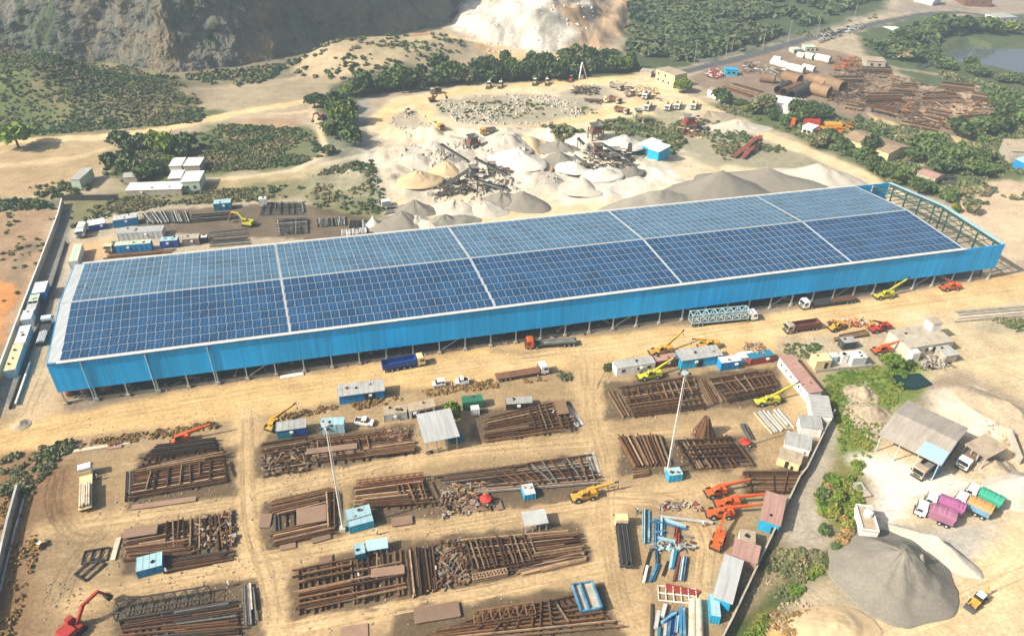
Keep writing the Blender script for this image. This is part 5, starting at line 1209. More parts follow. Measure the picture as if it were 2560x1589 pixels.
lf = mb.build('lattice_load', 'pale_blue', None); lf.location = (*(50.7,176.1), 0); lf.rotation_euler.z = ang((50.7,176.1), (70.7,180.0))
lf.name = 'steel_lattice_load'; tag(lf, 'pale blue steel lattice frame loaded on the white lorry', 'lattice frame', None, 'thing')
t = truck('white-cabbed lorry with a low dark trailer, right of the lattice load', (103.8,190.7), (85.7,186.0), 'white_car'); load_bars(t, 0.3, 9.0, 3, 1.27, 0.3, 'brown_steel')
truck('dark maroon tipper lorry on the sandy road', (87.5,176.0), (77.2,173.3), 'tan_roof', 'tipper', 'maroon')
truck('white-cabbed lorry with an empty flat trailer beside the grass verge', (-3.9,149.7), (9.5,153.5), 'white_car', body='brown_steel')
t = truck('white-cabbed lorry with a cream slab load standing alone at far left', (-86.9,104.0), (-92.3,115.6), 'white_car', body='cream_paint'); load_bars(t, 0.2, 7.2, 5, 1.27, 0.9, 'pipe_cream', seed=4)
t = truck('cream-cabbed long lorry loaded with black steel, beside the blue beams', (22.8,91.9), (22.9,104.1), 'cream_paint', body='dark_steel'); load_bars(t, 0.2, 10.5, 5, 1.27, 0.7, 'black_steel', seed=5)
t = truck('dark blue heavy lorry with many wheels and pale cab under the eave', (-33.5,152.7), (-22.8,156.3), 'cream_paint', 'tipper', 'navy_paint', axles=[1.0, 2.4, 3.8, 5.6, 7.2, 9.5], side=1.5)
g_ = 'lorries lined up by the gravel heap'
truck('white-cabbed lorry with a mauve cover, nearest the gravel heap', (91.3,104.2), (85.2,108.0), 'white_car', 'cargo', 'mauve_tarp', 'mauve_tarp', side=1.9, group=g_)
truck('white-cabbed lorry with a bright magenta cover', (94.2,106.6), (88.4,110.6), 'white_car', 'cargo', 'purple_tarp', 'purple_tarp', side=1.9, group=g_)
truck('white-cabbed lorry with orange top and blue sides', (99.9,106.3), (94.8,110.9), 'white_car', 'cargo', 'lorry_blue', 'orange_tarp', side=1.8, group=g_)
truck('white-cabbed lorry with a green cover, farthest from the gravel heap', (103.3,108.7), (98.4,113.3), 'white_car', 'cargo', 'green_tarp', 'green_tarp', side=1.8, group=g_)
truck('pinkish loaded lorry parked half under the flat tan roof', (108.7,126.4), (100.8,120.2), 'white_paint', 'cargo', 'tan_roof', 'plate_brown', side=1.2)
truck('grey open tipper lorry at the mouth of the big grey shed', (95.8,122.2), (89.5,117.3), 'tan_roof', 'tipper', 'grey_steel')
t = truck('flat lorry loaded with pale pipes beside the left end of the shed', (-126.6,160.9), (-130.3,172.3), 'white_car', body='dark_steel'); load_bars(t, 0.1, 6.0, 5, 1.27, 0.3, 'pale_steel', seed=8)
truck('cream lorry cab backed up to the blue rear-yard container', (-132.1,218.3), (-131.9,212.1), 'cream_paint', 'flatbed')
truck('white box lorry at the top left of the rear yard', (-147.8,228.5), (-145.9,222.0), 'white_car', 'cargo', 'white_paint', 'white_paint', side=1.6)
car('white pickup parked askew behind the steel stacks', (-36.8,132.5), (-32.4,132.0), 'pickup', name='pickup_truck', cat='pickup')
car('white off-road car on the sandy verge, left of a jeep', (-16.7,147.5), (-19.9,146.7), 'suv')
car('white jeep with an open dark back right of another white car', (-10.8,148.4), (-14.1,147.7), 'pickup', name='jeep', cat='jeep')
car('dark blue car half hidden under the grey open shed roof', (-14.2,126.7), (-10.8,127.7), 'sedan', 'teal_paint')

# ------------------------------------------------------------------ cranes and diggers
mobile_crane('lime yellow mobile crane in front of the long white cabin', (38.8,152.4), (32.7,150.9), 'lime_paint', 7.0, 18, 195)
mobile_crane('lime yellow mobile crane with raised boom beside the white office', (66.5,142.8), (60.4,141.6), 'lime_paint', 8.0, 18, 190)
mobile_crane('lime green mobile crane under the right half of the shed eave', (116.0,193.5), (110.0,192.1), 'lime_paint', 8.0, 26, 188)
mobile_crane('red mobile crane near the right end of the shed', (138.7,198.8), (132.8,197.6), 'orange_paint', 7.0, 28, 10)
mobile_crane('orange-red mobile crane at the back of the leftmost steel plot', (-73.6,126.0), (-77.2,124.2), 'orange_paint', 7.2, 12, 172)
mobile_crane('yellow mobile crane beside the teal and navy cabin', (-55.3,132.0), (-56.4,128.9), 'yellow_paint', 6.5, 14, 150)
mobile_crane('yellow-brown mobile crane at the lane end of the long steel row', (18.5,110.9), (13.2,109.4), 'yellow_paint', 6.5, 8, 178)
mobile_crane('yellow crane with boom raised to the right, on the road verge', (43.3,163.2), (37.3,161.6), 'yellow_paint', 7.0, 24, 200)
mobile_crane('yellow crane with boom pointing left, beside the other road crane', (56.7,165.7), (51.1,164.8), 'yellow_paint', 6.5, 12, 0)
mobile_crane('red crane right of the scrap pile on the sandy road', (107.5,175.8), (101.7,174.1), 'red_paint', 6.5, 26, 12)
mobile_crane('yellow crane left in the scrap pile on the sandy road', (94.6,176.3), (90.2,174.3), 'yellow_paint', 6.0, 20, 12)
og = 'orange cranes parked side by side'
mobile_crane('orange crane, farthest back of the three parked side by side', (46.3,112.3), (42.1,111.3), 'orange_paint', 8.0, 7, 178, og)
mobile_crane('orange crane, middle one of the three parked side by side', (48.4,109.0), (43.4,108.5), 'orange_paint', 8.4, 9, 176, og)
mobile_crane('orange crane, frontmost of the three parked side by side', (46.5,106.1), (41.0,105.8), 'orange_paint', 8.4, 6, 180, og)
mobile_crane('orange-red crane standing alone below the three parked ones', (42.8,100.6), (40.7,96.8), 'orange_paint', 6.0, 12, 182)
mobile_crane('orange machine by the left side of the unfinished concrete building', (103.0,164.8), (98.4,163.9), 'orange_paint', 5.0, 15, 180)
excavator('red excavator with bent arm in the lower left corner', (-76.2,77.1), math.radians(62), 'red_paint')
loader('yellow backhoe loader on the sandy road at lower right', (87.3,86.1), math.radians(215), s=.85, base=0)
excavator('yellow excavator among the stacked steel of the rear yard', (-93.0,233.7), math.radians(165), 'lime_paint')
loader('small yellow roller on the bare earth at far left', (-91.6,95.4), math.radians(70), s=0.45, name='yellow_roller')
# machines and lorries of the stone works
sg = 'lorries parked in the stone works'
for k, (lab, A, B, cabm, kd, bod) in enumerate((
        ('yellow dump truck on the left loop of the quarry road', (-36.9,331.6), (-32.8,326.2), 'yellow_paint', 'tipper', 'cream_paint'),
        ('yellow dump truck heading left on the quarry road', (-8.6,322.6), (-15.2,320.4), 'yellow_paint', 'tipper', 'grey_steel'),
        ('brown tipper lorry at the bend of the quarry road', (49.4,363.3), (55.1,358.1), 'tan_roof', 'tipper', 'brown_steel'),
        ('brown lorry behind the tipper at the quarry bend', (48.5,379.9), (53.0,374.2), 'tan_roof', 'tipper', 'brown_steel'),
        ('long rusty trailer lorry in the upper stone works', (35.0,378.3), (46.8,376.4), 'cream_paint', 'flatbed', 'brown_steel'),
        ('white lorry facing the viewer, first of four', (67.8,372.4), (64.5,363.3), 'white_car', 'tipper', 'cream_paint'),
        ('white lorry facing the viewer, second of four', (77.9,372.1), (74.9,363.8), 'white_car', 'tipper', 'cream_paint'),
        ('white lorry facing the viewer, third of four', (83.0,374.0), (80.0,365.7), 'white_car', 'tipper', 'cream_paint'),
        ('white lorry facing the viewer, fourth of four', (91.3,375.3), (88.2,366.1), 'white_car', 'tipper', 'cream_paint'),
        ('pale cement lorry in the upper stone works', (69.7,389.8), (66.1,381.7), 'white_car', 'tipper', 'pale_steel'),
        ('dark lorry by the tree belt above the stone works', (-38.9,387.6), (-44.2,385.6), 'tan_roof', 'tipper', 'dark_steel'),
        ('grey lorry in the upper lot of the stone works', (51.1,403.6), (56.6,396.4), 'tan_roof', 'tipper', 'grey_steel'))):
    truck(lab, A, B, cabm, kd, bod, group=sg, base=(hz(A)+hz(B))/2)
for lab, P, hd in (('yellow loader first from the left under the tree belt', (-14.4,399.1), 4.6), ('yellow loader second from the left under the tree belt', (-8.2,400.0), 4.6),
                   ('yellow loader third from the left under the tree belt', (10.3,406.1), 4.6), ('yellow loader fourth from the left under the tree belt', (16.9,406.5), 4.7),
                   ('orange loader near the pale tripod by the tree belt', (30.2,413.1), 4.5), ('white machine in the left loop of the quarry', (-52.0,355.2), 5.0),
                   ('yellow loader in the rear part of the stone works lot', (60.7,388.4), 3.9)):
    loader(lab, P, hd, 'cream_paint' if 'white' in lab else ('orange_paint' if 'orange' in lab else 'yellow_dust'), s=1.05, base=hz(P), group='loaders in the stone works')
excavator('rust-red digger by the green trees left of the stone works', (-91.5,344.1), math.radians(250), 'brown_steel')
excavator('brown excavator digging at the rim of the grey rubble patch', (-41.9,373.5), math.radians(20), 'brown_steel')

# ------------------------------------------------------------------ small things
def parasol(label, P, m='cloth_red'):
    t = thing('parasol', label, 'parasol', P)
    MB().cyl((0, 0, 0), (0, 0, 2.3), 0.04, n=6).build('pole', 'galvanised', t)
    n = 12; v = [(0, 0, 2.5)] + [(1.25*math.cos(2*PI*i/n), 1.25*math.sin(2*PI*i/n), 1.95) for i in range(n)]
    MB().add(v, [(0, 1+i, 1+(i+1) % n) for i in range(n)]).build('canopy', m, t)
parasol('red parasol among the rusty plates of the long steel row', (-4.9,107.9))
parasol('red parasol over a work spot right of the lamp mast stack', (53.9,126.4))
person('worker in white shirt and white helmet standing on the solar roof', (WO[0]+wp(5.8, 30.5, 0)[0], WO[1]+wp(5.8, 30.5, 0)[1]), 2.0, 'white_paint', helmet='white_paint', z=roof_z(30.5)+0.18)
person('worker in blue with white helmet beside the right red parasol', (54.8,125.1), 2.5, 'cloth_blue', helmet='white_paint')
person('worker in white shirt in the longest steel row', (-28.1,89.1), 1.2, 'white_paint', helmet='white_paint')
person('worker in white helmet near the lower parallel beams', (-13.7,91.0), 0.4, 'cream_paint', helmet='white_paint')
person('worker at the right end of the leftmost blue cabin', (-64.6,89.5), 1.8, 'white_paint', helmet='white_paint')
person('worker in white by the dark truss stack', (-52.0,86.9), 4.0, 'white_paint', helmet='white_paint')
for lab, P, sh in (('worker in pale shirt on the lane below the sky blue cabin', (-26.3,99.5), 'cream_paint'), ('worker in white walking on the wide lane by the lattice rows', (21.2,113.0), 'white_paint'), ('worker in blue near the loose blue beams', (26.7,106.1), 'cloth_blue'),
        ('worker in white beside the front orange crane', (39.7,103.0), 'white_paint'), ('worker in pale shirt beside the white jeep', (-15.0,146.3), 'cream_paint'), ('worker in white at the stack near the round tree', (10.4,136.4), 'white_paint'),
        ('worker in pale shirt beside the lone cream-loaded lorry', (-88.8,113.1), 'cream_paint'), ('worker in red shirt near the lattice cone', (43.2,129.7), 'cloth_red')):
    person(lab, P, random.uniform(0, 6), sh, helmet='white_paint')
t = thing('motorbike', 'dark motorbike in front of the grey open shed', 'motorbike', (-18.2,122.8), 0.3)
for x in (-0.6, 0.6):
    w_ = MB().cyl((x, -0.06, 0.32), (x, 0.06, 0.32), 0.32, n=12).build('wheel', 'black_rubber', t)
MB().prism([(-0.7, 0.5), (0.4, 0.5), (0.55, 0.95), (0.2, 0.95), (-0.1, 0.75), (-0.75, 0.8)], -0.13, 0.13).build('body', 'black_steel', t)
MB().bar((0.45, -0.35, 1.05), (0.45, 0.35, 1.05), 0.05).build('handlebar', 'galvanised', t)
for k, (x, y, lab) in enumerate(((640, 735, 'rusty round tank at the left corner under the shed'), (790, 715, 'dark rusty round tank, second under the shed corner'), (995, 680, 'largest rust-red round tank under the shed corner'))):
    P = ((-109.0,140.0), (-105.6,141.0), (-100.9,142.4))[k]; r = (1.1, 1.3, 1.7)[k]
    t = thing('storage_tank', lab, 'tank', (P[0], P[1]+1.5), 0)
    MB().cyl((0, 0, 0), (0, 0, 3.2), r, n=20).build('shell', 'tank_rust', t, True)
    MB().cyl((0, 0, 3.2), (0, 0, 3.5), r, r*0.4, n=20).build('lid', 'brown_steel', t)
t = thing('white_slab', 'white slab lying against the shed foot', 'slab', (-59.0,148.8), ang((-59.0,148.8), (-53.9,150.4)))
MB().box((2.9, 0.4, 0.15), (5.8, 1.2, 0.3)).build('board', 'white_paint', t); MB().box((2.9, 0.4, 0.34), (5.4, 0.9, 0.06)).build('cover', 'gutter_white', t)

# ------------------------------------------------------------------ stacked steel
# I-section of unit length (x), width (y) and height (z), standing or lying on its side
def ibeam_mesh(m, lying):
    f, w = 0.14, 0.16
    prof = [(-.5, 0), (.5, 0), (.5, f), (w/2, f), (w/2, 1-f), (.5, 1-f), (.5, 1), (-.5, 1), (-.5, 1-f), (-w/2, 1-f), (-w/2, f), (-.5, f)]
    if lying: prof = [(z-.5, y+.5) for y, z in prof]
    n = 12; vs = [(0, y, z) for y, z in prof] + [(1, y, z) for y, z in prof]
    fs = [(i, (i+1) % n, n+(i+1) % n, n+i) for i in range(n)] + [tuple(range(n-1, -1, -1)), tuple(range(n, 2*n))]
    if lying: fs = [q[::-1] for q in fs]
    return MB().add(vs, fs)
_bm = {}
def beam_data(m, lying):
    if (m, lying) not in _bm: _bm[(m, lying)] = ibeam_mesh(m, lying).mesh('steel_beam', m)
    return _bm[(m, lying)]
BEAMS = []
def beam(a, b, z, w, h, m, lying, label, group, name='steel_beam', cat='steel beam', tilt=0.0):
    BEAMS.append(dict(a=a, b=b, z=z, w=w, h=h, m=m, ly=lying, label=label, group=group, name=name, cat=cat))
def quad_pt(q, u, v):
    a = lerp(q[0], q[1], u); b = lerp(q[3], q[2], u); return lerp(a, b, v)
RUST = ('rust_a', 'rust_b', 'rust_b', 'rust_c')
def rack(label, group, q, layers, seed=1, mats=RUST, name='steel_beam', cat='steel beam'):
    rr = random.Random(seed)
    for (d, n, z, w, h, (u0, u1, v0, v1)) in layers:
        n = max(n, int(round(n*1.7))); w = w*.66; h = h*.8; low = z < .2 and len(layers) > 1 and mats is RUST
        for i in range(n):
            t = (i+0.5)/n + rr.uniform(-.25, .25)/n
            s0 = rr.uniform(-.02, .05); s1 = rr.uniform(-.02, .06); sk = rr.uniform(-.012, .012)
            if rr.random() < 0.18: s0 += rr.uniform(0, .35)
            if rr.random() < 0.18: s1 += rr.uniform(0, .35)
            if d == 'u':
                v = v0+(v1-v0)*t; a = quad_pt(q, u0+(u1-u0)*s0, v-sk); b = quad_pt(q, u1-(u1-u0)*s1, v+sk)
            else:
                u = u0+(u1-u0)*t; a = quad_pt(q, u-sk, v0+(v1-v0)*s0); b = quad_pt(q, u+sk, v1-(v1-v0)*s1)
            beam(a, b, z, w*rr.uniform(.8, 1.25), h*rr.uniform(.85, 1.15), rr.choice(('rust_a', 'rust_a', 'black_steel') if low else (('rust_b', 'rust_b', 'rust_c', 'rust_a') if (mats is RUST and z > .85) else mats)), rr.random() < .3, label, group, name, cat)
F_ = (0, 1, 0, 1)
rack('rusty steel beam in the plot beside the lone cream-loaded lorry', 'beams beside the cream-loaded lorry', [(-80.1,107.4), (-59.9,112.8), (-65.0,124.1), (-82.0,118.7)],
     [('v', 8, 0, .4, .45, F_), ('u', 9, .45, .42, .5, (0, 1, 0, .8)), ('v', 5, .95, .35, .4, (.1, 1, .1, .6)), ('u', 4, .95, .4, .4, (.1, 1, .62, .8))], 11)
rack('black steel beam at the back of the leftmost plot', 'black beams by the leftmost crane', [(-82.3,118.3), (-65.7,122.7), (-67.8,126.1), (-80.4,123.4)],
     [('u', 7, 0, .4, .45, F_), ('v', 5, .45, .35, .4, F_), ('u', 4, .85, .35, .35, F_)], 12, ('black_steel', 'black_steel', 'rust_a'))
rack('dark steel beam lying endwise at the left side of the leftmost plot', 'endwise beams of the leftmost plot', [(-80.2,106.7), (-78.1,107.3), (-81.9,116.1), (-83.9,115.7)], [('v', 4, 0, .4, .5, F_)], 13, ('black_steel', 'grey_steel', 'rust_a'))
rack('rusty steel beam in the plot behind the deep blue cabin', 'beams behind the deep blue cabin', [(-73.8,91.7), (-53.0,94.8), (-57.2,105.2), (-76.7,99.0)],
     [('v', 8, 0, .4, .4, F_), ('u', 7, .4, .42, .5, (0, .62, 0, .55)), ('u', 5, .4, .4, .45, (0, .6, .6, 1)), ('v', 4, .4, .4, .5, (.66, 1, .1, 1)), ('u', 4, .9, .4, .4, (.03, .58, .08, .4)), ('v', 3, .9, .35, .4, (.35, .62, .2, 1))], 14)
rack('rusty beam in the long bundle right of the deep blue cabin', 'bundle right of the deep blue cabin', [(-65.0,89.4), (-53.0,92.6), (-53.2,95.3), (-66.8,92.8)], [('u', 6, 0, .4, .45, F_), ('u', 3, .45, .4, .4, (.1, .9, .2, .8))], 15, ('rust_a', 'rust_a', 'black_steel'))
rack('dark steel beam in the lowest left plot by the red excavator', 'beams by the red excavator', [(-65.9,74.4), (-46.2,76.0), (-49.3,84.0), (-69.7,79.3)],
     [('v', 9, 0, .4, .5, F_), ('u', 6, .5, .4, .45, F_), ('u', 5, .95, .35, .35, (.45, 1, .2, .9))], 16, ('black_steel', 'rust_a', 'rust_b', 'grey_steel'))
rack('pale grey beam standing endwise right of the lowest left plot', 'pale beams of the lowest left plot', [(-46.5,78.2), (-44.5,79.5), (-47.6,87.6), (-49.7,87.4)], [('v', 3, .3, .5, .5, F_)], 17, ('grey_steel', 'pipe_cream'))
rack('rusty beam in the stack left of the grey open shed', 'stack left of the grey open shed', [(-43.0,117.6), (-21.1,122.5), (-24.0,130.4), (-46.0,126.6)],
     [('v', 7, 0, .4, .45, F_), ('u', 8, .45, .4, .45, (0, 1, .05, .95)), ('u', 4, .9, .4, .45, (.5, 1, .0, .3)), ('v', 4, .9, .35, .35, (0, .6, .2, .8))], 18)
rack('rusty beam in the cluttered stack below the teal and navy cabin', 'stack below the teal and navy cabin', [(-53.8,114.5), (-43.3,116.9), (-46.7,127.3), (-56.8,124.3)],
     [('v', 4, 0, .4, .4, F_), ('u', 6, .4, .4, .4, F_), ('u', 3, .8, .4, .4, (0, 1, .6, 1))], 19)
rack('rusty beam in the plot left of the left lamp mast', 'plot left of the left lamp mast', [(-46.5,95.7), (-34.6,99.7), (-37.4,111.8), (-50.2,107.3)],
     [('v', 6, 0, .4, .45, F_), ('u', 6, .45, .4, .45, (0, 1, .62, 1)), ('u', 7, .45, .4, .4, (0, 1, 0, .34)), ('v', 2, .9, .4, .45, (.84, 1, .1, .9))], 20)
rack('rusty beam behind the sky blue cabin at the left mast', 'row behind the sky blue cabin', [(-32.7,105.1), (-14.3,106.9), (-18.2,115.6), (-33.2,111.8)],
     [('v', 8, 0, .4, .45, F_), ('u', 6, .45, .42, .5, (0, .95, .1, .95)), ('v', 4, .95, .35, .4, (.55, 1, .2, .8)), ('u', 3, .95, .5, .5, (.1, .7, .05, .4))], 21, ('rust_b', 'rust_b', 'rust_a', 'tank_rust', 'rust_c'))
rack('grey-brown beam in the lattice rows left of the wide lane', 'lattice rows left of the wide lane', [(-6.8,110.8), (19.9,113.9), (18.5,123.1), (-18.3,115.0)],
     [('v', 12, 0, .4, .45, F_), ('u', 7, .45, .42, .48, F_), ('v', 7, .95, .35, .4, (.3, 1, .1, .9)), ('u', 3, 1.0, .4, .4, (.0, .6, .6, .95))], 22, ('rust_b', 'rust_c', 'grey_steel', 'rust_a'))
rack('rusty beam in the stack right of the round green tree', 'stack right of the round tree', [(-6.1,126.0), (16.7,131.0), (13.0,142.0), (-6.2,134.5)],
     [('v', 8, 0, .4, .45, F_), ('u', 6, .45, .4, .45, F_), ('v', 4, .9, .4, .4, (.5, 1, .1, .95)), ('u', 3, .9, .4, .4, (0, .5, .1, .5))], 23)
rack('rusty girder in the left half of the longest row', 'left half of the longest row', [(-37.8,80.6), (-18.7,85.7), (-20.7,96.0), (-41.0,90.6)],
     [('v', 10, 0, .45, .7, F_), ('u', 4, .7, .45, .5, F_), ('u', 3, 1.15, .6, .4, (.0, .55, .0, .9)), ('v', 3, .7, .4, .4, (.3, .8, .4, 1))], 24, ('rust_a', 'rust_b', 'rust_c', 'rust_a'))
rack('long beam in the parallel bundle in the middle of the longest row', 'parallel bundle of the longest row', [(-18.1,84.9), (-12.8,86.7), (-14.8,97.1), (-20.5,96.2)], [('v', 7, 0, .45, .6, F_), ('v', 5, .6, .4, .45, F_)], 25, ('rust_b', 'rust_c', 'rust_a'))
rack('rusty beam in the gridded right end of the longest row', 'right end of the longest row', [(-6.4,89.1), (15.6,94.4), (13.6,101.1), (-9.2,98.5)],
     [('v', 10, 0, .4, .5, F_), ('u', 7, .5, .38, .45, F_), ('v', 8, .95, .3, .35, (0, .6, .15, .95)), ('u', 4, .95, .4, .4, (.55, 1, .2, .9))], 26)
rack('broad brown plate girder at the front of the right end of the longest row', 'plate girders by the wide lane', [(2.0,89.6), (16.0,94.2), (15.2,96.2), (2.0,91.9)], [('u', 3, .1, .9, .7, F_)], 27, ('rust_c', 'plate_brown'), 'plate_girder', 'girder')
rack('rusty beam in the lowest row with the blue trough', 'lowest row with the blue trough', [(-20.5,74.8), (21.3,79.4), (13.5,86.7), (-7.1,80.2)],
     [('v', 12, 0, .45, .6, F_), ('u', 5, .6, .4, .5, F_), ('v', 5, 1.1, .35, .35, (.3, .8, .2, 1))], 28)
rack('rusty beam in the stack below the long white cabin', 'stack below the long white cabin', [(29.5,135.6), (48.3,139.5), (47.5,152.2), (27.4,146.7)],
     [('v', 8, 0, .4, .45, F_), ('u', 7, .45, .4, .45, F_), ('v', 7, .9, .32, .35, (0, 1, .4, .9))], 29)
rack('rusty beam in the stack below the big bright blue cabin', 'stack below the big blue cabin', [(54.0,141.6), (69.1,146.3), (67.7,155.6), (50.9,151.2)],
     [('v', 7, 0, .4, .45, F_), ('u', 6, .45, .4, .45, F_), ('v', 6, .9, .32, .35, (.1, 1, .2, .85))], 30)
rack('long beam slanting between the two stacks under the row of cabins', 'slanting beams between two stacks', [(48.6,140.1), (52.8,142.2), (51.3,151.4), (47.4,150.7)], [('v', 4, .1, .45, .5, F_)], 31, ('rust_c', 'rust_b'))
rack('long beam slanting at the lane corner below the white cabin', 'slanting beams at the lane corner', [(27.2,135.7), (28.9,136.3), (26.4,146.5), (24.3,145.2)], [('v', 3, .1, .45, .5, F_)], 32, ('rust_c', 'rust_b'))
rack('long brown beam in the wide parallel stack left of the right lamp mast', 'parallel stack left of the right mast', [(27.7,119.2), (36.1,120.0), (35.2,130.1), (24.9,129.4)], [('v', 9, 0, .5, .6, F_), ('v', 6, .6, .45, .5, F_)], 33, ('rust_b', 'rust_c', 'rust_b'))
rack('rusty beam lying across the front of the parallel stack at the right mast', 'front beams at the right mast', [(27.0,116.0), (31.1,117.0), (31.0,119.4), (27.2,118.8)], [('u', 5, 0, .4, .5, F_)], 34)
rack('rusty beam in the open lattice stack right of the right lamp mast', 'lattice stack right of the right mast', [(40.3,118.6), (55.3,120.3), (52.5,130.2), (37.8,128.6)],
     [('u', 8, 0, .4, .45, F_), ('v', 7, .45, .35, .45, F_), ('u', 3, .9, .4, .4, (.1, .9, .2, .9))], 35)
rack('thin rusty bar in the long rack behind the orange cranes', 'long rack behind the orange cranes', [(51.1,111.8), (61.3,112.2), (64.6,118.8), (51.7,118.5)], [('v', 4, 0, .3, .35, F_), ('u', 12, .35, .28, .3, F_), ('v', 2, .65, .3, .3, F_)], 36)
rack('pale shining beam in the small stack by the white office', 'pale beams by the white office', [(61.3,130.9), (67.9,133.0), (66.1,139.9), (58.7,138.5)], [('v', 5, .15, .45, .45, F_)], 37, ('pale_steel', 'pale_steel', 'pipe_cream'), 'pale_beam', 'steel beam')
rack('dark bar in the little bundle above the right red parasol', 'little bundle above the red parasol', [(55.4,128.9), (57.3,128.9), (56.7,134.7), (54.8,134.4)], [('v', 4, 0, .3, .35, F_)], 38, ('black_steel', 'grey_steel'))
# rear yard
GS = ('grey_steel', 'black_steel', 'grey_steel', 'pale_steel')
rg = 'steel of the rear yard'
rack('grey beam laid in short parallel ranks at the back of the rear yard', 'ranks at the back of the rear yard', [(-127.9,233.2), (-113.9,234.5), (-118.3,243.3), (-135.1,242.2)], [('u', 3, 0, .4, .4, F_), ('v', 15, .4, .42, .5, F_)], 40, ('pale_steel', 'black_steel', 'grey_steel'))
rack('dark grey beam lying behind the yellow excavator of the rear yard', 'beams behind the yellow excavator', [(-113.6,234.6), (-97.7,238.5), (-100.3,244.4), (-116.0,241.2)], [('u', 6, 0, .4, .5, F_)], 41, ('black_steel', 'grey_steel'))
rack('brown-grey beam in the long bundle next to the grey rear-yard cabin', 'bundle next to the grey cabin', [(-100.5,217.2), (-87.9,219.8), (-92.5,231.3), (-105.2,227.6)], [('u', 8, 0, .4, .5, F_), ('u', 4, .5, .4, .4, (0, 1, 0, .6))], 42, ('grey_steel', 'rust_c', 'pale_steel'))
rack('grey beam high in the stacked rows under the white water box', 'rows under the white water box', [(-91.7,241.2), (-75.0,242.7), (-78.3,253.2), (-93.2,251.8)], [('u', 9, 0, .4, .5, F_), ('v', 4, .5, .35, .4, F_)], 43, GS)
rack('grey beam in the crossed stack in the middle of the rear yard', 'crossed stack of the rear yard', [(-80.5,226.2), (-70.8,228.0), (-73.4,239.3), (-84.2,237.3)], [('u', 7, 0, .42, .5, F_), ('v', 4, .5, .4, .45, F_), ('u', 4, .95, .4, .4, F_)], 44, GS)
rack('pale beam in the ranks right of the crossed rear-yard stack', 'right ranks of the rear yard', [(-68.6,232.9), (-58.6,234.9), (-60.3,241.5), (-70.4,239.4)], [('v', 12, 0, .42, .5, F_)], 45, ('pale_steel', 'grey_steel', 'black_steel'))
rack('black beam in the dark rank nearest the white heap of the rear yard', 'dark rank of the rear yard', [(-57.2,229.3), (-50.4,230.3), (-52.6,239.3), (-58.2,238.6)], [('v', 8, 0, .42, .5, F_)], 46, ('black_steel', 'black_steel', 'pale_steel'))
rack('white post lying just behind the shed eave', 'white posts behind the eave', [(-58.1,223.5), (-49.9,226.1), (-50.7,230.3), (-59.1,228.5)], [('v', 14, 1.6, .35, .4, F_)], 47, ('gutter_white', 'pale_steel'), 'white_post', 'post')
rack('long rusty plank beam beside the rear eave of the shed', 'long beams beside the rear eave', [(-131.9,208.3), (-110.9,213.2), (-111.5,215.7), (-132.3,211.4)], [('u', 3, 0, .6, .4, F_)], 48, ('rust_b', 'rust_c'))
rack('grey beam by the quarry track hut', 'beams by the track hut', [(-46.9,243.7), (-41.8,245.6), (-42.5,250.9), (-47.0,249.9)], [('u', 5, 0, .4, .5, F_)], 49, GS)
# right side and far yard
rack('long pale timber baulk beside the sandy road at the right edge', 'timber baulks at the right edge', [(128.4,179.5), (152.8,183.5), (156.4,189.9), (131.4,185.7)], [('u', 5, .05, .7, .5, F_)], 50, ('concrete', 'pipe_cream'), 'timber_baulk', 'timber')
rack('brown beam in the flat stack below the scrap pile', 'flat stack below the scrap pile', [(89.7,169.1), (100.7,172.2), (100.7,174.6), (90.1,171.2)], [('u', 5, .05, .5, .6, F_)], 51, ('rust_c', 'rust_b'))
rack('dark beam in the bundle in the bushes beyond the shed end', 'bundle beyond the shed end', [(180.9,268.3), (184.8,268.0), (192.8,276.8), (189.7,278.2)], [('v', 6, .05, .6, .7, F_)], 52, ('grey_steel', 'rust_c'))
rack('dark sheet in the leaning ranks among the far bushes', 'leaning ranks in the far bushes', [(170.0,279.5), (176.1,278.2), (181.5,287.4), (175.8,288.2)], [('u', 7, .05, .5, .7, F_)], 53, ('grey_steel', 'black_steel'))
fg = 'stacked steel of the far pipe yard'
for k, (q, nu, nv) in enumerate((([(179.0,378.0), (198.0,380.7), (205.4,396.9), (186.5,395.9)], 7, 6), ([(198.0,396.5), (210.7,393.6), (221.8,414.8), (207.7,416.0)], 7, 4),
        ([(206.9,381.1), (233.6,383.4), (235.3,400.3), (220.2,399.5)], 8, 4), ([(196.1,358.0), (201.4,349.2), (217.2,365.2), (207.6,369.6)], 6, 3),
        ([(211.0,348.2), (228.2,351.9), (234.8,364.5), (217.1,360.5)], 6, 4), ([(230.7,407.5), (246.0,399.0), (253.3,414.5), (237.5,419.6)], 5, 3),
        ([(177.3,368.1), (187.3,359.1), (192.4,368.8), (182.8,376.6)], 5, 3), ([(110.9,404.9), (122.9,387.2), (133.8,398.6), (120.3,413.1)], 7, 0),
        ([(174.2,414.1), (192.1,415.1), (197.6,429.6), (179.2,428.5)], 6, 2), ([(237.0,387.9), (248.2,379.9), (256.0,392.4), (244.6,400.8)], 5, 2),
        ([(184.3,348.4), (197.6,338.9), (201.4,344.8), (187.4,354.5)], 4, 0), ([(198.9,435.9), (215.8,432.7), (220.7,445.9), (203.1,447.1)], 5, 2),
        ([(166.1,372.4), (174.0,367.9), (179.0,378.0), (171.6,384.5)], 4, 3))):
    ly = ([('v', nv, 0, .7, .8, F_)] if nv else []) + [('u', nu, .8 if nv else 0, .7, .9, F_)]
    rack('brown steel section in the stacks of the far pipe yard', fg, q, ly, 60+k, ('rust_a', 'rust_b', 'rust_c', 'black_steel'), 'far_steel_section', 'steel section')
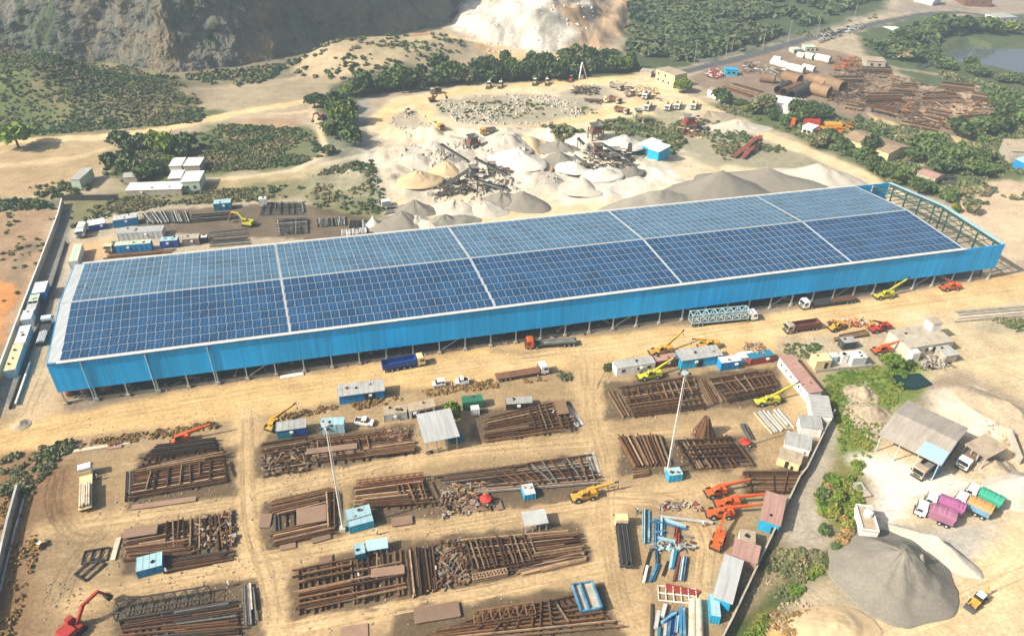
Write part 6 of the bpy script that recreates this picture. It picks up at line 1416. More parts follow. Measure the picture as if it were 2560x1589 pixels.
# blue and coloured steel right of the wide lane
bl = 'coloured steel right of the wide lane'
for a, b, z, w, h, m in (
        ((26.9,98.2), (28.2,107.1), .3, .5, .5, 'pale_blue'), ((28.0,98.5), (29.3,106.8), 0, .4, .4, 'steel_blue'), ((29.2,98.5), (30.2,104.5), .4, .4, .4, 'steel_blue'),
        ((29.7,98.4), (30.7,104.3), .1, .45, .5, 'steel_blue'), ((30.7,100.1), (31.6,105.2), .5, .35, .35, 'pale_blue'), ((31.1,99.6), (32.0,104.5), 0, .4, .4, 'steel_blue'),
        ((31.3,104.9), (41.8,103.5), .5, .4, .45, 'pale_steel'), ((31.1,105.3), (39.9,104.1), .1, .35, .4, 'steel_blue'), ((32.1,104.4), (36.2,102.6), .2, .5, .5, 'pale_blue'),
        ((32.0,103.5), (36.3,102.1), .0, .4, .4, 'steel_blue'), ((29.9,99.5), (33.2,98.6), .4, .45, .5, 'pale_blue'), ((34.1,98.1), (35.7,97.5), .1, .5, .5, 'pale_blue'),
        ((31.7,101.5), (37.0,99.9), .1, .35, .4, 'grey_steel'), ((29.0,100.6), (31.6,101.1), .6, .4, .4, 'steel_blue'), ((29.0,103.6), (31.5,103.1), .6, .35, .35, 'steel_blue'),
        ((33.4,99.6), (34.1,102.3), .5, .5, .5, 'dark_red'), ((33.7,98.2), (34.3,100.7), .4, .5, .5, 'dark_red'),
        ((28.7,93.2), (29.3,97.0), .2, .45, .5, 'steel_blue'), ((26.9,89.3), (28.9,93.2), .2, .5, .5, 'steel_blue'), ((27.5,89.5), (29.4,93.4), 0, .4, .4, 'teal_paint'),
        ((25.9,90.9), (28.0,96.5), 0, .35, .4, 'black_steel'), ((25.7,89.1), (26.9,92.8), .2, .5, .5, 'gutter_white'),
        ((31.2,92.4), (32.6,96.9), .1, .5, .5, 'pale_blue'), ((31.7,92.4), (33.2,96.8), .1, .5, .5, 'teal_paint'), ((31.5,89.6), (33.6,95.3), .1, .45, .45, 'maroon'),
        ((32.6,89.8), (34.2,95.1), .2, .5, .5, 'pale_steel'), ((33.1,89.6), (34.8,95.2), .2, .5, .5, 'steel_blue'), ((29.6,90.8), (31.2,94.2), 0, .4, .4, 'rust_a'),
        ((25.4,77.2), (26.6,84.6), 0, .4, .4, 'black_steel'), ((26.5,79.5), (27.6,83.0), .2, .7, .5, 'pale_steel'), ((28.0,81.7), (29.0,84.3), .3, .7, .5, 'pale_steel'),
        ((30.7,78.2), (31.7,83.9), .3, .5, .5, 'steel_blue'), ((31.4,78.2), (32.2,83.6), .3, .5, .5, 'steel_blue'), ((30.0,78.8), (30.9,82.2), .2, .5, .5, 'pale_blue'),
        ((27.6,80.3), (30.6,82.4), .7, .45, .5, 'steel_blue'), ((28.5,78.1), (29.9,83.0), 0, .5, .5, 'steel_blue'), ((29.4,78.3), (30.5,83.2), 0, .45, .5, 'navy_paint'),
        ((27.9,78.1), (28.6,81.0), .1, .5, .5, 'pale_steel'), ((26.7,77.3), (27.2,79.7), .1, .5, .5, 'teal_paint')):
    rr_ = random.random() < .3
    c = {'steel_blue': 'blue', 'pale_blue': 'pale blue', 'pale_steel': 'pale grey', 'dark_red': 'red-brown', 'gutter_white': 'white', 'navy_paint': 'navy', 'teal_paint': 'teal', 'maroon': 'maroon', 'black_steel': 'black', 'grey_steel': 'grey', 'rust_a': 'rusty'}[m]
    where = 'beside the black-loaded lorry' if a[1] > 100.0 else 'at the lower edge beside the cream pipes'
    beam(a, b, z, w, h, m, rr_, c + ' painted beam in the loose pile ' + where, bl + ' ' + where, 'painted_beam', 'steel beam')
rack('red-brown bar in the bundle above the white grid frame', 'red-brown bar bundle', [(29.5,87.8), (35.3,86.3), (36.1,87.5), (29.7,89.0)], [('u', 6, .0, .35, .4, F_)], 70, ('dark_red',), 'red_bar', 'steel bar')
t = thing('grid_frame', 'white steel grid frame lying below the red-brown bars', 'frame', (28.0,85.5), ang((28.0,85.5), (32.9,85.0)))
for y in (0, 1.6, 3.2): MB().bar((0, y, .15), (7, y, .15), .18).build('rail', 'gutter_white', t)
for k in range(6): MB().bar((k*1.4, 0, .3), (k*1.4, 3.2, .3), .15).build('rung', 'gutter_white', t)
def pipe(label, a, b, r, m, group=None, z=0.0, name='steel_pipe', cat='pipe'):
    t = thing(name, label, cat, (a[0], a[1], z), ang(a, b), group); L = dist(a, b)
    MB().cyl((0, 0, r), (L, 0, r), r, n=20, open_=True, thick=r*0.08).build('shell', m, t, False)
    MB().cyl((L*0.5-0.08, 0, r), (L*0.5+0.08, 0, r), r*1.02, n=20).build('weld_band', m, t)
    return t
pipe('cream painted pipe, left one of the pair at the lower edge', (32.6,77.0), (34.2,85.1), .75, 'pipe_cream')
pipe('cream painted pipe, right one of the pair at the lower edge', (33.8,77.0), (35.2,85.1), .75, 'pipe_cream')
for lab, a, b, r, m in (('white pipe at the left end of the upper white row', (151.5,451.9), (157.8,444.4), 2.0, 'pipe_white'), ('white pipe right behind the brown pipes, longest of the white ones', (157.1,442.2), (165.0,434.0), 2.1, 'pipe_white'),
        ('short white pipe right of the longest white one', (167.2,442.8), (171.9,436.5), 1.8, 'pipe_white'), ('small white pipe near the pale green huts, left of two', (172.4,469.6), (175.5,466.2), 1.8, 'pipe_white'),
        ('small white pipe near the pale green huts, right of two', (176.6,467.5), (179.9,462.9), 2.0, 'pipe_white'), ('white pipe nearest the orange scrap heap', (181.2,463.0), (187.6,456.3), 2.2, 'pipe_white'), ('white pipe farthest left at the top of the yard', (154.4,459.0), (158.1,456.2), 1.8, 'pipe_white'),
        ('big brown pipe at the left of the brown row', (148.7,418.7), (154.9,410.2), 3.0, 'pipe_tan'), ('brown pipe second in the brown row', (162.1,417.4), (165.3,412.7), 2.6, 'pipe_tan'), ('brown pipe third in the brown row', (165.3,412.7), (168.4,406.5), 2.8, 'pipe_tan'),
        ('big brown pipe at the right end of the brown row', (168.9,408.0), (174.0,398.0), 3.2, 'pipe_tan'), ('big brown pipe in front of the brown row', (157.0,397.1), (163.9,389.4), 3.0, 'pipe_tan'), ('brown pipe at the far left beside the dark ones', (135.6,417.9), (142.7,414.4), 2.4, 'pipe_tan'),
        ('dark pipe, first of the three slanting ones', (138.7,395.2), (147.8,405.9), 2.2, 'black_steel'), ('dark pipe, second of the three slanting ones', (140.0,389.9), (152.5,402.4), 2.4, 'brown_steel'), ('dark pipe, third of the three slanting ones', (142.3,384.7), (157.7,400.8), 2.6, 'black_steel')):
    pipe(lab, a, b, r, m, 'big pipes of the far yard')
# plates
def plate(label, A, B, depth, z=0.0, th=0.12, m='plate_brown', group=None, n=1):
    t = thing('steel_plate', label, 'steel plate', (A[0], A[1], z), ang(A, B), group); L = dist(A, B)
    rr = random.Random(int(A[0]*13+A[1]))
    for k in range(n): MB().box((L/2+rr.uniform(-.15, .15)*k, depth/2, th*(k+.5)), (L, depth, th*.92), rr.uniform(-.02, .02)*k).build('sheet', m, t)
    MB().bar((L*.1, depth*.2, -z+.02), (L*.1, depth*.8, -z+.02), .2, max(.05, 2*z-.1)).build('packing', 'bark', t)
    return t
plate('brown steel plate lying in front of the leftmost plot', (-78.1,104.7), (-65.7,107.4), 1.4, .25)
plate('large smooth brown plate on top of the plot left of the lamp mast', (-42.7,100.6), (-37.0,102.1), 4.4, 1.0, n=2)
plate('flat brown plate at the front of the plot left of the lamp mast', (-44.7,95.1), (-41.8,96.0), 1.5, .2)
plate('grey-pink plate pair in front of the left lamp mast plot', (-38.7,96.9), (-35.3,98.3), 2.0, .2, n=2)
plate('grey-pink plate right of the sky blue cabin', (-23.7,101.4), (-19.6,102.2), 2.2, .3, n=2)
plate('square tan plate by the red parasol', (-9.7,105.6), (-4.4,106.3), 1.8, .25)
plate('rusty square plate standing off the lane near the parasol', (-2.4,106.2), (-1.1,106.6), 2.6, .3)
plate('long pink plate at the back of the lowest row', (-16.5,79.6), (-8.5,81.2), 3.2, .3, n=2)
plate('pale plate at the lower edge left of the lowest row', (-29.1,76.3), (-24.4,77.2), 2.6, .1)
plate('brown plate laid across the left half of the longest row', (-25.7,88.5), (-19.5,89.6), 2.0, 1.2)
plate('pink plate at the corner of the left half of the longest row', (-36.1,91.2), (-33.7,91.8), 2.6, .3)
plate('tan plate leaning at the left corner of the mast plot', (-50.6,100.6), (-48.3,100.9), 3.6, .2)
plate('dark plate bundle across the stack left of the grey open shed', (-45.5,120.5), (-34.5,122.7), 1.8, 1.3)
plate('ribbed rusty door panel on the plot behind the deep blue cabin', (-75.7,96.4), (-69.6,97.8), 2.4, 1.4, n=2)
plate('pale concrete slab beside the lattice rows at the wide lane', (18.2,115.8), (20.4,116.1), 8.0, .05, .1, 'concrete')
plate('pale blue-grey slab right of the stack near the round tree', (15.5,132.4), (17.6,133.4), 7.5, .05, .1, 'pale_steel')
plate('tan boards lying on top of the stack near the round tree', (11.4,135.3), (14.2,135.8), 5.0, 1.3, .15, 'pipe_tan')
plate('narrow tan slab standing near the leftmost frame', (-76.7,92.2), (-75.8,92.4), 5.5, .1, .25, 'pipe_cream')
plate('long pale planks on the ground behind the leftmost plot', (-98.3,121.1), (-86.8,124.3), 1.0, .05, .2, 'pipe_cream')
plate('grey corrugated sheets left of the leftmost plot', (-91.2,122.3), (-88.2,123.0), 1.0, .1, .2, 'pink_roof')
# trusses
def truss(label, A, B, w, h, z, m, bays, group=None):
    t = thing('steel_truss', label, 'truss', (A[0], A[1], z), ang(A, B), group); L = dist(A, B)
    for y in (-w/2, w/2):
        for zz in (.12, h): MB().bar((0, y, zz), (L, y, zz), .2).build('chord', m, t)
    lc = MB()
    for k in range(bays+1):
        x = k*L/bays
        for y in (-w/2, w/2): lc.bar((x, y, .12), (x, y, h), .13)
        for zz in (.12, h): lc.bar((x, -w/2, zz), (x, w/2, zz), .13)
        if k < bays:
            x2 = (k+1)*L/bays
            for y in (-w/2, w/2): lc.bar((x, y, .12), (x2, y, h), .1)
            lc.bar((x, -w/2, h), (x2, w/2, h), .1)
    lc.build('lacing', m, t)['kind'] = 'stuff'
    return t
truss('long black box truss at the back of the lowest left plot', (-70.1,80.7), (-54.7,84.2), 2.6, 2.2, 0, 'black_steel', 8)
truss('brown flat truss at the back of the lowest row', (-5.9,80.0), (4.9,82.1), 2.4, 1.0, 1.1, 'rust_b', 7)
truss('rusty ladder truss at the front of the right end of the longest row', (-6.6,89.2), (-0.2,90.8), 1.2, .8, .2, 'rust_c', 10)
truss('dark truss on the ground left of the deep blue cabin', (-82.1,92.7), (-77.7,93.8), 3.0, .4, 0, 'black_steel', 3)
truss('dark open frame leaning left of the deep blue cabin', (-81.0,90.8), (-78.2,89.4), 4.2, .4, 0, 'black_steel', 2)
truss('brown lattice girder behind the sky blue cabin', (-32.6,111.9), (-18.5,114.6), 1.2, 1.0, .9, 'tank_rust', 10)
t = thing('lattice_cone', 'tall brown lattice cone standing between the stacks', 'frame', (45.4,130.3))
mb = MB(); n = 10
for k in range(n):
    a = 2*PI*k/n; a2 = 2*PI*(k+1)/n
    mb.bar((2.7*math.cos(a), 2.7*math.sin(a), 0), (.6*math.cos(a), .6*math.sin(a), 5.6), .16)
    for j in range(1, 9):
        r = 2.7-(2.1*j/8); z = 5.6*j/8
        mb.bar((r*math.cos(a), r*math.sin(a), z), (r*math.cos(a2), r*math.sin(a2), z), .15)
mb.build('bars', 'brown_steel', t)['kind'] = 'stuff'
MB().cyl((0, 0, 0), (0, 0, 4.6), 2.2, .5, n=10).build('core', 'rust_b', t)
# blue trough on the lowest row
A_, B_ = (13.3,81.7), (17.1,82.6); D_ = dist(A_, (12.1,87.5))
t = thing('blue_trough', 'blue-edged steel trough lying on top of the lowest row', 'trough', (*A_, 1.25), ang(A_, B_)); L_ = dist(A_, B_)
MB().box((L_/2, D_/2, .1), (L_, D_, .12)).build('floor', 'concrete', t)
for x in (0, L_*.38, L_): MB().box((x, D_/2, .45), (.3, D_, .7)).build('side', 'steel_blue', t)
for y in (.1, D_-.1): MB().box((L_/2, y, .4), (L_-.4, .25, .5)).build('end', 'steel_blue', t)
# loose scrap: nobody could count it
def scrap(label, q, n, mats, seed=1, smin=.2, smax=1.1, zmax=.9):
    rr = random.Random(seed); mb = MB(); mats_i = []
    pp = [quad_pt(q, rr.random(), rr.random()) for k in range(n)]; gh = terrain_h(np.array([p[0] for p in pp]), np.array([p[1] for p in pp]))
    for k in range(n):
        p = pp[k]; g = float(gh[k]); s = rr.uniform(smin, smax); k0 = len(mb.f)
        if rr.random() < .5:
            a = rr.uniform(0, PI); z = rr.uniform(.1, zmax); e = rr.uniform(-.3, .3)
            mb.bar((p[0]-s*math.cos(a), p[1]-s*math.sin(a), g+max(.08, z-e)), (p[0]+s*math.cos(a), p[1]+s*math.sin(a), g+max(.08, z+e)), rr.uniform(.12, .3))
        else: mb.box((p[0], p[1], g+rr.uniform(.1, zmax*.8)), (s, s*rr.uniform(.3, 1), rr.uniform(.08, .4)), rr.uniform(0, PI))
        mats_i += [rr.randrange(len(mats))]*(len(mb.f)-k0)
    me = mb.mesh('scrap_heap', mats[0])
    for m in mats[1:]: me.materials.append(MATS[m])
    me.polygons.foreach_set('material_index', mats_i)
    return tag(link('scrap_heap', me), label, 'scrap', None, 'stuff')
SC = ('rust_a', 'rust_b', 'rust_c', 'plate_brown', 'grey_steel')
scrap('tangled brown scrap at the left of the stack below the teal cabin', [(-53.8,114.5), (-44.2,116.9), (-46.7,124.5), (-56.4,122.9)], 170, SC, 1)
scrap('scrap and plates around the red parasol', [(-13.7,104.1), (-2.9,106.6), (-5.6,113.4), (-14.8,111.6)], 220, SC+('concrete',), 2)
scrap('tangled scrap in the middle of the longest row', [(-12.8,86.9), (-7.0,88.6), (-9.0,98.8), (-14.6,97.6)], 260, SC, 3)
scrap('offcuts at the right of the plot behind the deep blue cabin', [(-60.3,95.4), (-53.9,96.8), (-57.3,104.6), (-64.1,103.1)], 120, SC, 4)
scrap('scrap in the stack left of the grey open shed', [(-31.6,125.2), (-23.2,126.5), (-24.5,130.4), (-30.3,129.5)], 110, SC, 5)
scrap('orange, black and white machine scrap on the sandy road', [(90.0,175.1), (104.1,177.1), (104.1,180.3), (91.3,178.9)], 130, ('yellow_paint', 'black_steel', 'pale_steel', 'rust_b', 'orange_paint'), 6)
scrap('grey junk between the tin hut and the concrete building', [(108.2,156.5), (117.8,157.6), (117.3,163.7), (111.9,162.1)], 110, ('concrete', 'pale_steel', 'black_steel', 'plate_brown'), 7)
scrap('scattered pale stones and offcuts by the blue steel', [(31.2,107.0), (40.6,107.2), (39.0,110.4), (32.0,109.1)], 70, ('concrete', 'grey_steel', 'dark_red'), 8, .2, .7, .4)
scrap('grey junk below the loose blue beams', [(27.9,96.4), (36.8,97.1), (36.9,99.7), (28.6,98.5)], 80, ('grey_steel', 'pale_blue', 'black_steel', 'concrete'), 9)
scrap('orange scrap heap of the far pipe yard', [(183.0,439.3), (199.7,438.1), (208.0,463.4), (195.3,467.4)], 150, ('pipe_tan', 'orange_paint', 'tank_rust', 'rust_b'), 10, .8, 3.0, 3.0)
scrap('orange machinery parts below the pipe yard', [(135.6,327.9), (154.8,335.6), (160.1,347.2), (147.2,348.1)], 140, ('orange_paint', 'yellow_paint', 'black_steel', 'tank_rust'), 11, .8, 3.0, 2.6)
scrap('red machinery parts in the quarry by the scrub', [(76.1,329.2), (84.3,326.9), (87.4,349.7), (79.1,346.3)], 110, ('dark_red', 'rust_b', 'cream_paint', 'black_steel'), 12, .8, 2.6, 4.0)
scrap('dark machine wrecks in the upper lot of the stone works', [(29.1,387.6), (44.1,388.4), (43.5,401.3), (30.9,400.6)], 130, ('black_steel', 'grey_steel', 'rust_b'), 13, .8, 2.4, 2.0)
scrap('red and white junk above the pipe yard', [(106.5,422.4), (115.6,420.9), (118.3,435.6), (110.8,437.3)], 90, ('red_paint', 'pale_steel', 'dark_red'), 14, .8, 2.4, 2.0)
scrap('mixed dark junk at the top of the pipe yard', [(128.3,434.1), (151.1,424.9), (158.0,437.9), (136.5,454.5)], 160, ('black_steel', 'grey_steel', 'rust_b', 'pipe_white'), 15, .8, 2.6, 2.0)
scrap('brown clutter between the stacks of the far pipe yard', [(157.6,417.2), (194.3,365.7), (242.5,398.9), (205.2,449.4)], 420, ('rust_a', 'rust_b', 'rust_c', 'black_steel', 'plate_brown'), 25, .8, 3.4, 1.4)
scrap('brown clutter at the right of the far pipe yard', [(192.1,354.7), (206.6,342.2), (247.3,378.1), (233.6,403.9)], 300, ('rust_a', 'rust_b', 'rust_c', 'black_steel', 'plate_brown'), 26, .8, 3.4, 1.4)
scrap('dark rusty clutter in the lower far yard', [(177.3,376.3), (196.6,347.5), (208.7,386.4), (192.0,399.9)], 260, ('rust_a', 'rust_b', 'black_steel'), 28, .8, 3.6, 1.4)
scrap('dark rusty clutter beside the big brown pipes', [(159.2,377.0), (180.6,385.0), (197.2,431.6), (179.7,426.5)], 240, ('rust_a', 'rust_b', 'black_steel', 'pipe_tan'), 29, .8, 3.2, 1.6)
scrap('dark junk among the lorries of the upper stone works', [(48.3,392.3), (74.2,379.5), (76.2,399.3), (56.0,411.6)], 120, ('black_steel', 'grey_steel', 'rust_b', 'cream_paint'), 27, .8, 2.4, 1.8)
scrap('dark boulders and parts along the far dark road', [(195.1,497.8), (236.7,531.5), (239.9,543.9), (201.7,517.5)], 160, ('black_steel', 'grey_steel', 'pale_steel'), 16, .8, 3.0, 2.0)
scrap('brown junk on the verge by the maroon lorry', [(63.0,163.7), (69.3,163.4), (69.9,167.8), (64.5,167.2)], 50, ('concrete', 'rust_b', 'gravel_dark'), 17, .2, .8, .6)
scrap('pale litter under the long eave of the shed', [(-107.0,139.0), (20.9,171.0), (20.6,172.1), (-108.0,140.6)], 150, ('grey_steel', 'concrete', 'black_steel', 'rust_b'), 18, .3, 1.4, .5)
scrap('grey steel scrap lying inside the open shed floor', [(WO[0]+wp(8, 3, 0)[0], WO[1]+wp(8, 3, 0)[1]), (WO[0]+wp(250, 3, 0)[0], WO[1]+wp(250, 3, 0)[1]), (WO[0]+wp(250, 14, 0)[0], WO[1]+wp(250, 14, 0)[1]), (WO[0]+wp(8, 14, 0)[0], WO[1]+wp(8, 14, 0)[1])], 420, ('grey_steel', 'black_steel', 'rust_b', 'pale_steel'), 19, .6, 2.6, 1.8)
for lab, A, B, D, m in (('long red container below the pipe yard', (136.5,345.4), (143.4,342.8), 4, 'red_paint'), ('orange box near the red container', (130.4,344.4), (132.0,343.7), 4, 'orange_paint'), ('yellow-orange hopper frame right of the red container', (145.8,339.4), (152.6,339.0), 4, 'yellow_paint')):
    container(lab, A, B, D, 3.2, m, m, name='far_container')

# turn the beam list into objects: the 300 that show largest one by one, the rest of a kind as one mass
by = {}
for d in BEAMS: by.setdefault(d['name'], []).append(d)
for nm, lst in by.items():
    lst.sort(key=lambda d: -(dist(d['a'], d['b'])*d['h'])/(d['a'][0]**2+d['a'][1]**2+CAM_H**2))
    keep = 300 if nm == 'steel_beam' else 60
    if len(lst) <= 90 and nm != 'steel_beam': keep = 90
    for d in lst[:keep]:
        o = link(nm, beam_data(d['m'], d['ly'])); o.location = (d['a'][0], d['a'][1], d['z']+.02); o.rotation_euler.z = ang(d['a'], d['b'])
        o.scale = (dist(d['a'], d['b']), d['w'], d['h']); tag(o, d['label'], d['cat'], d['group'], 'thing')
    rest = lst[keep:]
    if rest:
        mats = sorted({d['m'] for d in rest}); mb = MB(); mi = []
        for d in rest:
            src = ibeam_mesh(d['m'], d['ly']); L = dist(d['a'], d['b']); c, s = math.cos(ang(d['a'], d['b'])), math.sin(ang(d['a'], d['b'])); k0 = len(mb.f)
            mb.add([(d['a'][0]+c*x*L-s*y*d['w'], d['a'][1]+s*x*L+c*y*d['w'], d['z']+.02+z*d['h']) for x, y, z in src.v], src.f); mi += [mats.index(d['m'])]*(len(mb.f)-k0)
        me = mb.mesh(nm+'s', mats[0])
        for m in mats[1:]: me.materials.append(MATS[m])
        me.polygons.foreach_set('material_index', mi)
        tag(link(nm+'s', me), 'the smaller and farther steel sections of the stacks', None, None, 'stuff')

# ------------------------------------------------------------------ heaps of stone
def heap(label, P, rx, ry, h, m, rot=0.0, name='gravel_heap', seed=1, rough=.12, flat=0.0, n=48, rings=22, cat='gravel heap', rnd=0.0):
    t = np.linspace(0, 2*PI, n, endpoint=False); k = np.linspace(0, 1, rings)
    T, K = np.meshgrid(t, k)
    R = K*(1+.12*fbm(np.cos(T)*3+seed*7, np.sin(T)*3, 1.6, 3, seed))
    X = R*np.cos(T)*rx; Y = R*np.sin(T)*ry
    prof = np.clip((1-K)/(1-flat), 0, 1); prof = np.clip(prof*(1+.22*rnd*fbm(np.cos(T)*2+seed, np.sin(T)*2, 1.1, 3, seed+9)), 0, 1)
    prof = prof*(1-.35*rnd) + .35*rnd*np.sin(np.clip(prof, 0, 1)*PI/2)**1.5 - .06*np.sin(prof*PI)                         # slight hollow of the repose slope
    Z = h*prof*(1-.25*flat) + rough*h*fbm(X+seed*31, Y, max(rx, ry)*.45, 5, seed+5)*np.clip(prof*3, 0, 1)
    if rot: X, Y = X*math.cos(rot)-Y*math.sin(rot), X*math.sin(rot)+Y*math.cos(rot)
    Z = np.where(K > .97, -.4, Z)
    V = np.stack([X.ravel(), Y.ravel(), Z.ravel()], 1)
    i = (np.arange(rings-1)[:, None]*n + np.arange(n)[None, :]); j = (np.arange(rings-1)[:, None]*n + (np.arange(n)[None, :]+1) % n)
    Fq = np.stack([i.ravel(), (i+n).ravel(), (j+n).ravel(), j.ravel()], 1)
    me = fast_mesh(name, V, Fq, m); me.polygons.foreach_set('use_smooth', np.ones(len(Fq), dtype=bool))
    o = link(name, me); o.location = (P[0], P[1], hz(P)); return tag(o, label, cat, None, 'thing')
heap('big smooth grey-tan gravel cone at lower right', (74.2,92.1), 12.6, 11.5, 7.0, 'gravel_grey', .3, seed=3, rough=.13, n=96, rings=48, rnd=.4)
heap('long grey ridge of gravel joined to the right of the big cone', (84.3,98.0), 10, 3.2, 4.0, 'gravel_pale', -.75, seed=4, rough=.15)
heap('slumped gravel shelf on the side of the big cone', (78.1,92.2), 4.6, 3.8, 5.6, 'gravel_dark', .3, seed=5, rough=.3)
heap('tall pointed grey gravel cone behind the shed roof', (78.6,264.9), 24, 15, 10.5, 'gravel_grey', .1, seed=6, rough=.06)
heap('dark eroded gravel ridge close to the shed roof', (55.5,255.1), 26, 9, 7.5, 'gravel_dark', .28, seed=7, rough=.3)
heap('broad grey gravel ridge behind the pointed cone', (99.9,275.1), 30, 13, 7.5, 'gravel_grey', -.2, seed=8, rough=.1)
heap('pale rough mound at the right end of the gravel ridges', (122.0,281.9), 20, 11, 7.0, 'gravel_pale', -.3, seed=9, rough=.25)
HEAPS = ['pale heap in front of the crusher line, left of a pair', 'pale heap in front of the crusher line, right of a pair', 'grey heap at the right foot of the front crusher line', 'tan heap left of the front crusher line', 'ochre heap behind the left end of the front crusher line', 'grey heap between the crusher line and the shed roof, right side', 'pale heap on the edge of the white powder', 'largest grey heap close to the shed eave at left', 'pale heap squeezed beside the largest grey eave heap', 'dark heap partly hidden by the roof edge', 'low pale heap touching the roof edge', 'grey heap up the slope from the eave heaps', 'white heap left of the blue works shed', 'tan heap at the foot of the upper works road', 'pale heap behind the brown crusher tower', 'white heap between the two crusher groups', 'pale heap at the left rim of the works', 'grey heap left of the second crusher', 'white heap in front of the second crusher', 'small grey heap right of the second crusher', 'grey heap behind the second crusher', 'pale heap under the left loop of the works road', 'pale bank below the right works road', 'rubble bank above the red-topped crusher', 'tan heap in the middle between crushers', 'small white heap beside the pale conveyor']
for k, (P, rx, ry, h, m) in enumerate((((-21.6,249.0), 8, 6, 5.5, 'gravel_pale'), ((-11.1,249.4), 8, 6, 5, 'gravel_pale'), ((-4.2,256.0), 7, 6, 5, 'gravel_grey'), ((-37.0,269.7), 8, 6, 5.5, 'gravel_tan'), ((-27.3,280.0), 9, 7, 6.5, 'gravel_tan'),
        ((3.3,254.5), 9, 6, 6, 'gravel_grey'), ((26.3,266.8), 8, 6, 5.5, 'gravel_pale'), ((-39.3,235.6), 10, 7, 7.5, 'gravel_grey'), ((-33.7,235.8), 7, 5, 5, 'gravel_pale'), ((-24.4,236.1), 11, 6, 5.5, 'gravel_dark'), ((-30.1,233.5), 8, 5, 4.5, 'gravel_pale'),
        ((-36.2,247.6), 7, 5, 5.5, 'gravel_grey'), ((45.9,306.0), 8, 6, 6.5, 'gravel_white'), ((7.1,306.8), 11, 9, 8, 'gravel_tan'), ((-4.2,301.4), 11, 9, 7.5, 'gravel_pale'), ((0.8,284.3), 10, 8, 7, 'gravel_white'),
        ((-41.1,289.2), 11, 8, 6, 'gravel_pale'), ((18.2,289.5), 8, 6, 5, 'gravel_grey'), ((34.7,274.1), 7, 5, 4, 'gravel_white'), ((45.3,278.7), 6, 4, 3.5, 'gravel_grey'), ((18.7,301.2), 8, 6, 5, 'gravel_grey'), ((-33.9,300.2), 9, 7, 5, 'gravel_pale'),
        ((104.7,341.7), 14, 7, 4.5, 'gravel_pale'), ((93.8,356.1), 12, 7, 4.5, 'rubble'), ((7.6,281.4), 7, 6, 5, 'gravel_tan'), ((23.0,280.9), 6, 5, 4, 'gravel_white'))):
    heap(HEAPS[k], P, rx*1.25, ry*1.15, h*.72, m, .2*(k % 5)-.4, seed=20+k, rough=.30, n=40, rings=20, rnd=1.0)
heap('white sandbag-like heap behind the shed eave', (-49.3,235.2), 3.0, 2.4, 3.6, 'gravel_white', seed=60, rough=.2, n=24, rings=12)
heap('pale boulder heap in the green patch, far one', (88.9,146.8), 4.5, 4.0, 2.0, 'rubble', seed=61, rough=.5)
heap('pale boulder heap in the green patch, near one', (88.0,139.1), 6.0, 4.0, 2.0, 'rubble', seed=62, rough=.5)
heap('rubble heap at the right edge below the flat tan roof', (108.4,121.0), 6.0, 5.0, 2.8, 'rubble', seed=63, rough=.4)
heap('grey sand heap behind the green-covered lorry', (110.4,114.4), 8.0, 6.0, 4.5, 'gravel_pale', .3, seed=64)
heap('orange sand mound at the lower edge', (58.6,80.1), 9.0, 5.0, 2.2, 'gravel_tan', .1, seed=66, rough=.3)
heap('small earth heap on the sandy road at far left', (-114.9,130.0), 2.6, 2.2, 1.0, 'rubble', seed=67, rough=.5, n=24, rings=10)
heap('striped rubble bank at the right edge behind the flat roof', (122.3,139.2), 14.0, 6.0, 3.0, 'rubble', -.9, seed=68, rough=.5)

# ------------------------------------------------------------------ crusher lines of the stone works
def conveyor(label, a, b, z0, z1, w=1.4, m='dark_steel'):
    t = thing('conveyor', label, 'conveyor', (a[0], a[1], hz(a)), ang(a, b)); L = dist(a, b)
    MB().bar((0, 0, z0), (L, 0, z1), w, .3).build('belt', m, t)
    fr = MB()
    for y in (-w/2-.1, w/2+.1): fr.bar((0, y, z0-.2), (L, y, z1-.2), .15, .4)
    fr.build('side_frame', 'grey_steel', t)['kind'] = 'stuff'
    for k in (0.25, 0.6, 0.95):
        z = z0+(z1-z0)*k-.4
        for y in (-w/2, w/2): MB().bar((L*k, y*1.6, 0), (L*k, y, z), .28).build('leg', m, t)
    MB().cyl((L, -w/2, z1), (L, w/2, z1), .5, n=10).build('drum', m, t)
def crusher(label, P, h, w, m='brown_steel', rz=0.0):
    t = thing('crusher', label, 'crusher', (P[0], P[1], hz(P)), rz)
    for x in (-w/2, w/2):
        for y in (-w/2, w/2): MB().bar((x, y, 0), (x, y, h*.7), .45).build('leg', m, t)
    MB().box((0, 0, h*.45), (w*1.15, w*1.15, .4)).build('deck', 'grey_steel', t)
    MB().box((0, 0, h*.62), (w*.8, w*.8, h*.3)).build('housing', m, t)
    v = [(x*w*.3, y*w*.3, h*.78) for x, y in ((-1,-1), (1,-1), (1,1), (-1,1))] + [(x*w*.5, y*w*.5, h) for x, y in ((-1,-1), (1,-1), (1,1), (-1,1))]
    MB().add(v, [(0,1,5,4), (1,2,6,5), (2,3,7,6), (3,0,4,7), (3,2,1,0)]).build('hopper', 'grey_steel', t)
    MB().bar((w*.6, -w*.6, 0), (w*.6, w*.6, h*.45), .3, .6).build('stair', 'galvanised', t)
conveyor('long dark conveyor rising to the right, front line of the works', (-29.2,263.6), (-16.7,273.6), .8, 6)
conveyor('dark conveyor falling to the right, front line of the works', (-2.5,270.6), (-15.0,273.2), .8, 6)
conveyor('upper conveyor reaching left toward the tan heap', (-19.0,284.6), (-29.8,289.7), 1, 5.5)
conveyor('conveyor at the foot of the front crusher', (-29.6,259.8), (-18.1,262.1), .8, 3.5)
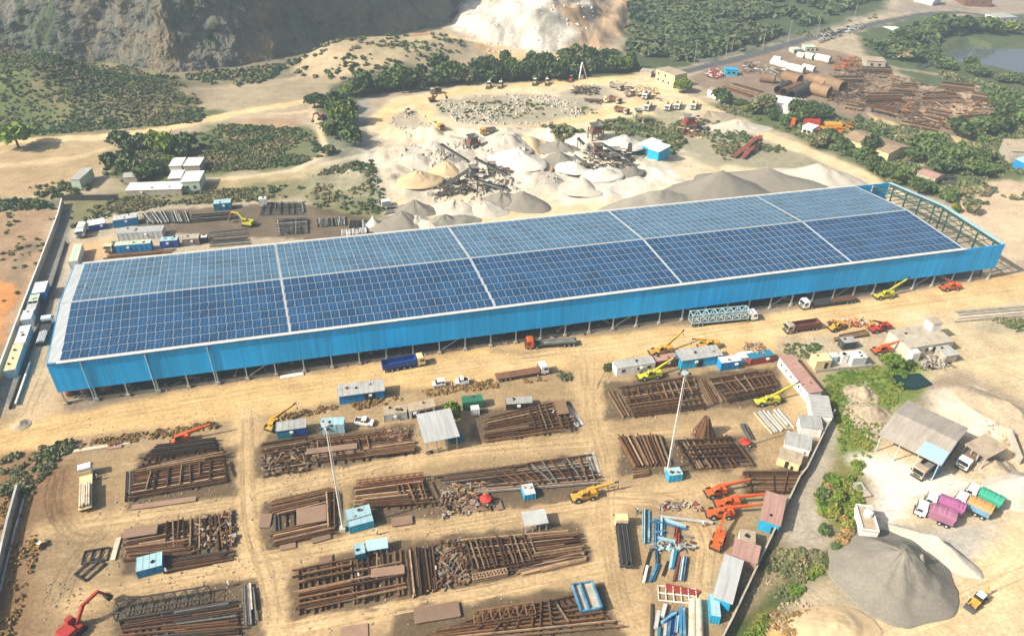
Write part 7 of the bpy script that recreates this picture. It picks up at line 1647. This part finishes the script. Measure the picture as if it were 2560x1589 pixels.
conveyor('conveyor right of the front crusher, low and long', (-1.9,262.7), (-14.6,264.2), .8, 4)
conveyor('pale conveyor leading to the white powder', (31.5,281.3), (24.0,283.1), 1, 5, m='grey_steel')
conveyor('conveyor over the second crusher', (35.5,292.4), (46.5,285.1), 5, 1)
conveyor('short conveyor behind the second crusher', (46.6,289.5), (48.0,297.6), 1, 4.5)
conveyor('conveyor of the rear brown crusher', (34.0,300.7), (27.2,307.6), 1, 5)
conveyor('red-brown conveyor at the right of the works', (93.6,303.2), (105.7,314.8), 1, 5.5, m='dark_red')
conveyor('second red-brown conveyor at the right of the works', (97.4,302.2), (108.6,318.8), 1, 4.5, m='dark_red')
crusher('front crusher tower amid conveyors', (-15.8,271.1), 5.8, 4.0, 'grey_steel', .3)
crusher('white-dusted screening tower right of the front crusher', (-8.8,273.9), 4.8, 3.5, 'cream_paint', .1)
crusher('brown crusher tower behind the front lines', (-17.7,299.7), 6.1, 4.5, 'brown_steel', .5)
crusher('second crusher tower beside the white powder', (34.1,291.3), 5.4, 4, 'brown_steel', .2)
crusher('screen tower right of the second crusher', (41.0,290.4), 4.8, 4.5, 'grey_steel', .1)
crusher('tall rust-brown crusher among the scrub', (35.0,313.0), 6.8, 5, 'brown_steel', .3)
crusher('red-topped crusher at the upper edge of the scrub', (80.3,336.3), 7.5, 5, 'dark_red', .2)
crusher('cream silo tower beside the upper scrub', (58.5,348.3), 6.1, 4, 'cream_paint', .1)
scrap('thin frames and pipes around the front crushers', [(-29.5,258.8), (-0.7,261.8), (-1.7,276.8), (-28.8,273.6)], 200, ('black_steel', 'grey_steel', 'rust_b', 'gravel_white'), 31, .6, 2.4, 2.5)
scrap('thin frames and pipes around the second crusher', [(24.5,277.8), (46.9,280.9), (47.9,296.4), (31.0,296.8)], 200, ('black_steel', 'grey_steel', 'rust_b', 'gravel_white'), 32, .6, 2.4, 2.8)
def tripod(label, P):
    t = thing('drill_rig', label, 'drill rig', P)
    for a in (0, 2.1, 4.2): MB().bar((3*math.cos(a), 3*math.sin(a), 0), (0, 0, 9), .45).build('leg', 'gutter_white', t)
    MB().box((0, 0, 1.0), (2.4, 1.8, 2.0)).build('body', 'pale_steel', t)
tripod('white tripod drill rig at the edge of the tree belt', (36.3,417.5))
pg = 'power poles along the far road'
for k, P in enumerate(((105.8,452.7), (126.8,463.3), (130.3,464.7), (153.4,479.6), (175.0,499.2), (197.6,511.6), (231.2,540.2), (266.1,568.3))):
    t = thing('power_pole', ('first', 'second', 'third', 'fourth', 'fifth', 'sixth', 'seventh', 'eighth')[k] + ' power pole from the left along the far dark road', 'power pole', (P[0], P[1], hz(P)))
    MB().cyl((0, 0, 0), (0, 0, 14), .15, .1, n=6).build('pole', 'concrete', t); MB().bar((-1.6, 0, 13), (1.6, 0, 13), .15).build('crossarm', 'concrete', t)
t = thing('power_pole', 'thin grey pole at the edge of the scrub behind the shed', 'power pole', (-50.2,252.5))
MB().cyl((0, 0, 0), (0, 0, 11), .16, .1, n=6).build('pole', 'galvanised', t); MB().bar((-.9, 0, 10.3), (.9, 0, 10.3), .14).build('crossarm', 'galvanised', t)

# ------------------------------------------------------------------ trees and scrub
def crown_arrays(n, seed, leaf=.13, lobes=7):
    r = np.random.default_rng(seed)
    c = r.normal(size=(lobes, 3)); c /= np.linalg.norm(c, axis=1)[:, None]; c *= r.uniform(.25, .62, (lobes, 1)); c[:, 2] = np.abs(c[:, 2])*.8-.12
    rad = r.uniform(.34, .56, lobes)
    k = r.integers(0, lobes, n)
    d = r.normal(size=(n, 3)); d /= np.linalg.norm(d, axis=1)[:, None]; d[:, 2] = np.where(d[:, 2] < -.3, -d[:, 2], d[:, 2])
    p = c[k] + d*(rad[k]*r.uniform(.62, 1.05, n))[:, None]
    a = r.normal(size=(n, 3)) + d*.6; a /= np.linalg.norm(a, axis=1)[:, None]
    u = np.cross(a, r.normal(size=(n, 3))); u /= np.linalg.norm(u, axis=1)[:, None]; v = np.cross(a, u)
    s = (leaf*r.uniform(.6, 1.35, n))[:, None]
    V = np.stack([p-u*s-v*s*.6, p+u*s-v*s*.6, p+u*s*.7+v*s, p-u*s*.7+v*s], 1)        # (n,4,3)
    return V
def quads(V): k = len(V); return V.reshape(-1, 3), np.arange(k*4).reshape(-1, 4)
CROWNS = [crown_arrays(620, 300+i, .125) for i in range(4)]
_cr = {}
def crown_data(i, m):
    if (i, m) not in _cr: _cr[(i, m)] = fast_mesh('crown', *quads(CROWNS[i]), m)
    return _cr[(i, m)]
def trunk_mb(h):
    mb = MB().cyl((0, 0, -.3), (.1, .05, h*.55), .05*h, .032*h, n=7)
    for a, l in ((.4, .3), (2.4, .34), (4.3, .28)):
        mb.cyl((.1, .05, h*.48), (.1+math.cos(a)*h*l, .05+math.sin(a)*h*l, h*.82), .028*h, .012*h, n=5)
    return mb
_tk = [trunk_mb(1.0).mesh('trunk', 'bark')]
def tree(label, P, r, h, m='leaf_dark', group=None, i=0, name='tree'):
    t = thing(name, label, 'tree', (P[0], P[1], hz(P)), random.uniform(0, 6.28), group)
    k = link('trunk', _tk[0], t); k.scale = (h, h, h)
    c = link('crown', crown_data(i % 4, m), t); c.location = (0, 0, h*.42); c.scale = (r, r*random.uniform(.85, 1.1), h*.6)
    return t
def tree_row(pts, n, r, h, label, group, mats=('leaf_dark',), jit=3.0, seed=1, name='tree'):
    """a belt of trees between landmarks"""
    rr = random.Random(seed); seg = [dist(a, b) for a, b in zip(pts[:-1], pts[1:])]; tot = sum(seg)
    for k in range(n):
        s = tot*(k+.5+rr.uniform(-.3, .3))/n; j = 0
        while j < len(seg)-1 and s > seg[j]: s -= seg[j]; j += 1
        p = lerp(pts[j], pts[j+1], min(1, max(0, s/seg[j]))); q = rr.uniform(.55, 1.35)
        tree(label, (p[0]+rr.uniform(-jit, jit), p[1]+rr.uniform(-jit, jit)), r*q, h*q*rr.uniform(.7, 1.2), rr.choice(mats if rr.random() < .75 else ('leaf_mid', 'leaf_lush', 'leaf_scrub')), group, rr.randrange(4), name)
tree('round bright green tree beside the grey open shed', (-13.3,134.9), 2.9, 5.4, 'leaf_bright', None, 1, 'round_tree')
tree('bright green spreading tree at the far left by the hill road', (-211.6,302.1), 9.5, 12, 'leaf_bright', None, 2, 'spreading_tree')
tree('bright lime tree among dark trees by the farm', (-145.7,296.5), 5.5, 12, 'leaf_bright', None, 3, 'lime_tree')
tree('drooping palm-like tree in front of the concrete building', (101.9,158.1), 3.0, 4.6, 'leaf_lush', None, 0, 'spreading_tree')
tree_row([(-84.8,381.7), (-64.3,391.7), (-37.5,404.5), (-2.2,416.3), (33.7,426.5), (68.2,439.2)], 52, 6.0, 11, 'dense dark tree of the belt above the stone works', 'tree belt above the stone works', jit=6, seed=5)
tree_row([(-80.6,389.0), (-44.3,416.0), (3.8,437.7), (54.6,456.5)], 34, 5.5, 10, 'dark tree in the second row of the belt above the stone works', 'second row of the tree belt', ('leaf_dark', 'leaf_mid'), jit=6, seed=6)
tree_row([(-96.6,370.7), (-84.3,352.0), (-78.4,327.5), (-74.1,308.1), (-73.5,296.1)], 18, 6.0, 10, 'dark bushy tree in the thick row left of the stone works', 'row left of the stone works', ('leaf_dark', 'leaf_mid'), jit=6, seed=7)
tree_row([(-167.3,304.0), (-156.0,300.9), (-133.0,299.5)], 12, 5.0, 8, 'dark tree behind the farm roofs', 'trees behind the farm', ('leaf_dark',), jit=5, seed=8)
tree_row([(-158.6,284.3), (-148.6,272.9), (-145.9,284.9), (-142.5,287.2)], 14, 4.6, 8, 'dark tree left of the farm roofs', 'trees left of the farm', ('leaf_dark', 'leaf_mid'), jit=5, seed=9)
tree_row([(150.1,292.7), (154.0,282.0), (159.0,273.9), (166.1,262.5), (169.7,253.4)], 16, 4.8, 7, 'green bushy tree behind the uncovered shed end', 'trees behind the shed end', ('leaf_dark', 'leaf_mid'), jit=4, seed=10)
tree_row([(137.6,325.3), (146.9,315.4), (152.0,304.3)], 14, 5.0, 7, 'green tree in front of the long brown-roofed shed', 'trees before the brown shed', ('leaf_dark', 'leaf_mid'), jit=5, seed=11)
tree_row([(176.7,319.2), (182.8,307.1), (174.2,298.2), (192.5,299.0), (200.7,289.3)], 26, 5.5, 8, 'green tree right of the long brown-roofed shed', 'trees right of the brown shed', ('leaf_dark', 'leaf_mid'), jit=8, seed=12)
tree_row([(252.1,380.0), (251.0,365.3), (226.3,341.7), (206.5,327.0)], 22, 6.0, 9, 'dark tree at the right edge beyond the far yard', 'trees beyond the far yard', ('leaf_dark', 'leaf_mid'), jit=8, seed=13)
tree_row([(103.7,377.6), (117.5,368.3), (127.0,351.6), (155.2,367.0)], 18, 5.5, 8, 'green tree between the quarry road and the pipe yard', 'trees below the pipe yard', ('leaf_dark', 'leaf_mid'), jit=6, seed=14)
tree_row([(227.2,489.3), (240.1,479.9), (247.2,470.5), (259.5,504.6), (286.0,528.9), (319.0,537.1), (349.0,536.1)], 34, 7.0, 9, 'dark tree on the far bank of the lake', 'trees on the far lake bank', ('leaf_dark',), jit=10, seed=15)
tree_row([(251.1,456.6), (264.2,448.4), (276.4,436.1), (283.8,420.1)], 22, 5.0, 5, 'grey-green tree on the near bank of the lake', 'trees on the near lake bank', ('leaf_mid', 'leaf_wood'), jit=8, seed=16)
tree_row([(97.3,159.9), (104.0,159.1), (105.3,156.9)], 6, 1.8, 3.0, 'lush green tree by the dark pond', 'trees by the pond', ('leaf_mid', 'leaf_bright'), jit=2, seed=17)
tree_row([(71.8,116.6), (68.5,112.2), (70.2,108.1), (67.0,103.0), (66.2,97.7)], 26, 1.7, 2.3, 'leafy tree in the row left of the small white house', 'row left of the white house', ('leaf_lush', 'leaf_mid', 'dry_grass', 'leaf_lush'), jit=3.0, seed=18)
tree_row([(88.2,390.8), (91.9,417.5)], 4, 5, 8, 'dark tree beside the cream house', 'trees beside the cream house', ('leaf_dark',), jit=3, seed=19)

TUFTS = [crown_arrays(34, 400+i, .30, 3) for i in range(5)]
WOODC = [crown_arrays(90, 450+i, .24, 5) for i in range(4)]
def in_poly(p, poly): return poly_sd(np.array([p[0]]), np.array([p[1]]), poly)[0] > 0
def scatter(poly, n, seed, clump=0.0, cs=14.0):
    r = np.random.default_rng(seed); P = np.array(poly); lo, hi = P.min(0), P.max(0)
    q = r.uniform(lo, hi, (n*4, 2)); ok = poly_sd(q[:, 0], q[:, 1], poly) > 0
    if clump: ok &= fbm(q[:, 0], q[:, 1], cs, 3, seed) > clump*r.uniform(-.6, 1.0, len(q))
    return q[ok][:n]
def mass(name, label, parts, m, kind='stuff'):
    """parts: list of (points, size range, height factor, templates)"""
    out = []
    r = np.random.default_rng(len(parts)*7+3)
    for pts, s0, s1, hf, T in parts:
        if len(pts) == 0: continue
        z = terrain_h(pts[:, 0], pts[:, 1]); s = r.uniform(s0, s1, len(pts)); a = r.uniform(0, 2*PI, len(pts)); ti = r.integers(0, len(T), len(pts))
        for i in range(len(T)):
            k = np.nonzero(ti == i)[0]
            if len(k) == 0: continue
            V = T[i][None].repeat(len(k), 0).copy(); c, sn = np.cos(a[k])[:, None, None], np.sin(a[k])[:, None, None]
            X = V[..., 0]*c - V[..., 1]*sn; Y = V[..., 0]*sn + V[..., 1]*c
            W_ = np.stack([X*s[k][:, None, None]+pts[k, 0][:, None, None], Y*s[k][:, None, None]+pts[k, 1][:, None, None], (V[..., 2]*hf+.25*hf)*s[k][:, None, None]+z[k][:, None, None]], -1)
            out.append(W_.reshape(-1, 4, 3))
    A = np.concatenate(out)
    return tag(link(name, fast_mesh(name, *quads(A), m)), label, 'vegetation', None, kind)
# the far wood
WOOD = [(92.8,654.2), (177.7,727.8), (316.5,709.7), (282.3,627.9), (219.1,558.9), (141.4,486.8), (100.7,453.3), (74.8,447.3), (74.1,501.6)]
mass('wood', 'dense green wood covering the far slope', [(scatter(WOOD, 1900, 500, .35, 30), 4.0, 8.5, .75, WOODC)], 'leaf_wood')
WOOD2 = [(233.1,517.5), (281.3,550.5), (370.4,583.0), (351.6,549.1), (288.1,521.1), (253.1,486.7), (252.1,467.0), (225.2,470.1)]
mass('wood', 'dark wooded bank beyond the lake', [(scatter(WOOD2, 380, 501, .2, 30), 4.0, 8.0, .8, WOODC)], 'leaf_wood')
# scrub over hills and waste ground
mass('hill_scrub', 'grey-green scrub over the left hill', [(scatter([(-306.8,412.2), (-306.7,451.9), (-248.7,450.7), (-180.3,395.8), (-145.6,353.2), (-147.9,337.0), (-172.2,329.6), (-210.6,318.6), (-245.4,314.4)], 4200, 510, .3, 26), .5, 1.7, .65, TUFTS), (scatter([(-297.2,397.0), (-293.9,429.9), (-240.3,433.0), (-183.2,391.9), (-149.6,353.0), (-172.9,331.3), (-211.2,319.6), (-246.4,315.9)], 3800, 513), .4, 1.3, .65, TUFTS),
      (scatter([(-122.5,414.6), (-96.9,480.0), (-38.5,473.5), (-19.2,446.2), (-59.1,428.1), (-88.1,404.7)], 260, 511, .5), 1.0, 2.4, .7, TUFTS), (scatter([(-181.6,411.3), (-140.8,430.2), (-119.1,440.2), (-121.5,410.7), (-154.7,386.2)], 260, 512, .3), 1.2, 3.0, .8, TUFTS)], 'leaf_scrub')
mass('field_scrub', 'olive scrub over the waste ground behind the rear yard', [
      (scatter([(-165.3,277.9), (-170.1,307.6), (-156.0,313.3), (-132.9,336.0), (-93.3,329.4), (-80.4,297.0), (-90.4,287.5), (-122.0,278.8), (-150.1,266.2)], 2300, 520, .5, 18), .4, 1.6, .75, TUFTS),
      (scatter([(-162.3,245.2), (-145.1,254.9), (-117.6,261.6), (-85.7,268.7), (-72.9,286.0), (-58.7,288.8), (-45.8,247.8), (-55.7,238.8), (-82.3,255.4), (-127.1,249.0), (-141.7,240.1), (-153.3,228.9)], 2600, 521, .5, 16), .3, 1.3, .75, TUFTS),
      (scatter([(-198.7,249.9), (-166.8,251.1), (-164.7,244.0), (-193.5,241.2)], 160, 522, .2), .7, 1.8, .8, TUFTS), (scatter([(-188.3,264.7), (-168.0,269.5), (-156.0,254.4), (-176.5,251.8)], 90, 523, .4), .6, 1.6, .8, TUFTS),
      (scatter([(-184.2,240.9), (-162.7,240.0), (-152.6,212.4), (-145.1,173.4)], 90, 524, .5), .4, 1.2, .7, TUFTS)], 'leaf_scrub')
mass('quarry_scrub', 'green scrub patches inside the stone works', [(scatter([(38.9,345.9), (64.3,355.5), (82.6,344.5), (76.3,321.1), (67.9,304.8), (52.4,311.0), (40.6,322.1)], 560, 530, .4), .8, 2.2, .85, TUFTS),
      (scatter([(11.6,331.6), (23.6,340.5), (31.3,324.4), (19.5,314.5)], 120, 531, .2), 1.0, 2.2, .9, TUFTS), (scatter([(-39.5,371.4), (44.2,382.5), (42.1,359.4), (-32.7,340.8)], 200, 532, .7), .6, 1.4, .7, TUFTS),
      (scatter([(85.6,349.3), (103.9,350.2), (119.1,312.9), (88.4,299.6)], 240, 533, .5), .7, 1.8, .8, TUFTS)], 'leaf_scrub')
mass('roadside_scrub', 'green scrub between the quarry road and the far yard', [(scatter([(96.7,373.7), (130.4,380.1), (159.7,365.2), (199.6,334.7), (223.0,350.0), (295.2,421.8), (205.7,268.3), (176.7,259.7), (151.7,280.2), (137.7,318.7), (120.7,345.1)], 2600, 540, .5, 20), .8, 2.4, .85, TUFTS),
      (scatter([(225.2,511.4), (238.4,470.9), (243.4,427.0), (261.9,383.4), (272.0,401.6), (241.0,448.1)], 300, 541, .2), 1.2, 3.0, .9, TUFTS), (scatter([(81.6,443.2), (103.2,453.5), (188.4,518.0), (262.6,578.0), (256.1,561.5), (183.8,503.2)], 200, 542, .3), 1, 2.4, .8, TUFTS)], 'leaf_scrub')
mass('lush_scrub', 'lush green growth round the pond and the path', [(scatter([(81.1,153.5), (99.2,158.8), (109.7,159.6), (102.4,153.1), (97.7,144.6), (92.2,138.9), (82.1,123.5), (74.6,121.4), (78.9,136.3)], 1100, 550, .6, 8), .25, .75, .7, TUFTS),
      (scatter([(66.2,111.8), (73.9,122.0), (79.6,122.1), (75.3,112.0), (72.7,103.9), (67.8,95.5), (64.7,99.5)], 1300, 551, .3, 8), .4, 1.2, .85, TUFTS), (scatter([(39.7,76.2), (50.3,86.1), (60.8,94.3), (61.7,93.4), (51.5,84.8), (42.3,76.3)], 520, 552, .1, 5), .4, 1.0, .8, TUFTS)], 'leaf_lush')
mass('verge_scrub', 'dusty low bushes on the yard verges', [(scatter([(45.4,88.3), (52.6,97.2), (65.2,97.4), (54.4,86.7), (44.4,78.7)], 420, 560, .45, 6), .4, 1.1, .8, TUFTS), (scatter([(-113.6,119.1), (-105.5,123.3), (-99.9,118.1), (-101.9,108.2), (-107.2,108.1)], 170, 561, .3, 6), .5, 1.2, .8, TUFTS),
      (scatter([(-104.8,121.9), (-100.8,125.4), (-99.3,121.4), (-102.0,119.3)], 40, 562), .7, 1.5, .9, TUFTS), (scatter([(74.8,167.3), (85.3,167.6), (83.9,159.9), (73.6,159.6)], 90, 563, .4, 6), .3, .9, .8, TUFTS), (scatter([(136.7,181.6), (150.0,181.9), (146.3,175.4), (135.8,175.1)], 70, 564, .4, 6), .4, 1.0, .8, TUFTS),
      (scatter([(23.8,156.4), (27.2,157.4), (27.4,153.8), (24.6,153.2)], 14, 565), .6, 1.1, .9, TUFTS), (scatter([(11.4,153.4), (15.3,153.5), (15.1,150.0), (12.3,149.1)], 16, 566), .5, 1.0, .9, TUFTS)], 'leaf_scrub')
mass('dry_grass', 'dry brown grass on the verge between road and yard', [(scatter([(-39.7,139.5), (-22.7,144.8), (-1.7,150.4), (4.8,151.5), (9.1,149.8), (-6.9,146.0), (-22.5,142.4), (-37.2,137.3)], 900, 570, .2, 6), .25, .7, .9, TUFTS), (scatter([(-100.7,123.4), (-86.4,127.9), (-70.3,132.2), (-67.7,130.5), (-85.2,125.1), (-98.8,121.4)], 420, 571, .2, 6), .25, .7, .9, TUFTS),
      (scatter([(-57.5,133.0), (-50.4,136.9), (-42.8,139.5), (-42.3,137.1), (-51.7,133.9)], 160, 572, .2, 6), .25, .6, .9, TUFTS), (scatter([(-107.2,108.1), (-102.1,111.8), (-92.3,95.3), (-86.5,76.2), (-88.7,76.2)], 420, 573, .4, 8), .3, .8, .8, TUFTS), (scatter([(47.8,83.0), (58.2,84.1), (61.1,81.5), (58.6,78.8), (46.6,78.6)], 200, 574, .4, 6), .3, .7, .7, TUFTS)], 'dry_grass')
mass('cliff_scrub', 'bushes clinging along the foot of the quarry wall', [(scatter([(-205, 398), (-150, 418), (-100, 468), (-60, 505), (-75, 495), (-110, 455), (-150, 405)], 240, 580), 1.4, 3.4, .8, TUFTS)], 'leaf_scrub')
# rough stones on the rubble grounds
def stones(label, areas, m, seed):
    r = np.random.default_rng(seed); mb = MB()
    for poly, n, s0, s1 in areas:
        pts = scatter(poly, n, seed+n, .3, 10); zs = terrain_h(pts[:, 0], pts[:, 1])
        for p, z in zip(pts, zs):
            s = r.uniform(s0, s1)
            mb.box((p[0], p[1], z+s*.25), (s, s*r.uniform(.6, 1), s*r.uniform(.4, .9)), r.uniform(0, PI), (r.uniform(.4, .8), r.uniform(.4, .8)))
    return tag(link('loose_stones', mb.mesh('loose_stones', m)), label, 'stones', None, 'stuff')
stones('loose grey stones over the rubble patches of the works', [([(-41.7,372.7), (-16.8,386.4), (16.1,386.0), (44.7,364.6), (10.7,338.2), (-26.7,340.5)], 700, .4, 1.5), ([(-62.6,345.2), (-55.1,360.9), (-43.8,352.1), (-34.5,321.4), (-44.2,312.7)], 200, .4, 1.2), ([(-51.7,300.6), (6.6,315.5), (26.6,281.5), (1.2,249.5), (-26.3,245.0)], 600, .4, 1.8)], 'gravel_pale', 600)
stones('small stones and clods strewn over the yard', [([(-97.2,106.0), (-55.5,112.8), (-42.1,78.0), (-81.9,77.3)], 420, .1, .45), ([(-59.1,131.4), (21.5,142.7), (18.3,79.1), (-42.1,78.0)], 700, .1, .4), ([(23.3,151.1), (75.9,156.0), (63.3,115.4), (37.1,79.4), (20.5,79.1)], 420, .1, .4), ([(-119.9,130.0), (-63.3,138.9), (-61.0,131.4), (-114.3,120.4)], 120, .1, .4)], 'rubble', 603)
stones('white boulders on the quarry slope', [([(-46.3,504.7), (-8.6,542.9), (22.4,600.2), (59.6,588.3), (45.8,489.1), (-7.0,451.5)], 300, .5, 1.6)], 'gravel_white', 601)
stones('pale pebbles and rubble on the lower right ground', [([(43.8,88.3), (57.3,96.3), (63.7,88.7), (52.2,79.7), (43.6,78.6)], 360, .15, .6), ([(84.7,146.7), (91.0,152.0), (91.7,142.8), (91.3,136.6), (85.2,129.1), (80.4,134.8)], 160, .3, 1.0), ([(112.9,143.3), (123.3,137.3), (115.3,122.9), (109.4,128.3)], 140, .2, .9), ([(74.7,171.3), (92.7,171.8), (87.3,160.0), (73.6,159.6)], 110, .15, .5)], 'rubble', 602)

# ------------------------------------------------------------------ haze over the whole place
hz_o = MB().box((0, 3700, 59), (12800, 9400, 134)).build('haze', None)
hm = bpy.data.materials.new('haze'); hm.use_nodes = True; ht = hm.node_tree; ht.nodes.clear()
ho = ht.nodes.new('ShaderNodeOutputMaterial'); hv = ht.nodes.new('ShaderNodeVolumePrincipled')
hv.inputs['Color'].default_value = (0.64, 0.84, 1.0, 1); hv.inputs['Density'].default_value = 0.00032; hv.inputs['Anisotropy'].default_value = 0.0
ht.links.new(hv.outputs[0], ho.inputs['Volume']); hz_o.data.materials.append(hm)
tag(hz_o, 'pale blue haze over the far quarry and wood', None, None, 'stuff')
